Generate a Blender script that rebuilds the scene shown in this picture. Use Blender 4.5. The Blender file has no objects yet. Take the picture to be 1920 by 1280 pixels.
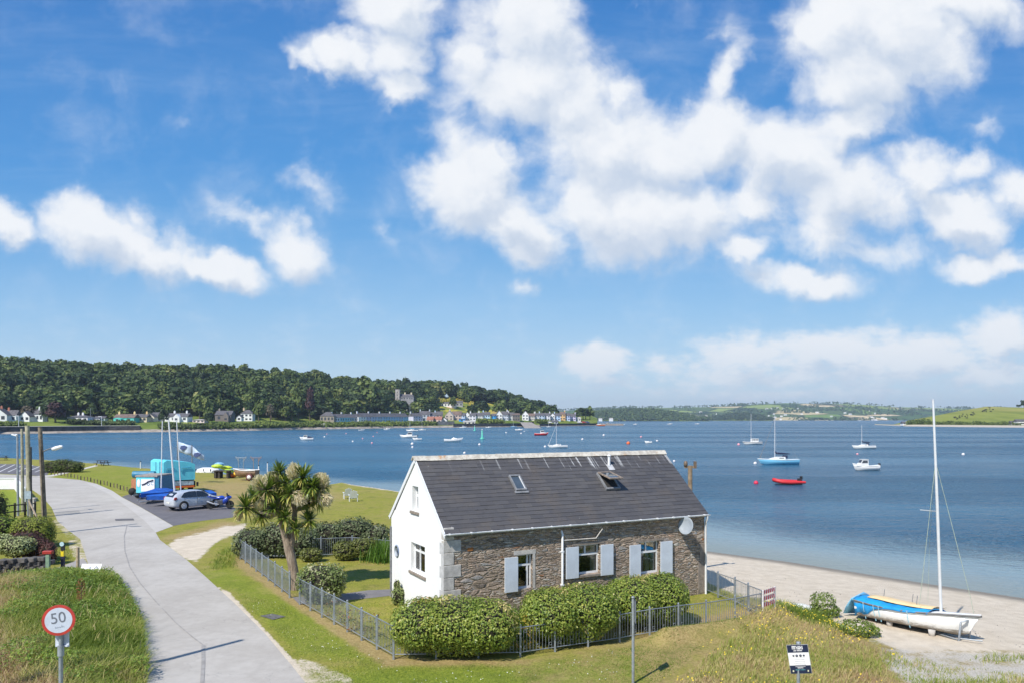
import bpy, bmesh, math, random
import numpy as np
from math import sin, cos, pi, radians, sqrt, atan2
from mathutils import Vector, Matrix, noise as mnoise

S = bpy.context.scene
COL = S.collection
R = random.Random(7)
# ------------------------------------------------------------------ camera
CAMH, FPX, HX, HY = 7.0, 1440.0, 960.0, 784.0      # eye height, focal length and horizon in pixels of the 1920-wide photo
cam = bpy.data.cameras.new("camera"); cam.lens = 27.0; cam.sensor_width = 36.0
cam.shift_y = (784 - 640) / 1920.0; cam.clip_start = 0.3; cam.clip_end = 30000
co = bpy.data.objects.new("camera", cam); COL.objects.link(co)
co.location = (0, 0, CAMH); co.rotation_euler = (radians(90), 0, 0); S.camera = co
# ------------------------------------------------------------------ view
S.view_settings.view_transform = 'Standard'; S.view_settings.look = 'None'
S.view_settings.exposure = 0.3; S.view_settings.gamma = 1.0
S.cycles.max_bounces = 6; S.cycles.volume_bounces = 0; S.cycles.transparent_max_bounces = 12
S.cycles.use_denoising = True
# ------------------------------------------------------------------ sun
SUNV = Vector((-0.60, -0.80, 0)).normalized(); ELEV = radians(48)
SUNV = Vector((SUNV.x * cos(ELEV), SUNV.y * cos(ELEV), sin(ELEV)))
sl = bpy.data.lights.new("sun", 'SUN'); sl.energy = 4.6; sl.angle = radians(0.53); sl.color = (1.0, 0.95, 0.87)
so = bpy.data.objects.new("sun", sl); COL.objects.link(so); so.location = (-30, -40, 60)
so.rotation_euler = SUNV.to_track_quat('Z', 'Y').to_euler()

# ------------------------------------------------------------------ node helper
class NT:
    def __init__(s, tree):
        s.t = tree; s.n = tree.nodes; s.l = tree.links
    def new(s, typ, **kw):
        nd = s.n.new(typ)
        for k, v in kw.items(): setattr(nd, k, v)
        return nd
    def put(s, sock, v):
        if hasattr(v, 'is_linked') or isinstance(v, bpy.types.NodeSocket): s.l.new(v, sock)
        else: sock.default_value = v
    def m(s, op, a, b=None, c=None, clamp=False):
        nd = s.n.new('ShaderNodeMath'); nd.operation = op; nd.use_clamp = clamp
        s.put(nd.inputs[0], a)
        if b is not None: s.put(nd.inputs[1], b)
        if c is not None: s.put(nd.inputs[2], c)
        return nd.outputs[0]
    def v(s, op, a, b=None, sc=None):
        nd = s.n.new('ShaderNodeVectorMath'); nd.operation = op
        s.put(nd.inputs[0], a)
        if b is not None: s.put(nd.inputs[1], b)
        if sc is not None: s.put(nd.inputs['Scale'], sc)
        return nd.outputs['Value'] if op in ('LENGTH', 'DOT_PRODUCT') else nd.outputs[0]
    def noise(s, vec, scale, detail=4, rough=0.5, dist=0.0, col=False, dim='3D'):
        nd = s.n.new('ShaderNodeTexNoise'); nd.noise_dimensions = dim
        if vec is not None: s.l.new(vec, nd.inputs['Vector'])
        nd.inputs['Scale'].default_value = scale; nd.inputs['Detail'].default_value = detail
        nd.inputs['Roughness'].default_value = rough; nd.inputs['Distortion'].default_value = dist
        return nd.outputs['Color' if col else 'Fac']
    def voro(s, vec, scale, feature='F1', out='Distance', rnd=1.0):
        nd = s.n.new('ShaderNodeTexVoronoi'); nd.feature = feature
        if vec is not None: s.l.new(vec, nd.inputs['Vector'])
        nd.inputs['Scale'].default_value = scale; nd.inputs['Randomness'].default_value = rnd
        return nd.outputs[out]
    def ss(s, x, lo, hi, a=0.0, b=1.0, typ='SMOOTHSTEP'):
        nd = s.n.new('ShaderNodeMapRange'); nd.interpolation_type = typ
        s.put(nd.inputs[0], x)
        for i, q in enumerate((lo, hi, a, b)): s.put(nd.inputs[1 + i], q)
        return nd.outputs[0]
    def mix(s, f, a, b, blend='MIX'):
        nd = s.n.new('ShaderNodeMix'); nd.data_type = 'RGBA'; nd.blend_type = blend; nd.clamp_factor = True
        s.put(nd.inputs[0], f); s.put(nd.inputs[6], a if not isinstance(a, tuple) else (*a, 1)[:4]); s.put(nd.inputs[7], b if not isinstance(b, tuple) else (*b, 1)[:4])
        return nd.outputs[2]
    def ramp(s, f, stops, interp='LINEAR'):
        nd = s.n.new('ShaderNodeValToRGB'); nd.color_ramp.interpolation = interp
        e = nd.color_ramp.elements
        while len(e) < len(stops): e.new(0.5)
        for i, (p, c) in enumerate(stops): e[i].position = p; e[i].color = (*c, 1)[:4]
        s.put(nd.inputs[0], f); return nd.outputs[0]
    def attr(s, name, out='Fac'):
        nd = s.n.new('ShaderNodeAttribute'); nd.attribute_name = name; return nd.outputs[out]
    def mapping(s, vec, loc=(0, 0, 0), rot=(0, 0, 0), sc=(1, 1, 1), typ='POINT'):
        nd = s.n.new('ShaderNodeMapping'); nd.vector_type = typ
        s.l.new(vec, nd.inputs[0]); nd.inputs[1].default_value = loc; nd.inputs[2].default_value = rot; nd.inputs[3].default_value = sc
        return nd.outputs[0]

# ------------------------------------------------------------------ world: sky texture with cumulus clouds placed by direction
world = bpy.data.worlds.new("World"); S.world = world; world.use_nodes = True
world.cycles.sampling_method = 'MANUAL'; world.cycles.sample_map_resolution = 256
W = NT(world.node_tree)
for nd in list(W.n): W.n.remove(nd)
sky = W.new('ShaderNodeTexSky'); sky.sky_type = 'NISHITA'; sky.sun_disc = False
sky.sun_elevation = ELEV; sky.sun_rotation = atan2(SUNV.x, SUNV.y)
sky.air_density = 1.0; sky.dust_density = 0.25; sky.ozone_density = 2.6; sky.altitude = 0
SKYK = 0.105
tc = W.new('ShaderNodeTexCoord').outputs['Generated']
sep = W.new('ShaderNodeSeparateXYZ'); W.l.new(tc, sep.inputs[0])
ay = W.m('MAXIMUM', W.m('ABSOLUTE', sep.outputs[1]), 0.08)
U = W.m('MULTIPLY', W.m('DIVIDE', sep.outputs[0], ay), 14.4)
V = W.m('MULTIPLY', W.m('DIVIDE', sep.outputs[2], ay), 14.4)
cb = W.new('ShaderNodeCombineXYZ'); W.l.new(U, cb.inputs[0]); W.l.new(V, cb.inputs[1])
uv = cb.outputs[0]
# cloud masses: centre x, y, radius x, y (hundreds of photo pixels), turn in degrees, weight
BLOBS = [
 (745, 20, 95, 75, 0, 1.0), (735, 95, 80, 60, 10, .95), (640, 105, 100, 50, 10, .95), (575, 115, 45, 35, 0, .7), (745, 150, 60, 55, 0, .9), (790, 15, 40, 40, 0, .5),
 (960, 60, 120, 130, 0, .95), (1010, 45, 110, 80, 0, .9), (930, 30, 60, 50, 0, .6), (890, 110, 75, 60, 20, .75), (985, 150, 150, 120, 0, 1.05), (1060, 190, 130, 100, 0, 1.0), (850, 240, 110, 60, 70, .62),
 (830, 200, 70, 90, 0, .45), (880, 345, 105, 95, 20, 1.05), (930, 300, 60, 60, 0, .7), (960, 420, 130, 70, 35, 1.0), (985, 480, 60, 40, 0, .8),
 (1130, 280, 150, 110, 10, 1.1), (1160, 180, 55, 55, 0, .8), (1230, 300, 130, 100, 0, 1.1), (1210, 400, 170, 100, 0, 1.15), (1110, 385, 120, 90, 0, .95), (1330, 260, 120, 80, -10, 1.05), (1290, 400, 130, 90, 0, 1.0),
 (1365, 130, 40, 95, 12, .7), (1350, 70, 38, 50, 20, .45), (1480, 300, 130, 95, 0, 1.05), (1420, 380, 100, 60, 0, .7),
 (1600, 40, 130, 110, 0, 1.1), (1700, 60, 170, 110, 20, 1.1), (1790, 10, 150, 60, 20, 1.0), (1610, 150, 140, 90, 0, 1.0), (1590, 230, 110, 75, 0, .85), (1530, 110, 45, 70, 0, .55),
 (1590, 370, 130, 90, 10, 1.05), (1720, 330, 110, 65, 15, .95), (1800, 330, 80, 45, -10, .75), (1810, 400, 120, 60, 15, 1.0), (1900, 370, 90, 60, 0, .9), (1500, 440, 150, 60, 0, .62), (1640, 460, 140, 45, 0, .55),
 (1400, 475, 70, 38, 0, .8), (1520, 518, 130, 42, 0, .95), (1820, 500, 60, 36, 0, .85), (1900, 490, 60, 36, 0, .85), (1840, 255, 50, 26, -10, .42),
 (20, 425, 70, 45, 20, .9), (170, 430, 120, 70, 15, 1.05), (250, 400, 60, 50, 20, .6), (270, 465, 160, 55, 15, .95), (400, 505, 120, 42, 12, 1.0), (160, 480, 100, 40, 10, .6), (470, 522, 60, 24, 0, .55), (330, 430, 80, 30, 50, .35),
 (555, 470, 85, 60, 35, .95), (470, 420, 85, 35, 40, .6), (580, 350, 70, 50, 25, .55), (720, 440, 32, 80, -35, .36), (985, 540, 34, 24, 0, .5), (205, 155, 45, 30, 0, .22), (325, 160, 45, 30, 0, .2), (1185, 20, 36, 26, 0, .38), (335, 215, 40, 25, 0, .28),
 (1120, 680, 75, 38, 0, 1.0), (1240, 690, 70, 34, 0, .62), (1320, 700, 110, 30, 0, .65), (1400, 670, 140, 46, 0, .8), (1560, 660, 150, 50, 0, .95), (1730, 665, 150, 52, 0, .95), (1880, 625, 90, 60, 0, .95), (1860, 700, 120, 42, 0, .8), (1640, 700, 260, 34, 0, .7), (1450, 710, 260, 30, 0, .65), (1150, 715, 130, 24, 0, .5), (1500, 735, 420, 22, 0, .6),
]
def cloud_field(vec):
    acc = None
    for (cx, cy, rx, ry, rot, w) in BLOBS:
        c = ((cx - HX) / 100, (HY - cy) / 100, 0)
        mp = W.mapping(vec, loc=c, rot=(0, 0, radians(-rot)), sc=(rx / 100 * 1.35, ry / 100 * 1.35, 1), typ='TEXTURE')
        g = W.new('ShaderNodeTexGradient', gradient_type='SPHERICAL'); W.l.new(mp, g.inputs[0])
        val = W.m('MULTIPLY', g.outputs['Fac'], w)
        acc = val if acc is None else W.m('SMOOTH_MAX', acc, val, 0.18)
    return acc
# ragged outlines: warp the coordinates, coarse then fine
sepu = W.v('MULTIPLY', uv, (1, 1, 0))
w1 = W.v('SUBTRACT', W.noise(sepu, 0.75, 3, 0.55, col=True), (.5, .5, .5))
w2 = W.v('SUBTRACT', W.noise(sepu, 3.2, 5, 0.62, col=True), (.5, .5, .5))
wv = W.v('ADD', W.v('SCALE', w1, sc=1.1), W.v('SCALE', w2, sc=0.34))
lowk = W.ss(V, 0.3, 3.2, 0.45, 1.0)          # smaller detail close to the horizon
wv = W.v('SCALE', wv, sc=lowk)
def fbm(vec):
    a = W.noise(vec, 0.8, 7, 0.55, 0.3)
    return a
def dens(vec, warp):
    f = cloud_field(W.v('ADD', vec, warp))
    hi = W.m('MULTIPLY', W.m('SUBTRACT', fbm(W.v('ADD', vec, W.v('SCALE', warp, sc=0.5))), 0.5), W.m('MULTIPLY', lowk, 1.0))
    hi = W.m('ADD', hi, W.m('MULTIPLY', W.m('SUBTRACT', W.noise(W.mapping(vec, sc=(.7, 1.5, 1)), 3.0, 6, 0.62), 0.5), W.ss(V, 0.7, 2.6, 1.1, 0.12)))
    return W.m('ADD', f, W.m('MULTIPLY', hi, W.ss(f, 0.0, 0.3, 0.10, 1.0)))
D0 = dens(uv, wv)
D1 = dens(W.v('ADD', uv, (-0.22, 0.45, 0)), wv)        # the same cloud a little nearer the sun
alpha = W.m('MULTIPLY', W.ss(D0, 0.11, 0.64), W.ss(V, -0.05, 0.1))
lit = W.ss(W.m('SUBTRACT', D1, W.m('MULTIPLY', D0, 0.55)), 0.05, 0.62)
body = W.ss(D0, 0.35, 1.1)
bill = W.ss(W.noise(W.v('ADD', sepu, W.v('SCALE', w2, sc=0.6)), 1.25, 5, 0.55), 0.33, 0.68)
ccol = W.mix(W.m('MULTIPLY', lit, 0.9), (0.90, 0.925, 0.96), (0.54, 0.635, 0.78))
ccol = W.mix(W.m('MULTIPLY', W.m('MULTIPLY', bill, body), 0.50), ccol, (0.97, 0.975, 0.985))
ccol = W.mix(W.ss(V, 0.0, 2.6, 0.55, 0.0), ccol, (0.66, 0.76, 0.87))
# thin high veil, stretched along the horizon
ve = W.ss(W.noise(W.mapping(uv, rot=(0, 0, radians(8)), sc=(0.10, 0.62, 1)), 1.6, 6, 0.6, 0.5), 0.46, 0.80)
veil = W.m('MULTIPLY', ve, 0.15)
skyc = W.mix(1.0, sky.outputs[0], (SKYK, SKYK, SKYK), 'MULTIPLY')
clear = W.ramp(W.m('DIVIDE', V, 10.0, clamp=True), [(0.0, (.60, .75, .90)), (.08, (.49, .70, .90)), (.20, (.31, .575, .88)), (.33, (.155, .43, .82)), (.48, (.078, .33, .76)), (.80, (.042, .225, .63))])
skyc = W.mix(0.82, skyc, clear)      # the clear, deep blue of rain-washed air
skyc = W.mix(veil, skyc, (0.62, 0.74, 0.90))
skyc = W.mix(W.m('MULTIPLY', alpha, W.ss(V, 0.0, 1.5, 0.72, 0.97)), skyc, ccol)
up = W.ss(sep.outputs[2], -0.02, 0.0)
bg = W.new('ShaderNodeBackground'); W.l.new(skyc, bg.inputs[0]); bg.inputs[1].default_value = 0.83
out = W.new('ShaderNodeOutputWorld'); W.l.new(bg.outputs[0], out.inputs[0])

# ================================================================== helpers
def P(px, py, z=0.0):
    """the point of the horizontal plane z that the photo shows at pixel px, py"""
    Y = (CAMH - z) * FPX / (py - HY)
    return Vector(((px - HX) / FPX * Y, Y, z))
def PX(X, Y, z=0.0):
    return HX + X / Y * FPX, HY + (CAMH - z) * FPX / Y

def link(name, me, parent=None):
    o = bpy.data.objects.new(name, me); COL.objects.link(o)
    if parent is not None: o.parent = parent
    return o
def tag(o, label=None, cat=None, group=None, kind=None):
    if label: o['label'] = label
    if cat: o['category'] = cat
    if group: o['group'] = group
    if kind: o['kind'] = kind
    return o
def thing(name, label, cat, loc=(0, 0, 0), rz=0.0, group=None, sc=1.0):
    o = bpy.data.objects.new(name, None); COL.objects.link(o)
    o.location = loc; o.rotation_euler = (0, 0, rz); o.empty_display_size = 0.3
    o.scale = (sc, sc, sc) if not isinstance(sc, tuple) else sc
    return tag(o, label, cat, group)
def copy_tree(o, parent=None):
    c = o.copy(); COL.objects.link(c)
    if parent is not None: c.parent = parent
    for ch in list(o.children): copy_tree(ch, c)
    return c

class MB:
    def __init__(s): s.v = []; s.f = []; s.s = []
    def add(s, vs, fs, smooth=False):
        n = len(s.v); s.v += [tuple(q) for q in vs]; s.f += [tuple(n + i for i in f) for f in fs]; s.s += [smooth] * len(fs); return s
    def box(s, x0, x1, y0, y1, z0, z1, M=None):
        vs = [Vector((x, y, z)) for z in (z0, z1) for y in (y0, y1) for x in (x0, x1)]
        if M is not None: vs = [M @ q for q in vs]
        return s.add(vs, [(0, 2, 3, 1), (4, 5, 7, 6), (0, 1, 5, 4), (2, 6, 7, 3), (0, 4, 6, 2), (1, 3, 7, 5)])
    def cbox(s, c, d, rz=0.0, ry=0.0, rx=0.0):
        M = Matrix.Translation(c) @ Matrix.Rotation(rz, 4, 'Z') @ Matrix.Rotation(ry, 4, 'Y') @ Matrix.Rotation(rx, 4, 'X')
        return s.box(-d[0] / 2, d[0] / 2, -d[1] / 2, d[1] / 2, -d[2] / 2, d[2] / 2, M)
    def tube(s, pts, rad, n=8, cap=True, smooth=True):
        pts = [Vector(p) for p in pts]
        if not isinstance(rad, (list, tuple)): rad = [rad] * len(pts)
        rings = []; up = None
        for i, p in enumerate(pts):
            t = (pts[min(i + 1, len(pts) - 1)] - pts[max(i - 1, 0)]).normalized()
            if up is None: up = t.orthogonal().normalized()
            else:
                up = up - t * up.dot(t); up = up.normalized() if up.length > 1e-6 else t.orthogonal().normalized()
            b = t.cross(up); rings.append([p + (up * cos(2 * pi * k / n) + b * sin(2 * pi * k / n)) * rad[i] for k in range(n)])
        vs = [q for r in rings for q in r]; fs = []
        for i in range(len(pts) - 1):
            for k in range(n):
                a = i * n + k; b2 = i * n + (k + 1) % n; fs.append((a, b2, b2 + n, a + n))
        s.add(vs, fs, smooth)
        if cap: s.add(rings[0], [tuple(range(n - 1, -1, -1))]); s.add(rings[-1], [tuple(range(n))])
        return s
    def lathe(s, prof, c=(0, 0, 0), n=16, M=None, smooth=True):
        vs = []; c = Vector(c)
        for (r, z) in prof:
            for k in range(n):
                q = Vector((r * cos(2 * pi * k / n), r * sin(2 * pi * k / n), z))
                vs.append((M @ q if M is not None else q) + c)
        fs = []
        for i in range(len(prof) - 1):
            for k in range(n):
                a = i * n + k; b = i * n + (k + 1) % n; fs.append((a, b, b + n, a + n))
        fs.append(tuple(range(n - 1, -1, -1))); fs.append(tuple((len(prof) - 1) * n + k for k in range(n)))
        return s.add(vs, fs, smooth)
    def prism(s, poly, z0, z1, M=None):
        """poly in x,y (counter-clockwise) raised from z0 to z1"""
        n = len(poly); vs = [Vector((x, y, z0)) for x, y in poly] + [Vector((x, y, z1)) for x, y in poly]
        if M is not None: vs = [M @ q for q in vs]
        return s.add(vs, [tuple(range(n - 1, -1, -1)), tuple(range(n, 2 * n))] + [(i, (i + 1) % n, n + (i + 1) % n, n + i) for i in range(n)])
    def loft(s, rings, close=True, caps=True, smooth=True):
        n = len(rings[0]); vs = [q for r in rings for q in r]; fs = []
        for i in range(len(rings) - 1):
            for k in range(n if close else n - 1):
                a = i * n + k; b = i * n + (k + 1) % n; fs.append((a, b, b + n, a + n))
        s.add(vs, fs, smooth)
        if caps: s.add(rings[0], [tuple(range(n - 1, -1, -1))]); s.add(rings[-1], [tuple(range(n))])
        return s
    def ball(s, c, r, n=10, m=7, sq=(1, 1, 1)):
        rings = []
        for i in range(1, m):
            a = pi * i / m
            rings.append([Vector((c[0] + r * sq[0] * sin(a) * cos(2 * pi * k / n), c[1] + r * sq[1] * sin(a) * sin(2 * pi * k / n), c[2] - r * sq[2] * cos(a))) for k in range(n)])
        b = len(s.v); s.loft(rings, caps=False)
        lo = b + len(rings) * n
        s.v += [(c[0], c[1], c[2] - r * sq[2]), (c[0], c[1], c[2] + r * sq[2])]
        for k in range(n):
            s.f.append((b + (k + 1) % n, b + k, lo)); s.s.append(True)
            t = b + (len(rings) - 1) * n; s.f.append((t + k, t + (k + 1) % n, lo + 1)); s.s.append(True)
        return s
    def mesh(s, name, mat):
        me = bpy.data.meshes.new(name); me.from_pydata(s.v, [], s.f)
        me.polygons.foreach_set('use_smooth', s.s)
        bm = bmesh.new(); bm.from_mesh(me); bmesh.ops.recalc_face_normals(bm, faces=bm.faces); bm.to_mesh(me); bm.free()
        if mat is not None: me.materials.append(mat)
        me.update(); return me
    def build(s, name, mat, parent=None, bevel=0.0, seg=1):
        o = link(name, s.mesh(name, mat), parent)
        if bevel:
            b = o.modifiers.new('bevel', 'BEVEL'); b.width = bevel; b.segments = seg; b.limit_method = 'ANGLE'; b.angle_limit = radians(35)
        return o

def np_mesh(name, verts, faces, mat=None, smooth=False, attrs=None, cols=None):
    """verts (n,3), faces (m,k) arrays; attrs {name: per-vertex float}; cols {name: per-face rgb or float}"""
    verts = np.asarray(verts, dtype=np.float32); faces = np.asarray(faces, dtype=np.int32)
    me = bpy.data.meshes.new(name); k = faces.shape[1]
    me.vertices.add(len(verts)); me.vertices.foreach_set('co', verts.ravel())
    me.loops.add(faces.size); me.loops.foreach_set('vertex_index', faces.ravel())
    me.polygons.add(len(faces)); me.polygons.foreach_set('loop_start', np.arange(len(faces), dtype=np.int32) * k)
    me.polygons.foreach_set('use_smooth', np.full(len(faces), smooth))
    for nm, a in (attrs or {}).items():
        at = me.attributes.new(nm, 'FLOAT', 'POINT'); at.data.foreach_set('value', np.asarray(a, dtype=np.float32))
    for nm, a in (cols or {}).items():
        at = me.attributes.new(nm, 'FLOAT', 'FACE'); at.data.foreach_set('value', np.asarray(a, dtype=np.float32))
    if mat is not None: me.materials.append(mat)
    me.update(calc_edges=True); me.validate(); return me

# ------------------------------------------------------------------ materials
MATS = {}
def mat_new(name):
    m = bpy.data.materials.new(name); m.use_nodes = True
    for nd in list(m.node_tree.nodes): m.node_tree.nodes.remove(nd)
    T = NT(m.node_tree); b = T.new('ShaderNodeBsdfPrincipled'); o = T.new('ShaderNodeOutputMaterial'); T.l.new(b.outputs[0], o.inputs[0])
    MATS[name] = m; return m, T, b
def setp(T, b, col=None, rough=None, metal=None, normal=None, spec=None):
    if col is not None: T.put(b.inputs['Base Color'], col if not isinstance(col, tuple) else (*col, 1)[:4])
    if rough is not None: T.put(b.inputs['Roughness'], rough)
    if metal is not None: T.put(b.inputs['Metallic'], metal)
    if normal is not None: T.put(b.inputs['Normal'], normal)
    if spec is not None: T.put(b.inputs['Specular IOR Level'], spec)
def bump(T, h, strength=0.5, dist=0.05):
    nd = T.new('ShaderNodeBump'); nd.inputs['Strength'].default_value = strength; nd.inputs['Distance'].default_value = dist
    T.put(nd.inputs['Height'], h); return nd.outputs[0]
def obj_co(T): return T.new('ShaderNodeTexCoord').outputs['Object']
def simple(name, col, rough=0.6, metal=0.0, var=0.18, scale=6.0, bmp=0.0, spec=0.5, coat=0.0):
    """paint, metal or cloth with slight grime so that nothing is one flat tone"""
    if name in MATS: return MATS[name]
    m, T, b = mat_new(name); c = obj_co(T)
    n = T.noise(c, scale, 6, 0.6); n2 = T.noise(c, scale * 7, 4, 0.6)
    f = T.m('ADD', T.m('MULTIPLY', n, .7), T.m('MULTIPLY', n2, .3))
    lo = tuple(max(0, q * (1 - var * 1.6)) for q in col); hi = tuple(min(1, q * (1 + var)) for q in col)
    setp(T, b, T.mix(T.ss(f, .3, .7), lo, hi), T.ss(f, .3, .7, min(1, rough + .08), max(.03, rough - .06)), metal, bump(T, n2, bmp, .01) if bmp else None, spec)
    if coat: b.inputs['Coat Weight'].default_value = coat; b.inputs['Coat Roughness'].default_value = 0.06
    return m
def leafmat(name, stops, rough=0.5, trans=0.25, attr='shade'):
    """foliage: the tone of each leaf comes from its own face value"""
    if name in MATS: return MATS[name]
    m, T, b = mat_new(name)
    col = T.ramp(T.attr(attr), stops)
    setp(T, b, col, rough, spec=0.35)
    tr = T.new('ShaderNodeBsdfTranslucent'); T.l.new(T.mix(1.0, col, (1.15, 1.25, 0.6), 'MULTIPLY'), tr.inputs[0])
    mx = T.new('ShaderNodeMixShader'); mx.inputs[0].default_value = trans
    T.l.new(b.outputs[0], mx.inputs[1]); T.l.new(tr.outputs[0], mx.inputs[2])
    o = [q for q in T.n if q.type == 'OUTPUT_MATERIAL'][0]; T.l.new(mx.outputs[0], o.inputs[0])
    return m
def glassmat(name='window_glass', col=(0.02, 0.025, 0.03), rough=0.04):
    if name in MATS: return MATS[name]
    m, T, b = mat_new(name); c = obj_co(T)
    setp(T, b, T.mix(T.noise(c, 2.5, 3), tuple(q * .6 for q in col), tuple(q * 1.8 for q in col)), rough, spec=0.8)
    return m

# ================================================================== foliage helpers
def unit(v): return v / np.maximum(np.linalg.norm(v, axis=1, keepdims=True), 1e-9)
def leaf_quads(pts, nrm, size, rng, aspect=.55, jit=.6, up=0.0):
    """one small diamond leaf per point, roughly facing nrm"""
    n = len(pts); nr = unit(nrm + rng.normal(0, jit, (n, 3)) + np.array([0, 0, up]))
    t = unit(np.cross(nr, rng.normal(0, 1, (n, 3)))); b = np.cross(nr, t); s = (size * rng.uniform(.6, 1.35, n))[:, None]
    v = np.stack([pts - t * s * .5, pts + b * s * aspect * .5 + nr * s * .06, pts + t * s * .5, pts - b * s * aspect * .5 + nr * s * .06], 1).reshape(-1, 3)
    return v, np.arange(n * 4).reshape(n, 4)
def merge(parts):
    vs, fs, cs, k = [], [], [], 0
    for v, f, c in parts: vs.append(v); fs.append(f + k); cs.append(c); k += len(v)
    return np.concatenate(vs), np.concatenate(fs), np.concatenate(cs)
def clump_tone(pts, s, seed): return n2(pts[:, 0] + pts[:, 2] * .7, pts[:, 1] - pts[:, 2] * .5, s, seed)
def bush_mesh(name, blobs, n, size, mat, rng, fill=.22, box=2.6, aspect=.55, tone=(.25, .75), zmin=.03, jit=.42, up=.3, new=None):
    """leaves over and just inside a union of rounded masses (cx, cy, cz, rx, ry, rz)"""
    B = np.array(blobs, float); area = (B[:, 3] * B[:, 4] + B[:, 3] * B[:, 5] + B[:, 4] * B[:, 5]); cnt = (n * area / area.sum()).astype(int) + 1
    P_, N_ = [], []
    for b, c in zip(B, cnt):
        d_ = unit(rng.normal(0, 1, (c, 3))); q = np.sign(d_) * np.abs(d_) ** (2 / box); q = q / (np.sum(np.abs(q) ** box, 1) ** (1 / box))[:, None]
        r = 1 - fill * rng.random(c) ** 1.6 + .03 * rng.normal(0, 1, c)
        r = r + .055 * (clump_tone(q * b[3:6] + b[:3], .45, 4) - .5) * 2
        P_.append(b[:3] + q * b[3:6] * r[:, None]); N_.append(unit(q / b[3:6]))
    Pt, Nm = np.concatenate(P_), np.concatenate(N_)
    keep = Pt[:, 2] > zmin
    for b in B:
        e = np.sum(np.abs((Pt - b[:3]) / b[3:6]) ** box, 1); keep &= ~(e < .50)
    Pt, Nm = Pt[keep], Nm[keep]
    v, f = leaf_quads(Pt, Nm, size, rng, aspect, jit, up)
    tn = tone[0] + (tone[1] - tone[0]) * rng.random(len(Pt)); tn = tn + .22 * (clump_tone(Pt, .5, 9) - .5)
    if new is not None:                                            # patches of fresh or flowering leaves
        pch = clump_tone(Pt + 7, .55, 13) + .25 * Nm[:, 2] * new[1]; tn = np.where((pch > new[0]) & (rng.random(len(Pt)) < .6), .9 + .1 * rng.random(len(Pt)), tn)
    return np_mesh(name, v, f, mat, cols={'shade': tn.clip(0, 1)})
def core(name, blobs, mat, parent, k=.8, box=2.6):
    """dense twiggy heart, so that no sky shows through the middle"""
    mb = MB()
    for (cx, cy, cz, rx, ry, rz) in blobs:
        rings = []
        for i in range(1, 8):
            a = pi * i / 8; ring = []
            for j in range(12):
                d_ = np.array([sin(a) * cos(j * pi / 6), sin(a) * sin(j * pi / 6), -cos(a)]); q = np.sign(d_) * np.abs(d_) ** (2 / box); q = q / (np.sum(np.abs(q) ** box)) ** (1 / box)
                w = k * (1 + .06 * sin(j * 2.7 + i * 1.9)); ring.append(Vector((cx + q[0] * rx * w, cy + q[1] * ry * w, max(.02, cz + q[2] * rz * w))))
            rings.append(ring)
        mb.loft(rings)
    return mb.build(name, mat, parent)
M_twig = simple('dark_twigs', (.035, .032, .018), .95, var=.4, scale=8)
M_bark = simple('grey_brown_bark', (.16, .125, .09), .95, var=.35, scale=9, bmp=.8)
HEDGE = leafmat('hedge_leaves', [(0, (.065, .105, .018)), (.3, (.145, .215, .034)), (.55, (.245, .31, .05)), (.75, (.37, .39, .08)), (.88, (.50, .44, .13)), (1, (.62, .50, .24))], .38, .25)
def bush(name, label, cat, loc, blobs, n, size, mat, seed, group=None, part='foliage', **kw):
    t = thing(name, label, cat, (loc[0], loc[1], gz(loc[0], loc[1])), 0, group); rng = np.random.default_rng(seed)
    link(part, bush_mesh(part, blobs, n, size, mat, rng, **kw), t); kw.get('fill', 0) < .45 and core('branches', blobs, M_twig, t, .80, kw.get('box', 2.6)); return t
def rotb(blobs, a):
    return [(x * cos(a) - y * sin(a), x * sin(a) + y * cos(a), z, rx, ry, rz) for x, y, z, rx, ry, rz in blobs]

# ================================================================== water level, ground, roads
WZ = -1.2
def poly_sd(X, Y, pts, closed=False):
    """distance to a polyline"""
    d = np.full(X.shape, 1e9)
    n = len(pts)
    for i in range(n if closed else n - 1):
        a = pts[i]; b = pts[(i + 1) % n]; dx, dy = b[0] - a[0], b[1] - a[1]; L = dx * dx + dy * dy + 1e-12
        t = np.clip(((X - a[0]) * dx + (Y - a[1]) * dy) / L, 0, 1)
        d = np.minimum(d, np.hypot(X - a[0] - t * dx, Y - a[1] - t * dy))
    return d
def inside(X, Y, pts):
    r = np.zeros(X.shape, dtype=bool); n = len(pts)
    for i in range(n):
        x0, y0 = pts[i]; x1, y1 = pts[(i + 1) % n]
        if y0 == y1: continue
        c = ((y0 > Y) != (y1 > Y)) & (X < (x1 - x0) * (Y - y0) / (y1 - y0) + x0); r ^= c
    return r
def sstep(x, a, b):
    t = np.clip((x - a) / (b - a), 0, 1); return t * t * (3 - 2 * t)
def plan(pix, z=0.0): return [tuple(P(x, y, z)[:2]) for x, y in pix]
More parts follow.
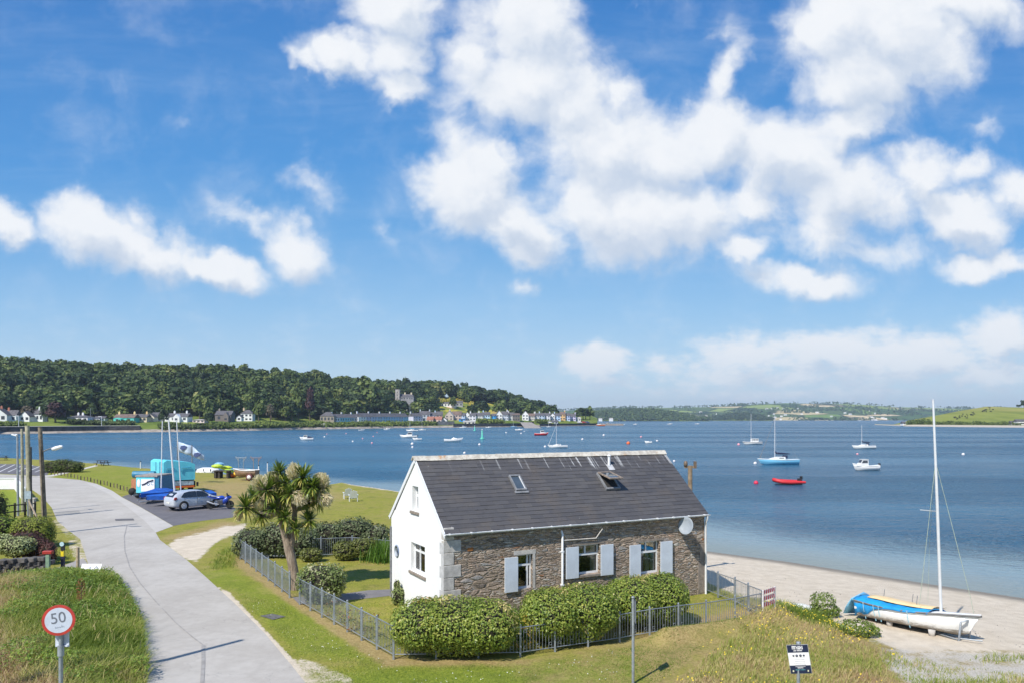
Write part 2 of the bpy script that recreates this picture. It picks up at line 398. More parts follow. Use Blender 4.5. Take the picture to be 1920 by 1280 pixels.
# waterline of the near shore, right to left
SHORE = [(80, -30), (52, 4), (33, 24)] + plan([(1920, 1121), (1760, 1097), (1620, 1075), (1480, 1053), (1320, 1032), (1100, 993), (900, 958), (741, 934), (690, 926), (640, 915)], WZ) + \
        [tuple(Vector(P(x, y, 0)[:2]) * 1.02) for x, y in [(600, 907), (500, 893), (400, 884), (270, 875), (200, 868), (130, 863), (60, 859), (0, 856)]] + [(-140, 150), (-260, 170), (-800, 200)]
LANDPOLY = SHORE + [(-800, -100), (80, -100)]
def n2(X, Y, s, seed=0.0):
    """cheap smooth value noise, numpy"""
    x = X / s + seed * 17.3; y = Y / s + seed * 9.1
    xi = np.floor(x); yi = np.floor(y); fx = x - xi; fy = y - yi
    fx = fx * fx * (3 - 2 * fx); fy = fy * fy * (3 - 2 * fy)
    def h(i, j):
        q = np.sin(i * 127.1 + j * 311.7 + seed * 74.7) * 43758.5453; return q - np.floor(q)
    return (h(xi, yi) * (1 - fx) + h(xi + 1, yi) * fx) * (1 - fy) + (h(xi, yi + 1) * (1 - fx) + h(xi + 1, yi + 1) * fx) * fy
def fb(X, Y, s, seed=0.0, o=4):
    a = 0; w = 0.5
    for k in range(o): a = a + w * n2(X, Y, s / 2 ** k, seed + k); w *= .5
    return a
MOUND_L = [(-60, 1010 + 95), (60, 1082), (160, 1075), (215, 1085), (245, 1120), (275, 1170), (285, 1240), (285, 1400), (-60, 1400)]
ROUGH_R = [(1240, 1290), (1330, 1215), (1420, 1150), (1440, 1130), (1520, 1145), (1590, 1178), (1640, 1205), (1700, 1225), (1690, 1262), (1720, 1300), (1800, 1420), (1200, 1420)]
ROADPL = plan([(180, 1400), (272, 1240), (238, 1120), (212, 1084), (157, 1076), (0, 1090), (-200, 1112), (-200, 1088), (0, 1077), (110, 1060), (156, 1044), (157, 1028), (128, 992), (97, 950), (58, 915), (-300, 902), (-300, 866), (98, 874), (184, 868), (184, 874), (150, 884), (175, 900), (235, 925), (330, 913), (400, 928), (450, 955), (440, 970), (325, 986), (295, 998), (322, 1024), (385, 1076), (440, 1126), (548, 1243), (670, 1400)])
BERM = [(4.9, 24.35), (6.4, 24.95), (7.7, 25.5), (9.1, 26.2)]
def ground_z(X, Y):
    X = np.asarray(X, float); Y = np.asarray(Y, float)
    d = poly_sd(X, Y, SHORE); ins = inside(X, Y, LANDPOLY); sd = np.where(ins, d, -d)
    be = sstep(X, -14, 0)                                     # 1 = shelving beach, 0 = grass bank
    zb = WZ + .085 * sd; zk = WZ + .72 * sd
    z = np.where(sd > 0, zb * be + zk * (1 - be), WZ + sd * .07)
    z = np.where(sd > 0, np.minimum(z, 0), np.maximum(z, -7.0))
    z = np.where(sd > 0, -np.log(np.exp(-z * 5) + 1) / 5 + np.log(2) / 5 * 0 , z)
    z = np.where(sd > 0, np.minimum(z + .139 * np.exp(z * 3), 0), z)
    def soft(poly, w):
        s = poly_sd(X, Y, poly, True); i = inside(X, Y, poly); return sstep(np.where(i, s, -s), -w * .2, w)
    land = sstep(sd, .5, 3)
    z = z + land * (.28 * soft(plan(MOUND_L), 1.6) + .22 * soft(plan(ROUGH_R), 1.5)) + land * .42 * np.exp(-(poly_sd(X, Y, BERM) / .45) ** 2)
    flat = sstep(np.where(inside(X, Y, ROADPL), 0, poly_sd(X, Y, ROADPL, True)), .1, 1.6)
    z = z + land * flat * (.05 * (fb(X, Y, 6, 3) - .45) + .03 * (fb(X, Y, 1.3, 5) - .45))
    return z
def gz(x, y): return float(ground_z(np.array([x]), np.array([y]))[0])

def fan_grid(us, Ys):
    UU, YY = np.meshgrid(us, Ys); X = UU * YY; n, m = UU.shape
    idx = np.arange(n * m).reshape(n, m)
    F = np.stack([idx[:-1, :-1], idx[:-1, 1:], idx[1:, 1:], idx[1:, :-1]], -1).reshape(-1, 4)
    return X.ravel(), YY.ravel(), F
us = np.concatenate([np.linspace(-1.35, -.80, 14)[:-1], np.linspace(-.80, .80, 330), np.linspace(.80, 1.35, 14)[1:]])
Ys = np.concatenate([np.linspace(2, 15, 14)[:-1], np.geomspace(15, 170, 280), np.geomspace(170, 6400, 40)[1:]])
X, Y, F = fan_grid(us, Ys)
Z = ground_z(X, Y)
def pixmask(poly, w=5.0):
    """1 inside an outline given where the photo shows it on the ground, soft over w photo pixels"""
    px = HX + X / np.maximum(Y, 1) * FPX; py = HY + CAMH * FPX / np.maximum(Y, 1)
    s = poly_sd(px, py, poly, True); i = inside(px, py, poly); return sstep(np.where(i, s, -s), -w, w)
d = poly_sd(X, Y, SHORE); sd = np.where(inside(X, Y, LANDPOLY), d, -d)
nz = fb(X, Y, 2.5, 8)
BEACH = [(1318, 1020), (1318, 1068), (1330, 1086), (1380, 1112), (1432, 1118), (1445, 1132), (1500, 1138), (1545, 1150), (1580, 1172), (1640, 1197), (1700, 1222), (1760, 1216), (1850, 1216), (2400, 1225), (3600, 1400), (3600, 900), (1318, 900)]
sand = pixmask(BEACH, 13) * sstep(X, 2, 7)
sand = np.maximum(sand, sstep(-sd, -2.6 - 1.5 * nz, -1.2) * sstep(X, -24, -14))
sand = np.maximum(sand, sstep(-sd, -1.2, 0))
for pl, w, k in [([(314, 1020), (330, 1008), (378, 996), (420, 984), (462, 980), (455, 996), (415, 1008), (388, 1030), (368, 1050), (345, 1044)], 13, .95),
                 ([(548, 1280), (556, 1225), (600, 1238), (660, 1262), (700, 1330), (560, 1330)], 8, .55), ([(400, 1092), (430, 1105), (560, 1240), (575, 1300), (530, 1300), (470, 1180)], 6, .75),
                 ([(1170, 1012), (1200, 990), (1320, 1000), (1320, 1030)], 6, .1), ([(240, 1010), (120, 960), (92, 975), (118, 1000), (140, 1060), (200, 1082), (260, 1080)], 5, .5),
                 ([(1690, 1236), (1760, 1226), (1930, 1238), (1930, 1262), (1760, 1258), (1700, 1256)], 30, .66), ([(380, 935), (405, 930), (440, 932), (405, 940)], 4, .5), ([(1640, 1190), (1720, 1205), (1960, 1205), (1960, 1290), (1700, 1300), (1640, 1240)], 22, .58), ([(1590, 1180), (1650, 1195), (1690, 1215), (1640, 1212)], 6, .5)]:
    sand = np.maximum(sand, k * pixmask(pl, w) * (0.55 + .9 * nz).clip(0, 1) if k < .9 else k * pixmask(pl, w))
dry = .5 * pixmask([(960, 1240), (1180, 1190), (1320, 1150), (1450, 1140), (1480, 1200), (1330, 1215), (1240, 1290), (1000, 1330)], 40)
dry = np.maximum(dry, .85 * pixmask([(1285, 1172), (1320, 1155), (1370, 1140), (1430, 1130), (1480, 1160), (1440, 1178), (1360, 1165), (1310, 1185)], 10))
dry = np.maximum(dry, .6 * pixmask([(370, 905), (500, 895), (640, 925), (560, 960), (440, 950), (410, 930)], 18))
dry = np.maximum(dry, .7 * pixmask([(445, 1035), (460, 1040), (545, 1112), (740, 1230), (1000, 1232), (1000, 1246), (720, 1245), (560, 1140), (440, 1055)], 7))
dry = np.maximum(dry, .7 * pixmask([(300, 1008), (420, 975), (450, 980), (330, 1015)], 7))
dry = np.maximum(dry, .75 * pixmask([(560, 1030), (640, 1020), (735, 1010), (735, 1022), (640, 1032), (560, 1040)], 5))
dry = np.maximum(dry, .5 * pixmask(ROUGH_R, 10)); dry = np.maximum(dry, .6 * pixmask([(1650, 1200), (2000, 1205), (2000, 1400), (1640, 1400)], 14))
lush = pixmask([(560, 1280), (700, 1245), (1000, 1232), (1180, 1215), (1230, 1290), (560, 1330)], 22) * .95
lush = np.maximum(lush, pixmask([(0, 915), (40, 920), (60, 960), (0, 962)], 4)); lush = np.maximum(lush, .8 * pixmask([(350, 1075), (420, 1060), (560, 1130), (700, 1240), (560, 1220), (440, 1110)], 12))
lush = np.maximum(lush, .5 * pixmask([(80, 885), (250, 870), (255, 925), (110, 895)], 10))
me = np_mesh('ground', np.stack([X, Y, Z], 1), F, smooth=True, attrs={'sand': sand, 'dry': dry.clip(0, 1), 'lush': lush, 'wet': sstep(-sd, -2.2, -.3), 'shingle': pixmask([(1420, 1120), (1560, 1150), (1640, 1190), (1720, 1205), (1950, 1210), (1950, 1290), (1600, 1290), (1560, 1190)], 30)})
m, T, b = mat_new('ground_turf_and_sand')
pos = T.new('ShaderNodeNewGeometry').outputs['Position']
nA = T.noise(pos, .22, 5, .6); nB = T.noise(pos, 1.6, 6, .65); nC = T.noise(pos, 14, 5, .7); nD = T.noise(pos, 55, 3, .6)
aS, aD, aL, aW = T.attr('sand'), T.attr('dry'), T.attr('lush'), T.attr('wet')
green = T.mix(T.ss(nC, .3, .7), (.165, .185, .022), (.34, .325, .048))
green = T.mix(T.m('MULTIPLY', aL, .75), green, T.mix(T.ss(nC, .3, .7), (.115, .18, .014), (.26, .32, .034)))
straw = T.mix(T.ss(nC, .3, .72), (.27, .195, .075), (.45, .345, .15))
dm = T.ss(T.m('ADD', T.m('ADD', T.m('MULTIPLY', nA, .5), T.m('MULTIPLY', nB, .75)), T.m('SUBTRACT', T.m('MULTIPLY', aD, .65), T.m('MULTIPLY', aL, .22))), .46, 1.02)
turf = T.mix(dm, green, straw)
turf = T.mix(T.ss(T.noise(pos, .75, 6, .68), .52, .66, 0, .45), turf, (.11, .14, .02)); turf = T.mix(T.ss(T.noise(T.v('ADD', pos, (31, 7, 0)), .33, 6, .7), .54, .68, 0, .5), turf, (.36, .31, .10))
turf = T.mix(T.ss(T.voro(pos, 9), .0, .16, .6, 0), turf, (.30, .29, .18))
sandc = T.mix(T.ss(nB, .3, .7), (.58, .49, .37), (.70, .605, .475))
sandc = T.mix(T.ss(nC, .55, .75, 0, .45), sandc, (.33, .28, .22))
sandc = T.mix(T.ss(T.voro(pos, 26), .0, .11, .7, 0), sandc, (.15, .13, .11))
sandc = T.mix(T.ss(T.noise(T.mapping(pos, rot=(0, 0, .65), sc=(.12, 1.5, 1)), 1.2, 5, .65), .64, .76, 0, .35), sandc, (.24, .20, .15))
gv = T.ss(T.m('ADD', T.m('MULTIPLY', T.noise(pos, .5, 5, .7), .7), T.m('MULTIPLY', T.attr('shingle'), .55)), .66, .86)
sandc = T.mix(gv, sandc, T.mix(T.ss(T.noise(pos, 20, 4, .7), .35, .65), (.40, .365, .31), (.62, .57, .49)))
sandc = T.mix(T.m('MULTIPLY', aW, .8), sandc, (.14, .115, .085))
sm = T.ss(T.m('ADD', aS, T.m('MULTIPLY', T.m('SUBTRACT', T.m('ADD', T.m('MULTIPLY', nB, .6), T.m('MULTIPLY', nC, .4)), .5), 1.1)), .36, .62)
setp(T, b, T.mix(sm, turf, sandc), T.ss(aW, 0, 1, .92, .5), spec=.2,
     normal=bump(T, T.m('ADD', T.m('MULTIPLY', nC, .5), T.m('MULTIPLY', nD, .5)), .8, .07))
me.materials.append(m)
tag(link('ground', me), kind='structure')

# ---- roads and paths: sheets laid on the ground
def sheet(name, pix, mat, lift=.004, step=.7, z0=None):
    """a surface over an outline seen in the photo, following the ground"""
    pl = plan(pix); bm = bmesh.new()
    vs = [bm.verts.new((x, y, 0)) for x, y in pl]; bm.faces.new(vs)
    bmesh.ops.triangulate(bm, faces=bm.faces[:])
    xs = [q[0] for q in pl]; ys = [q[1] for q in pl]
    for axis, lo, hi in ((0, min(xs), max(xs)), (1, min(ys), max(ys))):
        k = lo
        st = step
        while k < hi:
            k += st
            if axis == 1: st = max(step, k * .018)
            no = (1, 0, 0) if axis == 0 else (0, 1, 0); c = (k, 0, 0) if axis == 0 else (0, k, 0)
            if hi - lo > 60 and axis == 0: k += step
            bmesh.ops.bisect_plane(bm, geom=bm.verts[:] + bm.edges[:] + bm.faces[:], plane_co=c, plane_no=no)
    co = np.array([v.co[:] for v in bm.verts]); zz = ground_z(co[:, 0], co[:, 1])
    for v, z in zip(bm.verts, zz): v.co.z = z + lift
    me = bpy.data.meshes.new(name); bm.to_mesh(me); bm.free()
    for p in me.polygons: p.use_smooth = True
    me.materials.append(mat); o = link(name, me); return tag(o, kind='structure')
def roadmat(name, lo, hi, patch, stain=(.16, .155, .15)):
    m, T, b = mat_new(name); pos = T.new('ShaderNodeNewGeometry').outputs['Position']
    n1 = T.noise(pos, .35, 5, .6); n2_ = T.noise(pos, 3.0, 6, .65); n3 = T.noise(pos, 45, 3, .7)
    c = T.mix(T.ss(T.m('ADD', T.m('MULTIPLY', n1, .6), T.m('MULTIPLY', n2_, .4)), .35, .66), lo, hi)
    c = T.mix(T.ss(n3, .35, .75, 0, .35), c, patch)
    c = T.mix(T.ss(T.noise(T.mapping(pos, rot=(0, 0, -.42), sc=(1, .12, 1)), .9, 4, .6), .54, .72, 0, .45), c, stain)
    c = T.mix(T.ss(T.noise(pos, 1.1, 5, .7), .62, .74, 0, .5), c, patch)
    cr = T.voro(T.v('ADD', pos, T.v('SCALE', T.noise(pos, 1.5, 4, .6, col=True), sc=.9)), .28, 'DISTANCE_TO_EDGE')
    c = T.mix(T.ss(cr, .0, .006, .22, 0), c, (.12, .12, .12))
    setp(T, b, c, .9, spec=.25, normal=bump(T, T.m('ADD', n3, T.m('MULTIPLY', n2_, .5)), .5, .02)); return m
M_road = roadmat('worn_road_surface', (.37, .34, .30), (.47, .44, .395), (.53, .49, .44), (.31, .285, .255))
M_tar = roadmat('dark_tarmac', (.115, .11, .12), (.165, .155, .165), (.21, .20, .20), (.085, .083, .09))
M_apron = roadmat('pale_apron', (.44, .41, .37), (.51, .48, .44), (.56, .52, .47), (.36, .34, .31))
M_path = roadmat('pale_footpath', (.46, .43, .37), (.56, .52, .46), (.6, .57, .5), (.36, .33, .28))
ROAD = [(180, 1400), (272, 1240), (262, 1180), (238, 1120), (212, 1084), (158, 1076), (165, 1054), (157, 1028), (150, 1008), (128, 992), (108, 975), (97, 950), (80, 930), (58, 915), (30, 907), (-60, 902), (-300, 900), (-300, 888), (-60, 885), (40, 889), (92, 893), (150, 898), (180, 905), (210, 918), (228, 930), (262, 948), (325, 984), (292, 996), (300, 1010), (322, 1026), (350, 1047), (385, 1078), (440, 1128), (495, 1182), (548, 1245), (600, 1310), (660, 1400)]
sheet('road', ROAD, M_road)
sheet('road_apron', [(180, 905), (210, 918), (228, 930), (262, 948), (325, 984), (292, 996), (272, 975), (238, 948), (205, 925), (160, 903)], M_apron, .008)
sheet('car_park', [(228, 929.5), (262, 947.5), (325, 983.5), (380, 974), (436, 968), (448, 955), (430, 944), (400, 930), (330, 915), (250, 922)], M_tar, .005)
sheet('parking_bays', [(-300, 868), (-60, 867), (40, 868.5), (98, 876), (86, 892), (40, 888), (-60, 884), (-300, 887)], M_tar, .0065)
M_line = simple('road_marking_paint', (.62, .62, .6), .7, var=.25, scale=2)
mb = MB()
for i in range(9):
    a, b_ = P(-40 + i * 17, 869.5 + max(0, i - 4) * .6), P(-70 + i * 17, 883.5)
    t = (b_ - a).normalized(); n = Vector((-t.y, t.x, 0)) * .09
    if a.x > -1e9: mb.add([(q.x, q.y, gz(q.x, q.y) + .016) for q in (a - n, b_ - n, b_ + n, a + n)], [(0, 1, 2, 3)])
tag(mb.build('bay_markings', M_line), kind='structure')
sheet('footpath', [(66, 891), (95, 889), (150, 877.5), (181, 870), (184, 872), (152, 880), (100, 891.5), (84, 893)], M_path, .012, step=1.5)
M_side = roadmat('gravel_lane', (.30, .28, .26), (.38, .35, .32), (.45, .42, .38))
sheet('lane', [(-200, 1090), (0, 1078), (110, 1061), (156, 1044), (163, 1052), (157, 1074), (60, 1084), (-200, 1112)], M_side, .009, step=.5)
M_gpath = roadmat('garden_path_gravel', (.16, .15, .15), (.235, .22, .22), (.3, .28, .27))
sheet('garden_path', [(548, 1117), (562, 1130), (640, 1123), (700, 1117), (745, 1112), (745, 1101), (690, 1103), (640, 1110)], M_gpath, .006, step=.35)
# long repaired seam and old tyre lines in the road
M_seam = simple('bitumen_seam', (.32, .30, .275), .8, var=.15, scale=3)
def strip(name, pix, w, mat, lift):
    pts = []
    for i in range(len(pix) - 1):
        for t in np.linspace(0, 1, 8)[:-1]: pts.append((pix[i][0] * (1 - t) + pix[i + 1][0] * t, pix[i][1] * (1 - t) + pix[i + 1][1] * t))
    pts.append(pix[-1]); q = [P(*p) for p in pts]; mb = MB(); vs = []
    for i, p in enumerate(q):
        t = (q[min(i + 1, len(q) - 1)] - q[max(i - 1, 0)]).normalized(); n = Vector((-t.y, t.x, 0)) * w / 2
        for s_ in (-1, 1): r = p + n * s_; vs.append((r.x, r.y, gz(r.x, r.y) + lift))
    mb.add(vs, [(2 * i, 2 * i + 1, 2 * i + 3, 2 * i + 2) for i in range(len(q) - 1)]); return tag(mb.build(name, mat), kind='structure')
strip('road_seam', [(238, 983), (233, 1003), (234, 1030), (243, 1060), (262, 1090), (292, 1125), (330, 1165), (362, 1192), (381, 1206)], .045, M_seam, .015)
strip('road_seam', [(381, 1206), (381, 1240), (378, 1290)], .10, M_seam, .0155)
sheet('road_repair', [(102, 958), (148, 955), (151, 960), (104, 963)], roadmat('patched_tarmac', (.30, .28, .25), (.36, .34, .31), (.42, .40, .36)), .012)
M_cover = simple('drain_cover_iron', (.14, .13, .125), .7, var=.3, scale=9)
sheet('drain_cover', [(487, 1152), (510, 1148), (536, 1153), (512, 1159)], M_cover, .02)
sheet('drain_cover', [(215, 971), (250, 970), (252, 973.5), (217, 974.5)], M_cover, .012)

# ---- water
Yw = np.concatenate([np.geomspace(20, 200, 90), np.geomspace(200, 6400, 60)[1:]])
X, Y, F = fan_grid(np.concatenate([np.linspace(-1.35, -.8, 8)[:-1], np.linspace(-.8, .8, 140), np.linspace(.8, 1.35, 8)[1:]]), Yw)
d = poly_sd(X, Y, SHORE); sdw = np.where(inside(X, Y, LANDPOLY), -d, d)
me = np_mesh('water', np.stack([X, Y, np.full(X.shape, WZ)], 1), F, smooth=True, attrs={'off': sdw})
m, T, b = mat_new('sea_water')
pos = T.new('ShaderNodeNewGeometry').outputs['Position']; off = T.attr('off')
wn = T.v('ADD', pos, T.v('SCALE', T.noise(pos, .05, 3, .5, col=True), sc=14.0))
offn = T.m('ADD', off, T.m('MULTIPLY', T.m('SUBTRACT', T.noise(pos, .08, 4, .6), .5), 12))
deep = T.mix(T.ss(T.noise(T.mapping(wn, sc=(.25, 1, 1)), .035, 5, .6), .38, .62), (.020, .095, .175), (.032, .13, .22))
colw = T.mix(T.ss(offn, 5, 17), (.19, .27, .30), deep)
colw = T.mix(T.ss(off, 0, 7), (.20, .235, .215), colw)
streak = T.ss(T.noise(T.mapping(wn, rot=(0, 0, .06), sc=(.16, 1, 1)), .014, 5, .62), .42, .62)     # wind lanes
h1 = T.noise(T.mapping(pos, rot=(0, 0, .5), sc=(.8, 1.4, 1)), 1.5, 3, .6); h2 = T.noise(T.mapping(pos, rot=(0, 0, -.2), sc=(.7, 1.5, 1)), .42, 4, .62)
h3 = T.noise(T.mapping(pos, rot=(0, 0, .1), sc=(.5, 1.4, 1)), .11, 4, .6)
hh = T.m('ADD', T.m('ADD', T.m('MULTIPLY', h1, .62), T.m('MULTIPLY', h2, 1.1)), T.m('MULTIPLY', h3, .9))
calm = T.m('MULTIPLY', T.ss(off, 3, 13, .14, 1.0), T.m('MULTIPLY', T.ss(streak, 0, 1, .7, 1.0), T.ss(T.m('ADD', T.v('DOT_PRODUCT', pos, (1, -.05, 0)), 0), -90, 20, .28, 1.0)))
bp = T.new('ShaderNodeBump'); bp.inputs['Distance'].default_value = 2.2
T.put(bp.inputs['Height'], hh); T.put(bp.inputs['Strength'], calm)
setp(T, b, colw, T.ss(streak, 0, 1, .20, .32), normal=bp.outputs[0]); b.inputs['IOR'].default_value = 1.27
me.materials.append(m); tag(link('water', me), kind='structure')

# ================================================================== the stone cottage
CO = Vector((-2.27, 25.62, 0)); CA = atan2(.469, .883); CL, CW, EZ, RZ = 11.35, 5.27, 3.15, 5.56
cU = Vector((cos(CA), sin(CA), 0)); cV = Vector((-sin(CA), cos(CA), 0))
def cot_ray(px, py, p, n):
    """local point of the cottage plane (p, n) that the photo shows at px, py"""
    dw = Vector(((px - HX) / FPX, 1, (HY - py) / FPX)); ow = Vector((0, 0, CAMH)) - CO
    dl = Vector((dw.dot(cU), dw.dot(cV), dw.z)); ol = Vector((ow.dot(cU), ow.dot(cV), ow.z)); p = Vector(p); n = Vector(n)
    return ol + dl * ((p - ol).dot(n) / dl.dot(n))
M_white = simple('white_render', (.80, .80, .79), .85, var=.05, scale=1.2, bmp=.25)
M_pvc = simple('white_window_plastic', (.76, .77, .78), .35, var=.05)
M_shut = simple('pale_blue_shutter_paint', (.60, .65, .71), .5, var=.07, scale=2)
M_zinc = simple('galvanised_steel', (.34, .37, .40), .5, .35, var=.22, scale=5)
M_lead = simple('lead_flashing', (.20, .205, .215), .6, var=.25)
M_sill = simple('brown_sill_stone', (.27, .225, .185), .85, var=.25, scale=7, bmp=.4)
M_quoin = simple('pale_quoin_render', (.52, .49, .45), .9, var=.2, scale=4, bmp=.5)
M_curt = simple('net_curtain', (.6, .6, .57), .9, var=.1)
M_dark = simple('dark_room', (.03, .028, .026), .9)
M_dish = simple('grey_dish_paint', (.33, .37, .41), .5, var=.08)
m, T, b = mat_new('rubble_stone')
c = obj_co(T); w = T.v('SUBTRACT', T.noise(c, 1.6, 4, .6, col=True), (.5, .5, .5)); w2_ = T.v('SUBTRACT', T.noise(c, 9, 3, .6, col=True), (.5, .5, .5))
q = T.v('ADD', T.v('ADD', c, T.v('SCALE', w, sc=.12)), T.v('SCALE', w2_, sc=.05))
s1 = T.mapping(q, sc=(2.3, 2.3, 8.0)); s2 = T.mapping(q, loc=(3.1, 1.7, .4), sc=(3.2, 3.2, 14.5))
sel = T.ss(T.noise(c, 1.1, 3, .5), .47, .53)
cellc = T.mix(sel, T.voro(s1, 1, 'F1', 'Color'), T.voro(s2, 1, 'F1', 'Color'))
edge = T.m('ADD', T.m('MULTIPLY', T.voro(s1, 1, 'DISTANCE_TO_EDGE'), T.m('SUBTRACT', 1.0, sel)), T.m('MULTIPLY', T.voro(s2, 1, 'DISTANCE_TO_EDGE'), sel))
sp = T.new('ShaderNodeSeparateColor'); T.l.new(cellc, sp.inputs[0])
stone = T.ramp(sp.outputs[0], [(0, (.20, .17, .15)), (.2, (.43, .335, .25)), (.4, (.59, .47, .365)), (.6, (.52, .385, .29)), (.78, (.42, .41, .39)), (.88, (.58, .49, .39)), (.97, (.70, .65, .57)), (1, (.50, .20, .07))])
stone = T.mix(T.ss(T.noise(c, 22, 5, .7), .3, .7, .45, 0), stone, (.06, .05, .043))
stone = T.mix(T.ss(T.noise(c, 5.5, 6, .72), .57, .66, 0, .8), stone, (.66, .62, .55))
mort = T.mix(T.noise(c, 6, 4), (.41, .335, .26), (.26, .205, .16))
ef = T.ss(edge, .015, .09)
setp(T, b, T.mix(ef, mort, stone), .92, spec=.2, normal=bump(T, T.m('ADD', T.ss(edge, 0, .22), T.m('MULTIPLY', T.noise(c, 16, 5, .7), .8)), 1.0, .06))
M_stone = m
m, T, b = mat_new('roof_slate')
c = obj_co(T); at = T.attr('shade')
col = T.ramp(T.m('ADD', T.m('MULTIPLY', at, .6), T.m('MULTIPLY', T.noise(c, 3, 5, .6), .4)), [(.15, (.068, .065, .067)), (.5, (.080, .076, .078)), (.85, (.094, .089, .088))])
col = T.mix(T.ss(T.noise(c, .8, 5, .65), .52, .74, 0, .6), col, (.115, .095, .078))
col = T.mix(T.ss(T.noise(c, 8, 5, .65), .64, .70, 0, .85), col, (.025, .023, .018))
col = T.mix(T.ss(T.noise(T.v('ADD', c, (9, 4, 2)), 9, 3, .5), .735, .77, 0, .8), col, (.45, .44, .42))
spx = T.new('ShaderNodeSeparateXYZ'); T.l.new(c, spx.inputs[0])
drip = T.m('MULTIPLY', T.ss(T.noise(T.mapping(c, sc=(1, .02, .02)), 7.5, 3, .8), .60, .68), T.ss(T.m('ADD', spx.outputs[2], T.m('MULTIPLY', T.noise(T.mapping(c, sc=(1, 0, 0)), 3, 2), .9)), 5.48, 5.62))
drip = T.m('MULTIPLY', drip, T.ss(T.m('ADD', spx.outputs[0], T.m('MULTIPLY', T.noise(T.mapping(c, sc=(1, 0, 0)), .6, 2), 6)), 4.0, 9.5, .06, 1))
col = T.mix(T.m('MULTIPLY', drip, .9), col, (.55, .55, .54))
setp(T, b, col, T.ss(T.noise(c, 4, 4), .3, .7, .5, .75), spec=.4, normal=bump(T, T.noise(c, 25, 5, .7), .5, .012))
M_slate = m
m, T, b = mat_new('ridge_tile_lichen')
c = obj_co(T)
col = T.mix(T.ss(T.noise(c, 5, 5, .65), .35, .65), (.42, .38, .32), (.62, .58, .50))
col = T.mix(T.ss(T.noise(T.mapping(c, loc=(3, 0, 0)), 1.6, 5, .7), .56, .68, 0, .9), col, (.45, .21, .06)); col = T.mix(T.ss(T.noise(c, 14, 4, .7), .62, .70, 0, .7), col, (.16, .13, .10))
setp(T, b, col, .9, normal=bump(T, T.noise(c, 20, 4), .5, .02)); M_ridge = m
m = bpy.data.materials.new('clear_window_glass'); m.use_nodes = True; T = NT(m.node_tree)
for nd in list(T.n): T.n.remove(nd)
g = T.new('ShaderNodeBsdfGlossy'); g.inputs['Roughness'].default_value = .02; t_ = T.new('ShaderNodeBsdfTransparent'); t_.inputs[0].default_value = (.72, .76, .75, 1)
fr = T.new('ShaderNodeFresnel'); fr.inputs[0].default_value = 1.55; mx = T.new('ShaderNodeMixShader'); T.l.new(T.m('ADD', T.m('MULTIPLY', fr.outputs[0], 1.1), .04), mx.inputs[0])
T.l.new(t_.outputs[0], mx.inputs[1]); T.l.new(g.outputs[0], mx.inputs[2]); o = T.new('ShaderNodeOutputMaterial'); T.l.new(mx.outputs[0], o.inputs[0]); M_clear = m

cot = thing('stone_cottage', 'slate roofed stone cottage with white gable end behind the round hedges', 'cottage', CO, CA)
def wall_poly(name, outer, holes, th, mat, M, parent):
    """outline with openings in local (a, z), th deep, placed by matrix M (a, depth, z)"""
    bm = bmesh.new(); edges = []
    for loop in [outer] + holes:
        vs = [bm.verts.new((a, 0, z)) for a, z in loop]
        edges += [bm.edges.new((vs[i], vs[(i + 1) % len(vs)])) for i in range(len(vs))]
    bmesh.ops.triangle_fill(bm, use_beauty=True, use_dissolve=False, edges=edges)
    r = bmesh.ops.extrude_face_region(bm, geom=bm.faces[:])
    for v in [g_ for g_ in r['geom'] if isinstance(g_, bmesh.types.BMVert)]: v.co.y += th
    bmesh.ops.transform(bm, matrix=M, verts=bm.verts[:]); bmesh.ops.recalc_face_normals(bm, faces=bm.faces[:])
    me = bpy.data.meshes.new(name); bm.to_mesh(me); bm.free(); me.materials.append(mat); return link(name, me, parent)
def rect(a0, a1, z0, z1): return [(a0, z0), (a1, z0), (a1, z1), (a0, z1)]
I4 = Matrix.Identity(4)
MG = Matrix(((0, 1, 0, 0), (1, 0, 0, 0), (0, 0, 1, 0), (0, 0, 0, 1)))            # gable: a runs along local y, depth along x
W1, W2, W3 = (2.76, 3.40, 1.00, 2.22), (5.27, 6.27, 1.27, 2.36), (8.08, 9.06, 1.02, 2.27)
G1, G2 = (1.72, 3.10, 1.40, 2.46), (2.38, 2.98, 3.62, 4.54)
wall_poly('front_wall', [(0.0, -.3), (CL, -.3), (CL, EZ), (0.0, EZ)], [rect(*W1), rect(*W2), rect(*W3)], .4, M_stone, Matrix.Translation((0, 0, 0)), cot)
ap = CW / 2
wall_poly('gable_wall', [(.402, -.3), (CW - .402, -.3), (CW - .402, EZ), (CW - .402, EZ + .28), (ap, RZ - .04), (.402, EZ + .28)], [rect(*G1), rect(*G2)], .4, M_white, MG, cot)
mb = MB(); mb.box(-.012, -.002, .0, .402, -.3, EZ - .05); mb.build('gable_edge_render', M_white, cot)
mb = MB(); mb.prism([(-.004, EZ - .05), (.402, EZ - .05), (.402, EZ + .30), (-.004, EZ - .03)], -.012, .39, Matrix(((0, 0, 1, 0), (1, 0, 0, 0), (0, 1, 0, 0), (0, 0, 0, 1)))); mb.build('gable_shoulder', M_white, cot); mb = MB()
mb.prism([(CW - .402, EZ - .35), (CW, EZ - .35), (CW, EZ - .03), (CW - .402, EZ + .30)], -.012, .39, Matrix(((0, 0, 1, 0), (1, 0, 0, 0), (0, 1, 0, 0), (0, 0, 0, 1)))); mb.build('gable_shoulder', M_white, cot)
mb = MB(); mb.box(-.012, .4, CW - .4, CW, -.3, EZ - .352); mb.build('corner_render', M_white, cot)
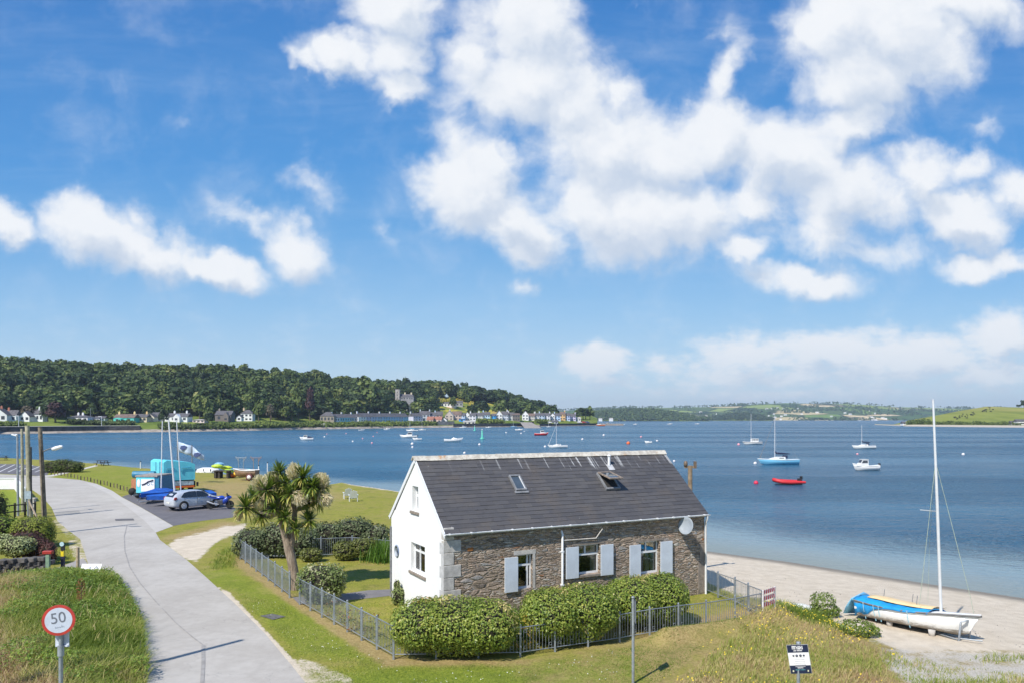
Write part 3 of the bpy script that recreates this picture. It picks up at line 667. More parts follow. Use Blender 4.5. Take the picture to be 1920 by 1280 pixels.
wall_poly('far_gable_wall', [(.402, -.3), (CW - .402, -.3), (CW - .402, EZ + .28), (ap, RZ - .04), (.402, EZ + .28)], [], -.4, M_stone, Matrix.Translation((CL - .004, 0, 0)) @ MG, cot)
wall_poly('rear_wall', [(.402, -.3), (CL, -.3), (CL, EZ), (.402, EZ)], [], .4, M_stone, Matrix.Translation((0, CW - .4, 0)), cot)
# roof: lapped slates in courses
ny, nx_ = 19, 20; sl_ = sqrt((CW / 2 + .14) ** 2 + (RZ - EZ - .02) ** 2); cy, sz = (CW / 2 + .14) / sl_, (RZ - EZ - .02) / sl_
vs, fs, sh = [], [], []; rr = random.Random(3)
for side in (0, 1):
    for j in range(ny):
        s0 = j * sl_ / ny; s1_ = min(sl_, s0 + sl_ / ny + .05); off = (j % 2) * .5; wd = (CL + .14) / nx_
        for i in range(-1, nx_ + 1):
            x0 = -.035 + (i + off) * wd + .003; x1 = x0 + wd - .006; x0 = max(x0, -.035); x1 = min(x1, CL + .07)
            if x1 - x0 < .03: continue
            l0 = .021 + rr.uniform(-.004, .006); l1 = .008; tn = rr.uniform(-.004, .004); dz = rr.uniform(-.006, .006)
            k = len(vs)
            for (x, s_, l) in ((x0, s0 + dz, l0 + tn), (x1, s0 + dz, l0 - tn), (x1, s1_, l1), (x0, s1_, l1), (x0, s0 + dz, l0 - .014 + tn), (x1, s0 + dz, l0 - .014 - tn)):
                y = -.14 + s_ * cy - l * sz; z = EZ + .02 + s_ * sz + l * cy
                if side: y = CW - y
                vs.append((x, y, z))
            fs += [(k, k + 1, k + 2, k + 3), (k, k + 4, k + 5, k + 1)]; v_ = rr.random(); sh += [v_, v_ * .3]
me = np_mesh('roof', vs, fs, M_slate, cols={'shade': sh}); roof = link('roof', me, cot)
mb = MB()
for side in (0, 1):
    q = [(-.14, EZ + .0), (ap, RZ - .02), (ap, RZ - .10), (-.14, EZ - .08)]
    if side: q = [(CW - a, z) for a, z in q]
    mb.prism(q, -.02, CL + .06, Matrix(((0, 0, 1, 0), (1, 0, 0, 0), (0, 1, 0, 0), (0, 0, 0, 1))))
mb.build('roof_deck', M_lead, roof)
mb = MB()
for side in (0, 1):
    q = [(-.15, EZ - .13), (-.15, EZ + .045), (ap, RZ + .035), (ap, RZ - .14)]
    if side: q = [(CW - a, z) for a, z in q]
    mb.prism(q, -.055, -.022, Matrix(((0, 0, 1, 0), (1, 0, 0, 0), (0, 1, 0, 0), (0, 0, 0, 1))))
mb.build('barge_board', M_pvc, cot)
mb = MB(); n_ = 24
for i in range(n_):
    x0 = -.12 + i * (CL + .24) / n_; x1 = x0 + (CL + .24) / n_ - .006; z = RZ + .05 + rr.uniform(-.008, .008)
    mb.prism([(ap - .17, z - .13), (ap - .15, z - .14), (ap, z + .0), (ap + .15, z - .14), (ap + .17, z - .13), (ap + .03, z + .035), (ap - .03, z + .035)], x0, x1, Matrix(((0, 0, 1, 0), (1, 0, 0, 0), (0, 1, 0, 0), (0, 0, 0, 1))))
mb.build('ridge', M_ridge, roof)
# gutters and downpipes
def gutter(y, sgn):
    mb = MB(); prof = [(.055 * cos(a), .055 * sin(a)) for a in np.linspace(pi, 2 * pi, 7)] + [(.048 * cos(a), .048 * sin(a)) for a in np.linspace(2 * pi, pi, 7)]
    mb.prism([(y + p[0], EZ + .015 + p[1]) for p in prof], -.05, CL + .1, Matrix(((0, 0, 1, 0), (1, 0, 0, 0), (0, 1, 0, 0), (0, 0, 0, 1))))
    for k in range(15):
        x = .1 + k * .79; mb.prism([(y + 1.16 * p[0], EZ + .015 + 1.16 * p[1]) for p in prof[:7]] + [(y + .05, EZ + .03), (y - .05, EZ + .03)], x, x + .05, Matrix(((0, 0, 1, 0), (1, 0, 0, 0), (0, 1, 0, 0), (0, 0, 0, 1))))
    return mb.build('gutter', M_pvc, cot)
gutter(-.195, -1); gutter(CW + .195, 1)
mb = MB(); mb.tube([(4.6, -.06, -.05), (4.6, -.06, 2.83), (4.6, .02, 2.95)], .042, 10); mb.cbox((4.6, -.05, 2.2), (.12, .1, .04)); mb.cbox((4.6, -.05, 1.0), (.12, .1, .04)); mb.build('downpipe', M_pvc, cot)
mb = MB(); mb.tube([(CL - .02, -.19, EZ - .05), (CL - .02, -.19, EZ - .14), (CL + .02, -.06, EZ - .34), (CL + .02, -.06, -.05)], .045, 10); mb.build('downpipe', M_pvc, cot)
mb = MB(); mb.tube([(-.06, CW - .05, EZ - .38), (-.06, CW - .05, 0)], .035, 8); mb.build('downpipe', M_lead, cot)
mb = MB(); mb.tube([(4.64, -.05, 2.60), (6.05, -.06, 2.58), (6.28, -.16, 2.93)], .022, 8); mb.tube([(4.62, -.04, 2.88), (4.85, -.03, 2.60)], .014, 6); mb.build('waste_pipe', M_quoin, cot)
# windows
def window(w, gable=False, cols=1, split=.68, parent=cot, sill=True, curtain=(), deep=.13, transom=True, mul=None):
    a0, a1, z0, z1 = w; Mx = MG if gable else I4
    mb = MB(); t = .055; d0, d1 = deep, deep + .06
    mb.box(a0, a0 + t, d0, d1, z0, z1, Mx); mb.box(a1 - t, a1, d0, d1, z0, z1, Mx); mb.box(a0 + t, a1 - t, d0, d1, z0, z0 + t + .02, Mx); mb.box(a0 + t, a1 - t, d0, d1, z1 - t, z1, Mx)
    zs = z0 + (z1 - z0) * split
    if transom: mb.box(a0 + t, a1 - t, d0 - .004, d1 + .004, zs - .035, zs + .04, Mx)
    for k in (mul or []):
        am = a0 + (a1 - a0) * k[0]; mb.box(am - .03, am + .03, d0 - .003, d1 + .003, (zs + .04) if k[1] else z0 + t + .02, z1 - t, Mx)
    f = mb.build('window', M_pvc, parent)
    mb = MB(); mb.box(a0 + t * .5, a1 - t * .5, deep + .025, deep + .033, z0 + t * .5, z1 - t * .5, Mx); mb.build('pane', M_clear, f)
    for (c0, c1) in curtain:
        mb = MB(); vs = []; n = 14; x0, x1 = a0 + (a1 - a0) * c0, a0 + (a1 - a0) * c1
        for i in range(n + 1):
            x = x0 + (x1 - x0) * i / n; y = deep + .14 + .02 * sin(i * 2.1)
            vs += [(x, y, z0 + .03), (x, y, z1 - .03)]
        if gable: vs = [(y, x, z) for x, y, z in vs]
        mb.add(vs, [(2 * i, 2 * i + 2, 2 * i + 3, 2 * i + 1) for i in range(n)], True); mb.build('curtain', M_curt, f)
    if sill:
        mb = MB(); mb.box(a0 - .1, a1 + .14, -.06, deep - .003, z0 - .10, z0 - .002, Mx); mb.build('sill', M_sill, f, .012)
    return f
window(W1, split=.68, sill=False, mul=[(.76, 0)])
window(W2, split=.66, mul=[(.42, 1)], curtain=[(.74, .98)]); window(W3, split=.66, mul=[(.42, 1)], curtain=[(.50, .66), (.78, .98)])
window(G1, True, split=.72, transom=True, mul=[(.24, 0), (.62, 0)], curtain=[(.30, .58)], deep=.15)
window(G2, True, split=.6, curtain=[(.05, .6)], deep=.17)
mb = MB(); mb.box(W1[0] - .12, W1[1] + .12, -.012, .1, W1[3] + .002, W1[3] + .15); mb.box(W1[1] + .0, W1[1] + .10, -.010, .1, W1[2], W1[3]); mb.build('lintel', M_lead if False else M_quoin, cot)
mb = MB(); mb.box(W2[0] - .2, W2[1] + .2, -.012, .1, W2[3] + .002, W2[3] + .09); mb.build('lintel', M_sill, cot)
mb = MB(); mb.box(W3[0] - .15, W3[1] + .2, -.012, .1, W3[3] + .002, W3[3] + .09); mb.build('lintel', M_sill, cot)
def shutter(a0, a1, z0, z1):
    mb = MB(); mb.box(a0, a1, -.085, -.045, z0, z1); o = mb.build('shutter', M_shut, cot, .004)
    mb = MB(); mb.box(a0 + .02, a0 + .06, -.0449, -.002, z0 + .15, z0 + .2); mb.build('hinge', M_lead, o); mb = MB(); mb.box(a1 - .06, a1 - .02, -.0449, -.002, z1 - .2, z1 - .15); mb.build('hinge', M_lead, o)
shutter(2.25, 2.77, .96, 2.17); shutter(4.75, 5.29, 1.19, 2.33); shutter(6.27, 6.83, 1.17, 2.31); shutter(7.59, 8.11, .98, 2.19); shutter(9.07, 9.65, .96, 2.22)
# corner stones
mb = MB(); z = 0.0; k = 0
while z < EZ - .2:
    h = .42; lw = .62 if k % 2 == 0 else .36
    mb.box(-.016, lw, -.018, .2, z, z + h - .012); k += 1; z += h
mb.build('quoins', M_quoin, cot, .012)
mb = MB(); z = .05; k = 0
while z < EZ - .5:
    h = .40; lw = .34 if k % 2 == 0 else .20; mb.box(-.018, -.0125, -.016, lw, z, z + h - .015); k += 1; z += h
mb.build('gable_quoins', simple('pale_grey_edge_stones', (.50, .50, .50), .9, var=.15), cot)
mb = MB(); mb.box(CL - .34, CL + .012, -.014, .2, .0, 1.25); mb.box(CL - .25, CL + .0125, -.015, .2, 1.26, 2.0); mb.build('corner_plaster', M_sill, cot, .01)
mb = MB(); mb.box(.86, 1.08, -.02, .02, 2.50, 2.63); mb.build('orange_stone', simple('orange_stone', (.36, .14, .04), .9), cot, .02)
# satellite dish
dc = cot_ray(1288, 985, (0, -.34, 0), (0, 1, 0))
Md = Matrix.Rotation(radians(64), 4, 'X') @ Matrix.Rotation(radians(0), 4, 'Z')
mb = MB(); Md = (Matrix.Rotation(radians(-76), 4, 'Z') @ Matrix.Rotation(radians(78), 4, 'X')); mb.lathe([(.002, 0), (.12, .008), (.24, .035), (.34, .075), (.345, .085), (.335, .088), (.24, .045), (.12, .018), (.002, .01)], dc, 24, Md); dish = mb.build('satellite_dish', M_dish, cot)
mb = MB(); mb.tube([dc + Vector((0, .03, -.1)), (dc.x + .05, -.02, dc.z - .25), (dc.x + .05, .0, dc.z - .25)], .02, 6); mb.tube([dc + Vector((0, .0, -.28)), dc + Vector((.12, -.38, -.26))], .012, 6); mb.cbox(dc + Vector((.12, -.38, -.24)), (.05, .08, .05)); mb.build('dish_arm', M_zinc, dish)
# roof lights and vent
def slope(px, py): return cot_ray(px, py, (0, -.14, EZ + .05), (0, -sz, cy))
def on_slope(p):
    return Matrix.Translation(p) @ Matrix(((1, 0, 0, 0), (0, cy, -sz, 0), (0, sz, cy, 0), (0, 0, 0, 1)))
Mx = on_slope(slope(970, 906)); mb = MB()
Mx = Mx @ Matrix.Diagonal((.8, .86, 1, 1))
for a in ((-.29, -.22, -.46, .46), (.22, .29, -.46, .46), (-.22, .22, -.46, -.38), (-.22, .22, .38, .46)): mb.box(a[0], a[1], a[2], a[3], .0, .10, Mx)
mb.box(-.36, .36, -.58, -.461, .0, .045, Mx); f = mb.build('skylight', M_lead, roof, .006)
mb = MB(); mb.box(-.22, .22, -.38, .38, .03, .06, Mx); mb.build('pane', glassmat('roof_light_glass', (.05, .065, .08), .06), f)
mb = MB(); mb.box(.205, .2195, -.38, .38, .06, .092, Mx); mb.build('frame_edge', M_pvc, f)
Mx = on_slope(slope(1140, 902)); mb = MB()
for a in ((-.34, -.27, -.46, .46), (.27, .34, -.46, .46), (-.27, .27, -.46, -.38), (-.27, .27, .38, .46)): mb.box(a[0], a[1], a[2], a[3], .0, .09, Mx)
f = mb.build('skylight', M_lead, roof, .006)
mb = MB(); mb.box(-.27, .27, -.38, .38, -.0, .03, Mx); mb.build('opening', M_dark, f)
Mo = Mx @ Matrix.Translation((0, .42, .08)) @ Matrix.Rotation(radians(-28), 4, 'X'); mb = MB()
for a in ((-.31, -.24, -.86, 0), (.24, .31, -.86, 0), (-.24, .24, -.86, -.79), (-.24, .24, -.07, 0)): mb.box(a[0], a[1], a[2], a[3], .0, .05, Mo)
mb.build('open_sash', simple('weathered_timber', (.30, .24, .19), .85, var=.35, scale=9), f)
mb = MB(); mb.box(-.24, .24, -.79, -.07, .02, .03, Mo); mb.build('pane', glassmat('roof_light_glass'), f)
p = slope(1142, 871); mb = MB(); mb.tube([p - Vector((0, 0, .1)), p + Vector((0, 0, .36))], .055, 10); mb.lathe([(.07, 0), (.08, .03), (.07, .06), (.02, .08)], p + Vector((0, 0, .35)), 10); v_ = mb.build('vent_pipe', M_pvc, roof)
Mx = on_slope(slope(1144, 874)); mb = MB(); mb.box(-.14, .14, -.2, .12, -.0, .02, Mx); mb.build('flashing', simple('pale_flashing', (.5, .5, .5), .6), v_)
# round plaque on the gable
pc = cot_ray(744, 1032, (-.014, 0, 0), (1, 0, 0)); mb = MB(); Mg = Matrix.Rotation(radians(-90), 4, 'Y')
mb.lathe([(.24, 0), (.24, .02), (.02, .022)], pc, 24, Mg); o = mb.build('plaque', simple('slate_blue_plaque', (.13, .19, .33), .6), cot)
mb = MB(); mb.lathe([(.225, .0222), (.205, .024), (.205, .0221)], pc, 24, Mg)
for k in range(4): mb.box(-.004 + pc.x - .022, pc.x - .0215, pc.y - .12 + .01 * k, pc.y + .12 - .01 * k, pc.z + .09 - .06 * k, pc.z + .10 - .06 * k)
mb.build('lettering', simple('pale_lettering', (.5, .55, .62), .6), o)

# ================================================================== steel railings round the garden
M_rail = simple('galvanised_railing', (.31, .345, .385), .45, .45, var=.2, scale=4)
def railing(name, label, pts, step=1.2, h=.95, first=True, orn=True):
    """posts and barred panels along a ground line of plan points"""
    t = thing(name, label, 'railing', (pts[0][0], pts[0][1], 0), 0, 'steel railings round the cottage garden'); base = Vector((pts[0][0], pts[0][1], 0))
    P3 = []
    for i in range(len(pts) - 1):
        a, b_ = Vector((*pts[i], 0)), Vector((*pts[i + 1], 0)); n = max(1, round((b_ - a).length / step))
        for k in range(n): P3.append(a + (b_ - a) * k / n)
    P3.append(Vector((*pts[-1], 0)))
    for p in P3: p.z = gz(p.x, p.y) * .5
    for i, p in enumerate(P3):
        if i == 0 and not first: continue
        mb = MB(); q = p - base; mb.box(q.x - .028, q.x + .028, q.y - .028, q.y + .028, q.z - .1, q.z + h + .05); mb.lathe([(.04, 0), (.03, .03), (.005, .05)], (q.x, q.y, q.z + h + .05), 6); mb.build('post', M_rail, t)
    for i in range(len(P3) - 1):
        a, b_ = P3[i] - base, P3[i + 1] - base; L = (b_ - a).length; dr = (b_ - a).normalized(); nm = Vector((-dr.y, dr.x, 0)).normalized(); mb = MB()
        for z, r in ((h - .01, .017), (.12, .015)): mb.tube([a + Vector((0, 0, z)), b_ + Vector((0, 0, z))], r, 5)
        nb = max(4, round(L / .105))
        for k in range(1, nb):
            q = a + (b_ - a) * k / nb; mb.tube([q + Vector((0, 0, .12)), q + Vector((0, 0, h - .01))], .0085, 4)
        if orn:
            for k in range(1, nb, 4):
                q = a + (b_ - a) * ((k + .5) / nb)
                for z in (h - .14, .25): mb.tube([q + dr * .04 * cos(w) * 1.0 + Vector((0, 0, z + .045 * sin(w))) for w in np.linspace(.5, 2 * pi - .5, 9)], .007, 4)
        mb.build('barred_panel', M_rail, t)
    return t
F_A = [tuple(P(451, 1046)[:2]), tuple(P(543, 1118)[:2])]; F_B = [tuple(P(562, 1130)[:2]), (-3.47, 22.5)]
F_C = [(-3.47, 22.5), (.25, 22.7), (3.39, 24.2), (6.47, 25.6), (8.80, 27.0)]; F_D = [(8.80, 27.0), (8.45, 29.1), (7.75, 31.3)]
railing('garden_railing', 'galvanised railing left of the garden gateway, in front of the cabbage tree', F_A, 1.15)
railing('garden_railing', 'galvanised railing right of the gateway, running down beside the road verge to the corner hedge', F_B, 1.2)
railing('garden_railing', 'long galvanised railing under and between the three clipped hedges', F_C, 1.2, h=.86, first=False)
railing('garden_railing', 'galvanised railing on the beach side, starting at the far corner of the cottage', F_D, 1.3, first=False, orn=False)
railing('garden_railing', 'galvanised railing at the back of the garden in front of the grey bushes', [tuple(P(452, 1044)[:2]), (-11.2, 38.6), (-8.2, 39.4), (-5.4, 38.0)], 1.25, first=False, orn=False)

# ================================================================== the wooded hill across the bay
SH_L = [(-900, 845), (-300, 822), (-100, 816), (0, 813), (100, 811.5), (200, 810), (370, 808.5), (480, 806.5), (560, 804.5), (700, 802.5), (760, 801.5), (850, 800.5), (950, 799.5), (1050, 798), (1110, 797.2), (1160, 796.5), (1175, 795.8)]
SKYL = [(-900, 655), (-300, 660), (0, 668), (100, 675), (200, 684), (300, 682), (420, 686), (520, 690), (600, 697), (650, 708), (720, 712), (800, 712), (860, 720), (930, 728), (1000, 748), (1030, 768), (1060, 775), (1100, 774), (1118, 783), (1175, 784)]
RIDY = [(-900, 640), (0, 650), (520, 780), (800, 950), (950, 1010), (1040, 1060), (1175, 1100)]
def ip(tab, x): return np.interp(x, [a for a, b in tab], [b for a, b in tab])
TREEH = 18.5
def hill_at(px, t):
    """ground point of the hill: photo column px, t = 0 shore .. 1 ridge .. beyond"""
    Ys_ = (CAMH - WZ) * FPX / (ip(SH_L, px) - HY); Yr = ip(RIDY, px); Yr = np.maximum(Yr, Ys_ + 60)
    zr = (HY - ip(SKYL, px)) / FPX * Yr + CAMH - TREEH * sstep(1060 - px, 0, 40); zr = np.maximum(zr, 3)
    Y = Ys_ + (Yr - Ys_) * t
    flat0 = 5.2
    town = sstep(px, 740, 800)
    up_ = (1 - town) * sstep(t, .20, 1.02) ** .8 + town * (.16 * sstep(t, .10, .45) + .84 * sstep(t, .38, 1.0))
    z = WZ - .2 + 1.9 * sstep(t, -.004, .020) + 2.6 * sstep(t, .02, .06) + 2.1 * sstep(t, .06, .13) + (zr - flat0) * up_
    z = np.where(t > 1, np.maximum(zr - (t - 1) * 90, -3), z); z = np.where(t < -.005, -3, z)
    return (px - HX) / FPX * Y, Y, z
pxs = np.linspace(-900, 1120, 300); ts = np.concatenate([[-.05, -.006], np.linspace(0, .06, 9), np.linspace(.08, 1.3, 46)[0:], [1.6]])
PXX, TT = np.meshgrid(pxs, ts); X, Y, Z = hill_at(PXX.ravel(), TT.ravel()); n, k = PXX.shape
Z = Z + (TT.ravel() > .25) * (fb(X, Y, 60, 2) - .47) * 4 * sstep(1150 - PXX.ravel(), 0, 100)
idx = np.arange(n * k).reshape(n, k); F = np.stack([idx[:-1, :-1], idx[:-1, 1:], idx[1:, 1:], idx[1:, :-1]], -1).reshape(-1, 4)
gorse = ((PXX.ravel() > 810) & (PXX.ravel() < 960)) * sstep(TT.ravel(), .3, .45)
stony = sstep(.022 - TT.ravel(), -.004, .006) * sstep(PXX.ravel(), 90, 240) + sstep(.018 - TT.ravel(), -.004, .004)
me = np_mesh('hillside', np.stack([X, Y, Z], 1), F, smooth=True, attrs={'gorse': gorse, 'stony': stony.clip(0, 1)})
m, T, b = mat_new('hillside_grass'); pos = T.new('ShaderNodeNewGeometry').outputs['Position']
c = T.mix(T.ss(T.noise(pos, .05, 5, .6), .35, .65), (.09, .14, .025), (.20, .24, .05))
c = T.mix(T.m('MULTIPLY', T.attr('gorse'), T.ss(T.noise(pos, .035, 5, .65), .46, .56)), c, (.42, .36, .06))
c = T.mix(T.m('MULTIPLY', T.attr('gorse'), T.ss(T.noise(T.v('ADD', pos, (50, 9, 3)), .05, 4, .65), .60, .66)), c, (.46, .28, .16))
c = T.mix(T.attr('stony'), c, T.mix(T.ss(T.noise(pos, .25, 5, .7), .35, .65), (.25, .215, .175), (.44, .38, .32)))
setp(T, b, c, .95, spec=.1, normal=bump(T, T.noise(pos, .6, 5, .6), .6, .4)); me.materials.append(m)
tag(link('hillside', me), kind='structure')

# crowns -----------------------------------------------------------
def crown_pts(rng, nl, n, rx, rz, conic=0.0):
    """points and outward normals over a crown built of lobes; unit-ish crown standing on z=0"""
    L = []
    for i in range(nl):
        a = rng.uniform(0, 2 * pi); r = rng.uniform(.15, .75) * rx; zz = rng.uniform(.42, .88) * rz; k = 1 - conic * zz / rz
        L.append((r * cos(a) * k, r * sin(a) * k, zz, rng.uniform(.30, .48) * rx, rng.uniform(.20, .30) * rz))
    L.append((0, 0, rz * .80, rx * .5 * (1 - conic * .5), rz * .24)); L.append((0, 0, rz * .5, rx * .78, rz * .36))
    L = np.array(L); w = L[:, 3] ** 2; cnt = (n * w / w.sum()).astype(int) + 1; Pn, Nn, Li = [], [], []
    for i, (l, c_) in enumerate(zip(L, cnt)):
        d_ = unit(rng.normal(0, 1, (c_, 3))); d_[:, 2] = np.where(d_[:, 2] < -.35, -d_[:, 2], d_[:, 2]); d_ = unit(d_)
        Pn.append(l[:3] + d_ * np.array([l[3], l[3], l[4]]) * (1 - .25 * rng.random((c_, 1)) ** 2)); Nn.append(d_); Li.append(np.full(c_, rng.normal(0, .08)))
    return np.concatenate(Pn), np.concatenate(Nn), np.concatenate(Li)
WOOD = leafmat('woodland_leaves', [(0, (.018, .036, .012)), (.25, (.040, .072, .018)), (.5, (.068, .108, .024)), (.7, (.108, .15, .032)), (.85, (.155, .19, .042)), (1, (.24, .24, .08))], .65, .12)
def crown_mesh(name, seed, n=640, size=.135, conic=0.0, tone=(.2, .6), mat=None, nl=9):
    rng = np.random.default_rng(seed); p, q, li = crown_pts(rng, nl, n, .5, 1.0, conic)
    v, f = leaf_quads(p, q, size, rng, .9, .38, .15); t = tone[0] + (tone[1] - tone[0]) * rng.random(len(p)) + li
    return np_mesh(name, v, f, mat or WOOD, cols={'shade': t.clip(0, 1)})
VARS = [crown_mesh('crown', 100 + i, conic=(0, .1, .25, 0, .15, .05)[i % 6], tone=((.15, .5), (.35, .75), (.05, .35), (.5, .92), (.22, .6), (.08, .4), (.42, .85))[i % 7]) for i in range(21)]
mb = MB(); mb.tube([(0, 0, -.05), (.01, 0, .2), (0, .01, .45)], [.045, .035, .02], 6); TRM = mb.mesh('trunk', M_bark)
def tree_at(loc, w, h, var, label, group=None, name='tree', mesh=None, rz=None):
    t = thing(name, label, 'tree', loc, rz if rz is not None else R.uniform(0, 6.28), group, sc=(w, w, h))
    link('crown', mesh or VARS[var % len(VARS)], t); link('trunk', TRM, t); return t
rngh = np.random.default_rng(9)
spots = []
step_ = 10.0
Xg = np.arange(-620, 140, step_); Yg = np.arange(420, 1180, step_)
XX, YY = np.meshgrid(Xg, Yg); XX = XX + rngh.uniform(-4.2, 4.2, XX.shape); YY = YY + rngh.uniform(-4.2, 4.2, YY.shape)
XX, YY = XX.ravel(), YY.ravel(); pxx = HX + XX / YY * FPX
Ysh = (CAMH - WZ) * FPX / (ip(SH_L, pxx) - HY); Yrd = np.maximum(ip(RIDY, pxx), Ysh + 60); tt = (YY - Ysh) / (Yrd - Ysh)
lo_t = np.interp(pxx, [-300, 0, 400, 560, 740, 780, 850, 1000, 1040], [.30, .30, .27, .22, .30, .34, .62, .62, .55])
ok = (tt > lo_t) & (tt < 1.10) & (pxx > -130) & (pxx < 1038)
clear = (pxx > 815) & (pxx < 965) & (tt > .36) & (tt < .86) & (rngh.random(len(pxx)) < .86); ok &= ~clear
ok &= ~((np.abs(pxx - 754) < 27) & (tt > .33) & (tt < .62))            # around the tower house
XX, YY, pxx, tt = XX[ok], YY[ok], pxx[ok], tt[ok]
_, _, ZZ = hill_at(pxx, tt); order = np.argsort(YY + 40 * tt); sz_ = rngh.uniform(.5, 1.4, len(XX))
big = set(order[:250].tolist()); rest_v, rest_f, rest_t, kk = [], [], [], 0
basev = [(np.array([v.co[:] for v in m_.vertices]), np.array([p.vertices[:] for p in m_.polygons]), np.array([a.value for a in m_.attributes['shade'].data])) for m_ in VARS]
rng = np.random.default_rng(12); tonepatch = (fb(XX, YY, 60, 5) - .47) * .5
for i in range(len(XX)):
    vi = int(rng.integers(0, len(VARS))); w = 16.5 * sz_[i]; h = 15.5 * (.55 + .5 * sz_[i]); q_ = rng.random(); w, h = (w * 1.45, h * .85) if q_ < .22 else (w * .62, h * 1.12) if q_ < .36 else (w, h)
    if tt[i] < lo_t.min() + .08: h *= .85
    if i in big:
        tree_at((XX[i], YY[i], ZZ[i] - .5), w, h, vi, 'broadleaf tree in the front of the dark wood on the hill across the bay', 'trees in the front of the hillside wood'); continue
    v, f, s_ = basev[vi]; a = rng.uniform(0, 6.28); ca, sa = cos(a), sin(a)
    q = np.stack([(v[:, 0] * ca - v[:, 1] * sa) * w + XX[i], (v[:, 0] * sa + v[:, 1] * ca) * w + YY[i], v[:, 2] * h + ZZ[i] - .5], 1)
    rest_v.append(q); rest_f.append(f + kk); kk += len(q); rest_t.append((s_ + tonepatch[i] + rng.normal(0, .07)).clip(0, 1))
tag(link('hillside_wood', np_mesh('hillside_wood', np.concatenate(rest_v), np.concatenate(rest_f), WOOD, cols={'shade': np.concatenate(rest_t)})), kind='stuff')

def hp(px, py_base=None, t=None):
    """where a photo column meets the hill at depth share t"""
    x, y, z = hill_at(np.array([float(px)]), np.array([float(t)])); return Vector((x[0], y[0], z[0]))
COPPER = leafmat('copper_beech_leaves', [(0, (.018, .009, .010)), (.5, (.045, .020, .020)), (1, (.085, .036, .032))], .6, .1)
COPM = crown_mesh('crown', 300, 500, .16, 0, (.1, .8), COPPER); GRN = crown_mesh('crown', 301, 450, .17, .05, (.45, .85)); DRK = crown_mesh('crown', 302, 450, .17, 0, (.0, .25)); OLV = crown_mesh('crown', 303, 450, .17, 0, (.55, .95)); BARE = crown_mesh('crown', 304, 260, .12, 0, (.1, .8), leafmat('brown_grey_foliage', [(0, (.08, .07, .045)), (1, (.22, .18, .13))], .8, .1))
SHT = [  # column, depth share, width px, height px, mesh, label, sink
 (104, .11, 42, 34, COPM, 'copper-purple beech on the shore lawn left of the white bungalow'), (90, .14, 26, 30, DRK, 'dark tree standing just left of the copper-purple beech'), (52, .17, 34, 28, BARE, 'half bare brown-grey tree between the two leftmost white houses'),
 (226, .19, 34, 24, OLV, 'yellow-green rounded tree behind the turquoise house'), (212, .20, 26, 22, GRN, 'smaller green tree behind the left end of the turquoise house'), (279, .22, 28, 28, DRK, 'blue-green tree behind the cottages right of the turquoise house'),
 (306, .09, 20, 24, DRK, 'dark round tree between the shore cottages and the boat masts'), (390, .10, 22, 26, GRN, 'shore tree with brown-green top below the tall pale oak'), (374, .25, 38, 44, OLV, 'tall pale green tree above the shore cottages'), (392, .07, 16, 20, DRK, 'dark low tree right on the shingle shore'),
 (485, .14, 26, 36, GRN, 'green tree left of the tall copper tree'), (507, .16, 22, 30, BARE, 'thin grey-brown tree above the shore hedge'), (560, .20, 24, 52, GRN, 'tall slim green tree touching the copper tree'), (581, .15, 24, 54, COPM, 'tall copper-red tree left of the stone villa'), (548, .12, 30, 34, DRK, 'dark bushy tree at the foot of the copper-red tree'), (535, .13, 22, 24, OLV, 'yellow-green tree above the shore hedge'),
 (692, .36, 56, 62, GRN, 'very broad bright green tree behind the long terrace'), (715, .28, 40, 34, DRK, 'dark broad tree left of the tower house'), (668, .30, 30, 40, DRK, 'dark tree left of the broad bright green tree'), (755, .26, 40, 17, GRN, 'tree below the tower house'), (740, .42, 24, 22, GRN, 'tree directly below the square tower'), (757, .44, 26, 20, DRK, 'dark tree under the windows of the tower house'), (773, .44, 24, 19, GRN, 'tree under the right end of the tower house'), (750, .36, 30, 26, DRK, 'dark tree lower down the slope below the tower house'), (782, .32, 30, 24, OLV, 'olive tree right of the tower house'), (812, .34, 30, 22, DRK, 'dark tree above the slate roofs at the start of the town'), (800, .46, 28, 26, GRN, 'mid green tree on the slope between tower house and bungalow'), (886, .40, 22, 20, DRK, 'small dark tree right of the hillside bungalow'), (905, .46, 34, 26, DRK, 'dark spreading tree above the middle of the town'), (935, .44, 32, 28, GRN, 'green tree above the white gabled houses of the town'), (962, .42, 30, 28, DRK, 'dark tree over the town near the pale ruin'), (990, .40, 32, 24, GRN, 'green tree over the right half of the town'), (1018, .38, 30, 20, GRN, 'rounded tree at the right foot of the wooded hill'), (1038, .45, 24, 14, OLV, 'last low tree of the wooded hill'),
 (1085, .30, 30, 18, GRN, 'small tree above the last houses of the town'), (1093, .22, 26, 20, DRK, 'dark tree right of the last houses'), (1106, .20, 22, 22, GRN, 'rightmost tree of the town, by the pier'), (1098, .35, 24, 18, GRN, 'green tree behind the two rightmost town trees'),
]
for (px, t_, wp, hp_, mesh, lb) in SHT:
    p = hp(px, t=t_); s_ = p.y / FPX; tree_at((p.x, p.y, p.z - .3), wp * s_, hp_ * s_ * 1.05, 0, lb, None, mesh=mesh)
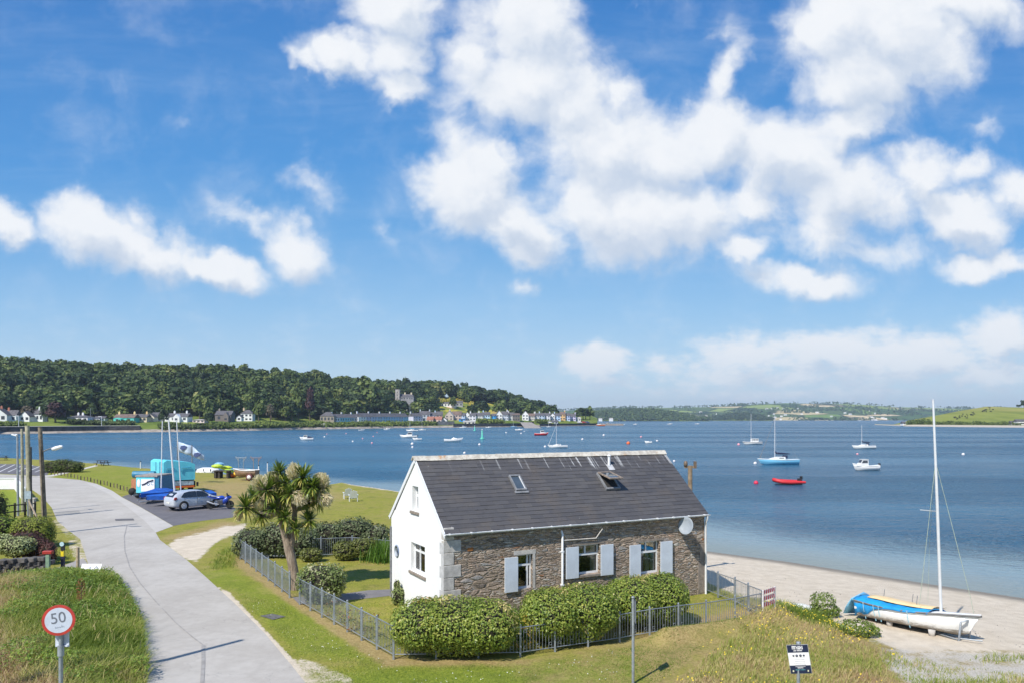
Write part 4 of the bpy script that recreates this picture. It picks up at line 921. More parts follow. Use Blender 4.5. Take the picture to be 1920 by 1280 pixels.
# hedges and scrub along the far shore
SCRUB = leafmat('shore_scrub_leaves', [(0, (.03, .05, .012)), (.5, (.10, .14, .025)), (.85, (.19, .24, .04)), (1, (.34, .33, .08))], .7, .12)
def scrub(name, label, px0, px1, t_, hpx, seed, n, cat='hedge', tone=(.2, .75), mat=None):
    rng = np.random.default_rng(seed); a = rng.uniform(px0, px1, n); tt_ = t_ + rng.normal(0, .008, n); x, y, z = hill_at(a, tt_); s_ = y / FPX
    hh = hpx * s_ * (.55 + .7 * n2(x, y, 14, seed)); zz = rng.random(n) ** .8 * hh; p = np.stack([x + rng.normal(0, .8, n), y + rng.normal(0, 1.2, n), z + zz], 1)
    v, f = leaf_quads(p, np.tile([0, -.7, .7], (n, 1)), 1.5, rng, .9, .6); tn = (tone[0] + (tone[1] - tone[0]) * rng.random(n) + .4 * (n2(x, y, 25, seed + 3) - .5)).clip(0, 1)
    return tag(link(name, np_mesh(name, v, f, mat or SCRUB, cols={'shade': tn})), label, cat)
scrub('shore_hedge', 'long green hedge on the far shore from the white two-storey house to the stone villa', 430, 612, .034, 7, 1, 2600)
scrub('shore_hedge', 'green hedge on the far shore in front of the long terraces', 612, 770, .034, 5, 2, 2200)
scrub('shore_hedge', 'dark hedge on the far shore below the cottages at the boat masts', 300, 430, .030, 7, 3, 1500, tone=(.0, .5))
scrub('shore_hedge', 'brown clipped hedge below the turquoise house', 168, 250, .070, 7, 4, 800, tone=(.0, .3))
scrub('shore_hedge', 'dark hedge in front of the white bungalow', 128, 190, .085, 9, 5, 800, tone=(.0, .45))
scrub('shore_hedge', 'yellow-green garden scrub below the leftmost white houses', -60, 40, .070, 8, 6, 1300, tone=(.3, .8))
scrub('shore_hedge', 'green bank of bushes along the town wall below the white gabled houses', 895, 945, .05, 8, 7, 800)
scrub('shore_hedge', 'bright garden bushes on the town wall near the slipway', 1004, 1030, .06, 5, 8, 600, tone=(.3, .8))
scrub('shore_hedge', 'dark bushes between the red-roofed house and the tall masts', 760, 822, .04, 5, 9, 700, tone=(.1, .6))
for (px, t_, w_, lb) in [(832, .78, 20, 'yellow gorse patch left of the hillside bungalow'), (893, .74, 26, 'yellow gorse patch right of the hillside bungalow'), (862, .84, 40, 'thin yellow gorse band above the hillside bungalow')]:
    scrub('gorse', lb, px - w_ / 2, px + w_ / 2, t_, 7, int(px), 160, 'gorse', (.5, 1), leafmat('gorse_leaves', [(0, (.12, .15, .03)), (.6, (.30, .27, .04)), (1, (.60, .46, .06))], .7, .1))

# sea walls, slip, pier ---------------------------------------------
M_swall = simple('dark_sea_wall_stone', (.085, .08, .078), .95, var=.4, scale=.5); M_pwall = simple('pale_harbour_stone', (.34, .30, .26), .95, var=.3, scale=.4)
def shore_wall(name, label, px0, px1, t0, h, mat, n=24, th=1.2):
    mb = MB(); xs = np.linspace(px0, px1, n); x, y, z = hill_at(xs, np.full(n, t0)); mbv = []
    for i in range(n): mbv += [(x[i], y[i], WZ - .8), (x[i], y[i] + th, WZ - .8), (x[i], y[i] + th, h), (x[i], y[i], h)]
    fs = []
    for i in range(n - 1):
        for k_ in range(4): a = 4 * i + k_; b_ = 4 * i + (k_ + 1) % 4; fs.append((a, b_, b_ + 4, a + 4))
    fs += [(0, 3, 2, 1), (4 * n - 4, 4 * n - 3, 4 * n - 2, 4 * n - 1)]; mb.add(mbv, fs); return tag(mb.build(name, mat), label, 'wall')
shore_wall('sea_wall', 'long dark sea wall under the houses at the left of the far shore', -300, 262, .012, 2.6, M_swall, 60)
shore_wall('sea_wall', 'dark town sea wall between the white shed and the slipway', 850, 980, .006, 2.4, M_swall)
shore_wall('sea_wall', 'low town quay wall from the slipway to the pier', 1012, 1120, .006, 1.6, M_swall)
shore_wall('harbour_wall', 'reddish wall beside the slipway', 992, 1001, .0, 4.0, simple('red_harbour_wall', (.22, .12, .10), .9, var=.2, scale=.3), 6)
shore_wall('harbour_wall', 'pale stone wall in front of the town houses', 820, 852, .03, 4.6, M_pwall, 8)
mb = MB(); a, b_ = P(980, 797, 0), P(1003, 799.2, 0); x0, y0, _ = hp(975, t=.05); mb.add([(x0, y0, 3.4), (x0 + 12, y0, 3.2), (b_.x + 6, b_.y * .99, -1.4), (a.x, b_.y * .985, -1.4)], [(0, 1, 2, 3)]); tag(mb.build('slipway', M_pwall), 'pale slipway running down to the water in the town', 'slipway')
yp = (CAMH + .5) * FPX / (797 - HY); xa, xb = (1100 - HX) / FPX * 930, (1168 - HX) / FPX * 930
mb = MB(); mb.box(xa, xb, 925, 938, WZ - 2, 1.0); o = mb.build('pier', M_pwall); tag(o, 'low stone pier running out right of the town', 'pier')
mb = MB(); mb.tube([(xb - 4, 930, 1), (xb - 4, 930, 7)], .15, 6); mb.build('mast', M_zinc, o)
# shore road on the left with its two pale street lights
mb = MB(); xs = np.linspace(-200, 262, 40); x, y, z = hill_at(xs, np.full(40, .020)); x2, y2, z2_ = hill_at(xs, np.full(40, .050)); vs = []
for i in range(40): vs += [(x[i], y[i], 2.35 + .3), (x2[i], y2[i], max(z2_[i], 2.6) + .08)]
mb.add(vs, [(2 * i, 2 * i + 1, 2 * i + 3, 2 * i + 2) for i in range(39)]); tag(mb.build('shore_road', simple('pale_far_road', (.36, .35, .34), .9, var=.1, scale=.1)), kind='structure')
def pole(name, label, px, t_, hpx, r=.12, mat=None, lamp=0, group=None):
    p = hp(px, t=t_); h = hpx * p.y / FPX; t = thing(name, label, 'pole' if not lamp else 'street light', p, 0, group); mb = MB(); mb.tube([(0, 0, -.5), (0, 0, h)], [r, r * .7], 6); mb.build('pole', mat or M_zinc, t)
    if lamp: mb = MB(); mb.cbox((-.9 * lamp, 0, h - .1), (2.0, .35, .25)); mb.build('lamp_head', M_pvc, t)
pole('street_light', 'pale street light on the far sea wall left of the copper beech', 35, .02, 28, .16, M_pvc, 1); pole('street_light', 'pale street light on the far sea wall beside the white bungalow', 190.5, .02, 25, .16, M_pvc, 1)
pole('utility_pole', 'bare pole behind the white bungalow across the bay', 170, .13, 26, .16); pole('utility_pole', 'thin pole over the cottages across the bay, left of the boat masts', 315, .10, 24, .14); pole('utility_pole', 'thin pole rising over the long terraces across the bay', 668, .10, 20, .14)

# ------------------------------------------------------------------ buildings of the far shore
def paint(c):
    c = tuple(min(.82, q * 1.22) for q in c)
    return simple('wall_%02d_%02d_%02d' % tuple(int(q * 99) for q in c), c, .85, var=.06, scale=.5)
ROOFC = {'slate': simple('far_slate_roof', (.105, .10, .108), .8, var=.25, scale=.6), 'brown': simple('far_brown_roof', (.17, .12, .10), .85, var=.25, scale=.6), 'red': simple('far_red_roof', (.36, .16, .11), .85, var=.25, scale=.6), 'pale': simple('far_pale_roof', (.42, .40, .38), .8, var=.15, scale=.6)}
M_win = glassmat('far_window_glass', (.045, .05, .06), .15)
WHT, CRM, TUR = (.78, .77, .74), (.55, .47, .33), (.10, .48, .42)
def house(label, px, t_, wpx, hpx, roofpx, wall=WHT, roof='slate', ry=0.0, dpt=None, storeys=1, nwin=3, chim=(.5,), gable_front=False, cat='house', name='house', sink=0.0, chimcol=None, hip=False, wing=None, group=None):
    """a house whose front spans wpx photo pixels; hpx wall height and roofpx roof height in pixels"""
    p = hp(px, t=t_); s_ = p.y / FPX; w, h, r = wpx * s_, hpx * s_, roofpx * s_; d_ = dpt or (w if gable_front else min(8.5, w * .75)); d_ = max(d_, 5)
    t = thing(name, label, cat, (p.x, p.y, p.z - sink), ry, group); hw = w / 2; mw = paint(wall)
    mb = MB(); mb.box(-hw, hw, 0, d_, -2.5, h)
    if gable_front: mb.prism([(-hw, h), (hw, h), (0, h + r - .05)], 0, d_, Matrix(((1, 0, 0, 0), (0, 0, 1, 0), (0, 1, 0, 0), (0, 0, 0, 1))))
    elif not hip:
        for x0, x1 in ((-hw, -hw + .3), (hw - .3, hw)): mb.prism([(.02, h), (d_ - .02, h), (d_ / 2, h + r - .05)], x0, x1, Matrix(((0, 0, 1, 0), (1, 0, 0, 0), (0, 1, 0, 0), (0, 0, 0, 1))))
    mb.build('wall', mw, t)
    mb = MB(); e = .3
    if gable_front:
        for s in (-1, 1): mb.add([(s * (hw + e), -e, h - e * r / hw), (0, -e, h + r), (0, d_ + e, h + r), (s * (hw + e), d_ + e, h - e * r / hw), (s * (hw + e), -e, h - e * r / hw - .2), (0, -e, h + r - .2), (0, d_ + e, h + r - .2), (s * (hw + e), d_ + e, h - e * r / hw - .2)], [(0, 1, 2, 3), (4, 7, 6, 5), (0, 4, 5, 1), (3, 2, 6, 7), (0, 3, 7, 4), (1, 5, 6, 2)])
    else:
        hx = hw + e; k_ = min(hw * .8, d_ / 2) if hip else 0
        mb.add([(-hx, -e, h - .05), (hx, -e, h - .05), (hx, d_ + e, h - .05), (-hx, d_ + e, h - .05), (-hx + k_, d_ / 2, h + r), (hx - k_, d_ / 2, h + r)], [(0, 1, 5, 4), (2, 3, 4, 5), (1, 2, 5), (3, 0, 4), (0, 3, 2, 1)])
    rf = mb.build('roof', ROOFC[roof], t)
    for q in chim:
        mb = MB(); x = -hw + .6 + q * (w - 1.2) if not gable_front else 0; yy = d_ / 2 if not gable_front else d_ * .5; mb.box(x - .55, x + .55, yy - .4, yy + .4, h + r - .6, h + r + 1.3); mb.box(x - .25, x + .25, yy - .2, yy + .2, h + r + 1.3, h + r + 1.7); mb.build('chimney', paint(chimcol or wall), rf)
    for st in range(storeys):
        z0 = h * (st + .32) / storeys; z1 = h * (st + .78) / storeys
        for i in range(nwin):
            x = -hw + w * (i + .5) / nwin; ww = min(.9, w / nwin * .28); mb = MB(); mb.box(x - ww, x + ww, -.06, .15, z0, z1); mb.build('window', M_win, t)
    if wing:
        (wx, ww_, wh, wr) = wing; mb = MB(); x0, x1 = wx * s_ - ww_ * s_ / 2, wx * s_ + ww_ * s_ / 2; mb.box(x0, x1, -3, -.02, -2, wh * s_); mb.prism([(x0, wh * s_), (x1, wh * s_), ((x0 + x1) / 2, (wh + wr) * s_)], -3, d_ / 2, Matrix(((1, 0, 0, 0), (0, 0, 1, 0), (0, 1, 0, 0), (0, 0, 0, 1)))); mb.build('front_gable', mw, t)
        mb = MB(); mb.box((x0 + x1) / 2 - .8, (x0 + x1) / 2 + .8, -3.06, -2.9, .9, 2.2); mb.build('window', M_win, t)
    return t
H = house
H('white gabled bungalow with a brick chimney at the left edge of the far shore', -2, .15, 26, 14, 11, ry=.25, gable_front=True, chimcol=(.35, .14, .09), chim=(.5,), nwin=2)
H('grey-roofed house with a pale front gable beside the leftmost bungalow', 19, .16, 22, 12, 10, (.62, .66, .72), nwin=2, chim=(.1,), chimcol=(.35, .14, .09), wing=(-1, 9, 8, 5))
H('white house front with a steep white gable left of the brown-grey tree', 46, .15, 18, 11, 9, gable_front=True, nwin=2, chim=())
H('slate-roofed white house between the brown-grey tree and the copper beech', 70, .15, 20, 14, 9, (.66, .69, .74), nwin=3, chim=(.5,))
H('white flat-topped bungalow with wide dark windows right of the copper beech', 145, .115, 38, 9, 4, nwin=4, chim=(.35, .6), hip=True, chimcol=WHT)
H('small white extension beside the white bungalow and the street light', 180, .105, 14, 8, 2, nwin=2, chim=(), hip=True)
H('pale house behind the white bungalow', 186, .20, 20, 6, 4, (.6, .66, .7), nwin=3, chim=())
H('turquoise single-storey house with a turquoise chimney', 232, .105, 38, 9, 7, TUR, 'brown', nwin=2, chim=(.08, .92), chimcol=(.62, .50, .25), wing=(-8, 14, 7, 2))
H('cream cottage with a grey roof right of the turquoise house', 262, .115, 26, 9, 6, CRM, nwin=3, chim=(.9,), chimcol=(.60, .42, .20))
H('small cream house with a front gable behind the moored masts', 281, .13, 16, 9, 6, (.62, .58, .48), nwin=1, chim=(), gable_front=True)
H('grey-roofed house half hidden by the dark round tree', 293, .15, 18, 10, 7, (.5, .5, .48), nwin=2, chim=())
H('white cottage with a front gable between the masts', 330, .12, 42, 9, 7, (.66, .68, .70), nwin=4, chim=(.3, .9), wing=(4, 12, 8, 6))
H('low white building with a pale flat roof right of the masts', 372, .10, 22, 5, 1.5, (.6, .5, .5), 'pale', nwin=3, chim=(), hip=True)
H('dark stone house with two front gables', 418, .13, 30, 12, 8, (.15, .13, .12), nwin=2, chim=(.1,), chimcol=(.2, .18, .15), wing=(8, 10, 10, 7))
H('white two-storey house with blue-grey side at the edge of the wood', 462, .19, 22, 14, 7, nwin=3, storeys=2, chim=(.1,), chimcol=(.5, .38, .25), hip=True)
H('small white gabled outbuilding below the two-storey white house', 448, .15, 9, 8, 4, nwin=1, chim=(), gable_front=True)
H('grey-brown stone villa with a hipped slate roof left of the terraces', 613, .10, 26, 11, 8, (.27, .235, .19), nwin=4, storeys=1, chim=(.08,), chimcol=(.45, .33, .2), hip=True)
H('low pinkish boathouse on the shore under the stone villa', 602, .03, 11, 4, 2, (.62, .48, .42), 'pale', nwin=1, chim=())
def terrace(label, px0, px1, t_, hpx, roofpx, cols, storeys=2, chimcol=WHT, end=None):
    n = len(cols); pa_, pb_ = hp(px0, t=t_), hp(px1, t=t_); p = (pa_ + pb_) / 2; s_ = p.y / FPX; w = (pb_ - pa_).length; h = hpx * s_; r = roofpx * s_; t = thing('terrace', label, 'terrace', p, atan2(pb_.y - pa_.y, pb_.x - pa_.x)); u = w / n; d_ = 8
    for i, c in enumerate(cols):
        x0 = -w / 2 + i * u; mb = MB(); mb.box(x0, x0 + u - .01, 0, d_, -2, h); wl = mb.build('wall', paint(c), t)
        for st in range(storeys):
            for k_ in (.28, .72): mb = MB(); x = x0 + u * k_; mb.box(x - .45, x + .45, -.05, .1, h * (st + .3) / storeys, h * (st + .78) / storeys); mb.build('window', M_win, wl)
        if i % 2 == 0: mb = MB(); mb.box(x0 - .5, x0 + .6, d_ / 2 - .4, d_ / 2 + .4, h + r - .6, h + r + 1.4); mb.build('chimney', paint(chimcol), t)
    mb = MB(); mb.add([(-w / 2 - .3, -.3, h - .03), (w / 2 + .3, -.3, h - .03), (w / 2 + .3, d_ + .3, h - .03), (-w / 2 - .3, d_ + .3, h - .03), (-w / 2 - .3, d_ / 2, h + r), (w / 2 + .3, d_ / 2, h + r)], [(0, 1, 5, 4), (2, 3, 4, 5), (1, 2, 5), (3, 0, 4), (0, 3, 2, 1)]); mb.build('roof', ROOFC['slate'], t)
    if end: mb = MB(); mb.box(-w / 2 - 3.5, -w / 2 - .02, -1, d_ - 1, -2, h * .95); mb.build('end_house', paint(WHT), t)
TB = [(.30, .45, .58), (.20, .50, .66), (.28, .42, .55)]
terrace('shorter blue terrace right of the stone villa', 628, 673, .10, 8, 7, [WHT, (.25, .50, .60), (.22, .52, .64), (.30, .40, .50), (.45, .45, .5)], 1)
terrace('long pastel terrace with many chimneys along the far shore', 676, 766, .10, 9, 7, [WHT, (.45, .44, .58), (.40, .46, .62), (.34, .44, .60), (.30, .46, .64), (.32, .48, .66), (.34, .50, .68), (.36, .46, .60), (.30, .52, .70)], 2, end=True)
terrace('short lilac terrace behind the tall masts', 775, 793, .11, 9, 6, [(.50, .50, .62), (.45, .50, .66)], 2)
# tower house on the slope
p = hp(750, t=.50); t = thing('tower_house', 'grey tower house with a square battlemented tower among the trees', 'house', (p.x, p.y, CAMH + (HY - 750) / FPX * p.y)); s_ = p.y / FPX
mb = MB(); mb.box(-9 * s_, -1 * s_, 0, 6, -12, 20 * s_); M_tw = simple('pale_tower_stone', (.42, .39, .36), .95, var=.25, scale=.4); mb.build('tower', M_tw, t)
mb = MB()
for k_ in range(5): mb.box((-9 + k_ * 1.75) * s_, (-8.1 + k_ * 1.75) * s_, -.02, .6, 20 * s_, 21.5 * s_)
mb.build('battlements', M_tw, t)
mb = MB(); mb.box(-1 * s_, 25 * s_, 1.5, 9, -12, 7 * s_); mb.build('wall', simple('tower_house_wall', (.30, .30, .31), .95, var=.2, scale=.4), t)
mb = MB(); x0, x1 = -1 * s_, 25.5 * s_; z = 7 * s_; mb.add([(x0, 1.2, z), (x1, 1.2, z), (x1, 9.3, z), (x0, 9.3, z), (x0, 5.2, z + 3), (x1 - 2, 5.2, z + 3)], [(0, 1, 5, 4), (2, 3, 4, 5), (1, 2, 5), (3, 0, 4), (0, 3, 2, 1)]); rf = mb.build('roof', ROOFC['slate'], t)
for q in (8, 20): mb = MB(); mb.box(q * s_ - .7, q * s_ + .7, 4.6, 5.8, z + 2.2, z + 4.6); mb.build('chimney', paint(CRM), rf)
for q in (3, 8, 13, 18, 22):
    mb = MB(); mb.box(q * s_ - .6, q * s_ + .6, 1.42, 1.6, 3 * s_, 5.5 * s_); mb.build('window', M_win, t)
for z_ in (4, 9, 14): mb = MB(); mb.box(-5.6 * s_, -4.4 * s_, -.08, .1, z_ * s_, (z_ + 2.2) * s_); mb.build('window', M_win, t)
H('long white bungalow with a veranda high on the gorse slope', 841, .68, 28, 6, 3, WHT, 'slate', nwin=5, chim=(), hip=True); H('grey house just right of the hillside bungalow', 861, .70, 13, 7, 4, (.3, .3, .3), nwin=2, chim=())
p = hp(936, t=.74); mb = MB(); mb.box(p.x - 2.5, p.x + 2.5, p.y, p.y + 4, p.z - 4, p.z + 7); tag(mb.build('ruin', M_tw), 'pale square ruin among the trees above the town', 'ruin')
# the town: row by row
TOWN = [
 (796, .13, 20, 11, 7, (.38, .42, .46), 'slate', 3, 2, (0, 1), False, 'grey slate-roofed house at the left end of the town'), (812, .12, 10, 10, 6, (.40, .50, .60), 'slate', 2, 2, (1,), False, 'pale blue narrow house near the left end of the town'),
 (824, .14, 12, 10, 7, (.30, .27, .25), 'slate', 2, 2, (), False, 'dark stone town house beside the pale blue one'), (806, .065, 12, 6, 6, (.62, .42, .36), 'red', 2, 1, (), False, 'low house with a red tiled roof on the waterfront'), (820, .06, 15, 6, 6, (.66, .50, .44), 'red', 2, 1, (), False, 'second red-roofed waterfront house with a porch'), (833, .06, 9, 6, 4, WHT, 'slate', 1, 1, (), True, 'small white gabled house next to the red roofs'),
 (842, .15, 16, 9, 9, (.42, .36, .32), 'pale', 2, 2, (0,), True, 'tall grey-pink warehouse gable in the town'), (856, .15, 18, 10, 7, (.46, .36, .32), 'brown', 3, 2, (), False, 'long pinkish stone store in the town'), (867, .13, 9, 9, 5, (.42, .52, .64), 'slate', 2, 2, (), False, 'blue-grey house right of the pink store'), (876, .15, 12, 9, 7, WHT, 'slate', 2, 2, (), True, 'white gable turned to the water in mid town'),
 (866, .09, 11, 5, 1, (.02, .25, .62), 'slate', 1, 1, (), False, 'bright blue flat-fronted house in the town'), (880, .035, 22, 5, 2.5, (.66, .62, .55), 'pale', 3, 1, (), False, 'long low cream shed on the waterfront'),
 (886, .13, 12, 9, 5, (.60, .60, .66), 'slate', 2, 2, (0,), False, 'lilac-white house above the cream shed'), (898, .12, 16, 9, 6, (.66, .70, .76), 'slate', 4, 2, (.5,), False, 'wide white house with a slate roof and white chimney'), (912, .13, 14, 10, 6, (.42, .56, .68), 'slate', 3, 2, (0,), False, 'pale blue town house'), (925, .12, 8, 9, 4, (.04, .30, .66), 'slate', 2, 2, (), False, 'strong blue narrow town house'),
 (936, .13, 12, 11, 8, WHT, 'slate', 2, 2, (), True, 'white steep-gabled house right of the strong blue house'), (947, .14, 12, 10, 7, (.55, .58, .66), 'slate', 3, 2, (1,), False, 'grey-white house beside the steep gable'), (958, .13, 12, 9, 6, (.5, .5, .5), 'slate', 3, 2, (0,), False, 'grey house left of the slipway'), (968, .10, 14, 12, 3, (.15, .13, .12), 'brown', 3, 2, (), False, 'dark tall store above the slipway'),
 (985, .13, 12, 11, 7, WHT, 'slate', 2, 2, (), True, 'white gabled house above the slipway'), (996, .13, 14, 8, 5, (.52, .50, .46), 'brown', 4, 2, (1,), False, 'brown-roofed house above the bright garden bushes'), (1007, .12, 8, 9, 5, WHT, 'slate', 2, 2, (0,), False, 'narrow white house right of the brown roof'),
 (1016, .13, 10, 9, 5, (.45, .55, .68), 'slate', 2, 2, (0,), False, 'pale blue house in the right part of town'), (1026, .12, 11, 9, 5, (.62, .62, .68), 'slate', 2, 2, (1,), False, 'lilac house in the right part of town'), (1036, .12, 9, 9, 5, WHT, 'slate', 2, 2, (), True, 'white gable in the right part of town'), (1045, .11, 12, 9, 5, (.36, .48, .66), 'slate', 2, 2, (0,), False, 'blue house left of the orange-roofed one'),
 (1055, .13, 10, 11, 5, (.62, .40, .18), 'brown', 2, 2, (1,), False, 'orange-ochre house in the right part of town'), (1064, .11, 10, 9, 5, (.38, .46, .66), 'slate', 2, 2, (0,), False, 'blue-violet house near the right end of town'), (1074, .11, 11, 8, 5, (.50, .46, .62), 'slate', 3, 2, (1,), False, 'lilac-grey last house before the trees'), (1084, .09, 10, 5, 3, WHT, 'pale', 2, 1, (), False, 'low white building at the root of the pier'), (1040, .035, 12, 4, 3, (.30, .34, .36), 'slate', 2, 1, (), False, 'dark low boat shed on the quay'),
]
for (px, t_, wp, hp_, rp, col, rf, nw, st, ch, gf, lb) in TOWN:
    H(lb, px, t_, wp, hp_, rp, col, rf, nwin=nw, storeys=st, chim=ch, gable_front=gf, group='houses of the waterside town', ry=R.uniform(-.12, .12), dpt=8)
CARC = [(.6, .6, .62), (.35, .05, .05), (.05, .08, .2), (.7, .7, .7), (.12, .12, .13)]
def far_car(label, px, t_, c, k=1.0, z_=0):
    p = hp(px, t=t_); t = thing('parked_car', label, 'car', (p.x, p.y, max(p.z, 1.6) + z_), R.uniform(-.3, .3), 'cars parked on the far quay', sc=k)
    mb = MB(); mb.prism([(-2.1, .3), (2.1, .3), (2.1, .85), (1.2, .95), (.7, 1.45), (-1.1, 1.45), (-1.8, .95), (-2.1, .9)], -.85, .85, Matrix(((1, 0, 0, 0), (0, 0, 1, 0), (0, 1, 0, 0), (0, 0, 0, 1)))); mb.build('body', simple('car_%02d' % int(c[0] * 99 + c[2] * 7), c, .3), t)
    for x in (-1.3, 1.3): mb = MB(); mb.lathe([(.33, -.9), (.33, .9)], (x, 0, .33), 10, Matrix.Rotation(radians(90), 4, 'X')); mb.build('wheels', M_dark, t)
for i, (px, lb) in enumerate([(1086, 'white van-like car on the far quay by the low white building'), (1094, 'silver car on the far quay under the rightmost town trees'), (1101, 'dark car on the far quay under the rightmost town trees'), (1030, 'car parked on the quay in front of the lilac house')]): far_car(lb, px, .04, CARC[i % 5], 1.5)

# ------------------------------------------------------------------ green headland on the right, with its shingle spit
def head_at(px, t):
    Ys_ = (CAMH - WZ) * FPX / (np.interp(px, [1640, 1700, 1800, 1920, 2600], [795.6, 798.2, 799.6, 800.8, 808]) - HY); top = np.interp(px, [1640, 1672, 1700, 1750, 1800, 1850, 1920, 2100, 2600], [796, 793, 787, 778, 768, 760, 762, 750, 730])
    Yr = Ys_ + 60 + 190 * sstep(px, 1660, 1850); Y = Ys_ + (Yr - Ys_) * t; zr = np.maximum((HY - top) / FPX * Yr + CAMH, .3)
    z = WZ - .4 + (1.2 + 1.2 * sstep(px, 1665, 1720)) * sstep(t, -.01, .10) + np.maximum(zr - 1.4, 0) * sstep(t, .08, 1.05) ** .85; z = np.where(t > 1, np.maximum(z - (t - 1) * 25, -3), z)
    return (px - HX) / FPX * Y, Y, z
pxs = np.concatenate([np.linspace(1640, 1920, 90), np.linspace(1930, 2600, 30)]); ts = np.concatenate([[-.06], np.linspace(0, .12, 10), np.linspace(.15, 1.5, 30)]); PXX, TT = np.meshgrid(pxs, ts); X, Y, Z = head_at(PXX.ravel(), TT.ravel()); n, k = PXX.shape
idx = np.arange(n * k).reshape(n, k); F = np.stack([idx[:-1, :-1], idx[:-1, 1:], idx[1:, 1:], idx[1:, :-1]], -1).reshape(-1, 4)
me = np_mesh('headland', np.stack([X, Y, Z], 1), F, smooth=True, attrs={'stony': sstep(.085 - TT.ravel(), -.015, .015) + sstep(-PXX.ravel(), -1700, -1670) * sstep(.5 - TT.ravel(), 0, .2), 'dry': sstep(TT.ravel(), .55, .9)})
m, T, b = mat_new('headland_pasture'); pos = T.new('ShaderNodeNewGeometry').outputs['Position']
c = T.mix(T.ss(T.noise(T.mapping(pos, rot=(0, 0, .6), sc=(1, .2, 1)), .05, 5, .6), .35, .65), (.15, .185, .035), (.23, .255, .055)); c = T.mix(T.m('MULTIPLY', T.attr('dry'), T.ss(T.noise(pos, .02, 4, .6), .3, .7)), c, (.37, .31, .11))
c = T.mix(T.attr('stony'), c, T.mix(T.noise(pos, .3, 5, .7), (.36, .31, .25), (.56, .50, .42)))
setp(T, b, c, .95, spec=.1); me.materials.append(m); tag(link('headland', me), kind='structure')
def head_scrub(name, label, px0, px1, t_, hpx, seed, n, tone=(.1, .6), cat='hedge', spread=.012):
    rng = np.random.default_rng(seed); a = rng.uniform(px0, px1, n); x, y, z = head_at(a, t_ + rng.normal(0, spread, n)); hh = hpx * y / FPX * (.4 + .9 * n2(x, y, 12, seed)); p = np.stack([x, y, z + rng.random(n) * hh], 1)
    v, f = leaf_quads(p, np.tile([0, -.7, .7], (n, 1)), 1.6, rng, .9, .6); tag(link(name, np_mesh(name, v, f, SCRUB, cols={'shade': (tone[0] + (tone[1] - tone[0]) * rng.random(n)).clip(0, 1)})), label, cat)
head_scrub('field_hedge', 'hedge at the foot of the green headland along the shingle', 1700, 1915, .115, 6, 1, 1300)
head_scrub('field_hedge', 'dark bushes at the left tip of the green headland', 1700, 1745, .35, 6, 2, 420, spread=.08)
def head_tree(label, px, t_, wp, hpx):
    x, y, z = head_at(np.array([float(px)]), np.array([t_])); s_ = y[0] / FPX; tree_at((x[0], y[0], z[0] - .2), wp * s_, hpx * s_, 0, label, mesh=DRK)
head_tree('dark tree on the skyline at the right edge of the headland', 1920, .98, 12, 13); head_tree('low dark tree left of the skyline tree on the headland', 1910, 1.0, 10, 5)
M_cow = simple('black_cow_hide', (.02, .018, .016), .8)
mb = MB(); mb.loft([[Vector((x, .38 * w * cos(a), 1.05 + .40 * w * sin(a))) for a in np.linspace(0, 2 * pi, 9)[:-1]] for x, w in ((-1.1, .35), (-.9, .95), (-.2, 1.05), (.6, .95), (.95, .7), (1.25, .38), (1.45, .40), (1.75, .2))]); cow_body = mb
for x in (-.85, .7):
    for y in (-.22, .22): mb.tube([(x, y, .9), (x + .03, y, .45), (x, y, 0)], [.13, .08, .07], 6)
cow_me = mb.mesh('cow', M_cow); first = None
rng = np.random.default_rng(31); cpx = np.concatenate([rng.uniform(1788, 1825, 18), rng.uniform(1820, 1862, 14)])
for i, q in enumerate(cpx):
    t_ = .47 + (q - 1790) / 75 * .26 + rng.normal(0, .06); x, y, z = head_at(np.array([q]), np.array([t_])); o = link('cow', cow_me); o.location = (x[0], y[0], z[0]); o.rotation_euler = (0, 0, rng.uniform(0, 6.28)); o.scale = (1.05, 1.05, 1.05)
    tag(o, 'black cow in the herd grazing across the green headland', 'cow', 'cows grazing on the headland')
def head_house(label, px, t_, w, h, col, rf='slate', name='house'):
    x, y, z = head_at(np.array([float(px)]), np.array([t_])); t = thing(name, label, 'house', (x[0], y[0], z[0])); mb = MB(); mb.box(-w / 2, w / 2, 0, 6, -1, h); mb.prism([(0, h), (6, h), (3, h + 2)], -w / 2, w / 2, Matrix(((0, 0, 1, 0), (1, 0, 0, 0), (0, 1, 0, 0), (0, 0, 0, 1)))); mb.build('wall', paint(col), t)
    mb = MB(); mb.add([(-w / 2 - .3, -.3, h), (w / 2 + .3, -.3, h), (w / 2 + .3, 6.3, h), (-w / 2 - .3, 6.3, h), (-w / 2 - .3, 3, h + 2.3), (w / 2 + .3, 3, h + 2.3)], [(0, 1, 5, 4), (2, 3, 4, 5), (1, 2, 5), (3, 0, 4), (0, 3, 2, 1)]); mb.build('roof', ROOFC[rf], t)
    mb = MB(); mb.box(-w / 4, w / 4, -.06, .1, .8, 2); mb.build('window', M_win, t)
head_house('grey-roofed white house at the right edge on the headland shore', 1916, .12, 9, 3.2, WHT); head_house('low grey shed left of the house on the headland shore', 1903, .115, 6, 1.6, (.4, .4, .4)); head_house('small white boathouse on the tip of the shingle spit', 1696, .12, 3.5, 1.4, WHT)

